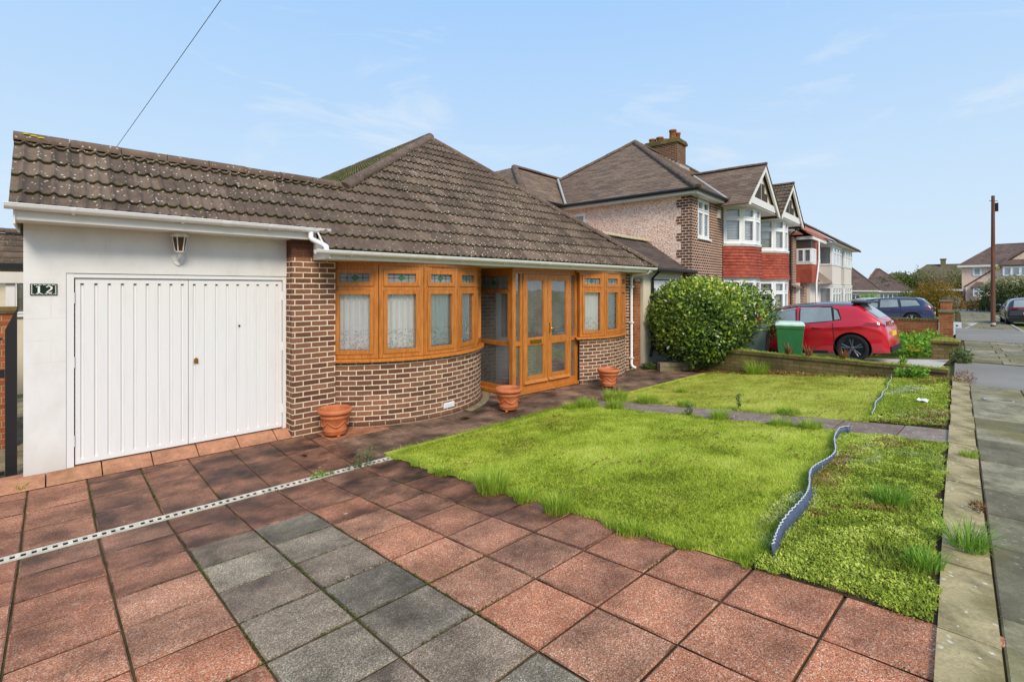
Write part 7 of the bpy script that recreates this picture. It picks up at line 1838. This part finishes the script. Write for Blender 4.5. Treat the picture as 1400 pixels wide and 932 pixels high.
            m3 = MB(); m3.lathe([(0.0, 0), (wr * 0.66, 0)], (wx, yc + s_ * 0.02, wr), 24, axis='y'); m3.build('brake', M['black_metal'], wo)
    def side_patch(m_, c, s_, off=0.004, n=10, k=6):
        """c: four (x,z) corners bl, br, tr, tl"""
        g_ = []
        for j in range(k + 1):
            row = []
            for i in range(n + 1):
                u, v = i / n, j / k
                x = (c[0][0] * (1 - u) + c[1][0] * u) * (1 - v) + (c[3][0] * (1 - u) + c[2][0] * u) * v
                z = (c[0][1] * (1 - u) + c[1][1] * u) * (1 - v) + (c[3][1] * (1 - u) + c[2][1] * u) * v
                row.append((x, s_ * (Y(x, z) + off), z))
            g_.append(row)
        m_.grid(g_ if s_ < 0 else [q[::-1] for q in g_])
    def top_patch(m_, x0, x1, y0f, y1f, off=0.005, n=10, k=10):
        g_ = []
        for j in range(k + 1):
            x = x0 + (x1 - x0) * j / k; row = []
            for i in range(n + 1):
                f_ = y0f(x) + (y1f(x) - y0f(x)) * i / n; row.append((x, f_, Z(x, f_) + off))
            g_.append(row)
        m_.grid(g_)
    for s_ in (-1, 1):
        for c in wins:
            m_ = MB(); side_patch(m_, c, s_, 0.006); wo = m_.build('side_window', M['car_glass'], r_)
        m_ = MB()   # dark surround behind the glass
        for c in wins:
            d_ = 0.028; side_patch(m_, [(c[0][0] - d_, c[0][1] - 0.02), (c[1][0] + d_, c[1][1] - 0.02), (c[2][0] + d_, c[2][1] + d_), (c[3][0] - d_, c[3][1] + d_)], s_, 0.003)
        m_.build('window_trim', M['black_plastic'], r_)
        for hx, hz in handle:
            m_ = MB(); y_ = s_ * (Y(hx, hz) + 0.016); m_.tube([(hx - 0.11, y_ - s_ * 0.016, hz), (hx - 0.08, y_, hz), (hx + 0.08, y_, hz + 0.008), (hx + 0.11, y_ - s_ * 0.016, hz + 0.01)], 0.014, 6); m_.build('door_handle', paint, r_)
        m_ = MB(); xm = wins[-1][1][0] - 0.02; zm = wins[-1][1][1] + 0.02; m_.lathe([(0.0, -0.11), (0.07, -0.09), (0.085, 0.0), (0.075, 0.09), (0.0, 0.11)], (xm, s_ * (half + 0.06), zm + 0.05), 12, axis='y'); m_.build('mirror', paint, r_)
        # door shut lines as thin dark strips
        m_ = MB()
        for c in wins[:2]:
            xe = c[1][0] + 0.04; side_patch(m_, [(xe - 0.008, 0.34), (xe + 0.008, 0.34), (xe + 0.008, c[1][1]), (xe - 0.008, c[1][1])], s_, 0.002, 1, 8)
        side_patch(m_, [(wheels[0] + 0.5, 0.205), (wheels[1] - 0.5, 0.205), (wheels[1] - 0.5, 0.27), (wheels[0] + 0.5, 0.27)], s_, 0.004, 8, 2)
        m_.build('shut_line', M['black_plastic'], r_)
    gx0, gx1, gw = rear_glass
    m_ = MB(); top_patch(m_, gx0, gx1, lambda x: -gw * (1 - 0.10 * (x - gx0) / (gx1 - gx0)), lambda x: gw * (1 - 0.10 * (x - gx0) / (gx1 - gx0)), 0.008); m_.build('rear_window', M['car_glass'], r_)
    if front_glass:
        a_, b_, w_ = front_glass; m_ = MB(); top_patch(m_, a_, b_, lambda x: -w_, lambda x: w_, 0.008); m_.build('windscreen', M['car_glass'], r_)
    if black_roof:
        m_ = MB(); top_patch(m_, black_roof[0], black_roof[1], lambda x: -half * 0.70, lambda x: half * 0.70, 0.004, 12, 14); m_.build('roof_panel', black_roof[2], r_)
    for s_ in (-1, 1):
        if lamps:
            for q in lamps:
                m_ = MB(); side_patch(m_, q, s_, 0.007, 8, 4); m_.build('tail_lamp', M['lamp_red'], r_)
    # rear face details (cap at x=0 and bumper)
    zc = TOP(0); m_ = MB(); m_.box(-0.035, 0.02, -half * 0.70, half * 0.70, 0.22, 0.34); m_.build('rear_diffuser', M['black_plastic'], r_, bevel=0.02)
    for s_ in (-1, 1):
        if lamps: m_ = MB(); m_.ob((-0.008, s_ * half * 0.50, plate_z + 0.20), (0.02, 0, 0), (0, s_ * half * 0.30, 0), (0, 0, 0.10)); m_.build('tail_lamp', M['lamp_red'], r_, bevel=0.01)
    m_ = MB(); m_.box(-0.018, 0.0, -0.26, 0.26, plate_z - 0.055, plate_z + 0.055); pl_ = m_.build('number_plate', M['plate_yellow'], r_)
    if plate:
        m_ = MB()   # generic blocked characters too small to read
    if badge:
        m_ = MB(); m_.lathe([(0.0, 0), (0.06, 0.0), (0.06, -0.012), (0.0, -0.014)], (-0.006, 0, plate_z + 0.25), 16, axis='x'); m_.build('badge', M['chrome'], r_)
    m_ = MB(); m_.box(L - 0.005, L + 0.015, -half * 0.55, half * 0.55, 0.36, 0.56); m_.build('grille', M['black_plastic'], r_, bevel=0.01)
    m_ = MB(); m_.box(L + 0.0155, L + 0.022, -0.26, 0.26, 0.40, 0.51); m_.build('number_plate', M['plate_white'], r_)
    for s_ in (-1, 1):
        m_ = MB(); side_patch(m_, [(L - 0.55, 0.66), (L - 0.06, 0.58), (L - 0.06, 0.66), (L - 0.5, 0.74)], s_, 0.006, 8, 3); m_.build('headlight', M['lamp_clear'], r_)
        m_ = MB(); m_.box(L - 0.02, L + 0.012, s_ * half * 0.56 if s_ > 0 else -half * 0.62 - 0.18, (half * 0.62 + 0.18) if s_ > 0 else -half * 0.56, 0.58, 0.70); m_.build('headlight', M['lamp_clear'], r_, bevel=0.02)
    if spoiler:
        x0, x1, mt = spoiler; m_ = MB(); g_ = []
        zz = TOP(x1)
        for j in range(5):
            x = x0 + (x1 - x0) * j / 4; g_.append([(x, y, zz - 0.045 * ((x1 - x) / (x1 - x0)) ** 1.3 - 0.03 * (y / (half * 0.66)) ** 4 + 0.012) for y in np.linspace(-half * 0.66, half * 0.66, 11)])
        m_.grid(g_); so_ = m_.build('spoiler', mt, r_); sm = so_.modifiers.new('t', 'SOLIDIFY'); sm.thickness = 0.03; sm.offset = -1
    if rails:
        x0, x1 = rails
        for s_ in (-1, 1):
            yy = s_ * half * 0.66; m_ = MB(); m_.tube([(x0, yy, Z(x0, yy) + 0.0), (x0 + 0.12, yy, Z(x0 + .12, yy) + 0.05), ((x0 + x1) / 2, yy, Z((x0 + x1) / 2, yy) + 0.05), (x1 - 0.12, yy, Z(x1 - .12, yy) + 0.05), (x1, yy, Z(x1, yy))], 0.016, 6); m_.build('roof_rail', M['black_plastic'], r_)
    m_ = MB(); xa = 0.75; m_.tube([(xa, 0, TOP(xa)), (xa - 0.14, 0, TOP(xa) + 0.13)], 0.006, 5); m_.build('aerial', M['black_plastic'], r_)
    return r_
HT = [(0, 0.66), (0.03, 0.80), (0.10, 0.92), (0.22, 1.06), (0.42, 1.26), (0.56, 1.37), (0.75, 1.405), (1.3, 1.44), (1.9, 1.435), (2.35, 1.37), (2.75, 1.19), (3.08, 1.00), (3.4, 0.93), (3.75, 0.82), (3.95, 0.70), (4.06, 0.52)]
HB = [(0, 0.80), (0.5, 0.97), (1.0, 0.955), (2.0, 0.91), (3.0, 0.88), (4.06, 0.80)]
def belt_w(b): return b
hatch_wins = [[(0.86, 1.02), (0.98, 1.00), (1.0, 1.27), (0.93, 1.22)], [(1.02, 0.985), (1.72, 0.945), (1.72, 1.335), (1.06, 1.30)], [(1.82, 0.94), (2.85, 0.905), (2.38, 1.27), (1.84, 1.335)]]
pit = math.atan(0.085)
car('red hatchback with black roof and dark wheels on the next drive', (14.5, 2.18, 0.305), math.radians(90.5), M['red_paint'], 4.06, 1.77, HT, HB, hatch_wins, (0.16, 0.52, 0.56), (0.68, 3.22), 0.325, None, (2.42, 3.02, 0.62), (0.56, 2.45, M['black_paint']), lamps=[[(0.03, 0.79), (0.44, 0.85), (0.36, 0.915), (0.06, 0.90)]], tilt=pit * 1.0, spoiler=(0.30, 0.66, M['black_plastic']), handle=((1.35, 0.83), (2.35, 0.80)), rim='alloy')
ET = [(0, 0.66), (0.03, 0.84), (0.10, 0.98), (0.25, 1.18), (0.42, 1.36), (0.58, 1.42), (0.8, 1.44), (1.6, 1.475), (2.4, 1.46), (2.85, 1.37), (3.25, 1.17), (3.55, 1.02), (3.9, 0.95), (4.25, 0.85), (4.45, 0.72), (4.56, 0.54)]
EB = [(0, 0.86), (0.6, 0.98), (1.5, 0.965), (2.6, 0.93), (3.5, 0.89), (4.56, 0.8)]
est_wins = [[(0.50, 1.03), (1.25, 1.0), (1.30, 1.34), (0.66, 1.30)], [(1.36, 0.99), (2.15, 0.965), (2.12, 1.375), (1.42, 1.36)], [(2.25, 0.96), (3.3, 0.93), (2.85, 1.29), (2.22, 1.37)]]
car('dark blue estate car with roof rails behind the low brick wall', (32.9, 3.35, 0.12), math.radians(93), M['blue_paint'], 4.56, 1.8, ET, EB, est_wins, (0.16, 0.44, 0.58), (0.86, 3.49), 0.33, None, (2.9, 3.5, 0.62), None, lamps=[[(0.06, 0.84), (0.30, 0.88), (0.26, 1.0), (0.10, 0.98)]], tilt=math.atan(0.05), rails=(0.6, 2.9), handle=((1.55, 0.87), (2.65, 0.85)), rim='alloy_silver')
car('pale silver car mostly hidden between the red and the blue car', (36.9, 5.2, -0.02), math.radians(93), M['silver_paint'], 4.06, 1.77, HT, HB, hatch_wins, (0.16, 0.52, 0.56), (0.68, 3.22), 0.32, None, (2.42, 3.02, 0.62), lamps=[[(0.10, 0.80), (0.42, 0.85), (0.36, 0.90), (0.09, 0.885)]], rim='alloy_silver')
car('black hatchback seen from behind, parked by the telegraph pole', (36.0, 0.02, 0.06), math.radians(6), M['black_paint'], 4.06, 1.75, HT, HB, hatch_wins, (0.13, 0.50, 0.60), (0.68, 3.22), 0.315, [(0, 0.78), (0.1, 0.83), (0.5, 0.865), (2.8, 0.875), (3.6, 0.83), (4.06, 0.55)], (2.42, 3.02, 0.62), lamps=[[(0.03, 0.78), (0.34, 0.84), (0.26, 0.98), (0.06, 0.96)]], rim='alloy_silver', plate_z=0.66)
ST = [(0, 0.66), (0.04, 0.90), (0.2, 0.98), (0.7, 1.02), (1.0, 1.16), (1.4, 1.36), (1.9, 1.43), (2.5, 1.42), (3.0, 1.27), (3.4, 1.03), (3.8, 0.95), (4.2, 0.84), (4.45, 0.7), (4.55, 0.54)]
sal_wins = [[(1.2, 1.02), (1.9, 0.98), (1.86, 1.33), (1.5, 1.26)], [(1.98, 0.97), (2.9, 0.93), (2.7, 1.29), (1.98, 1.33)]]
car('grey saloon parked side on behind the telegraph pole', (66.6, 3.35, -0.19), math.radians(-86), M['grey_paint'], 4.55, 1.8, ST, EB, sal_wins, (0.9, 1.35, 0.55), (0.95, 3.55), 0.32, None, (2.6, 3.35, 0.6), lamps=[[(0.04, 0.74), (0.36, 0.80), (0.34, 0.92), (0.06, 0.9)]], rim='alloy_silver')
car('silver car at the far bend before the brown garage, facing the street', (76.5, 6.45, -0.2), math.radians(184), M['silver_paint'], 4.06, 1.77, HT, HB, hatch_wins, (0.16, 0.52, 0.56), (0.68, 3.22), 0.32, None, (2.42, 3.02, 0.62), rim='alloy_silver')
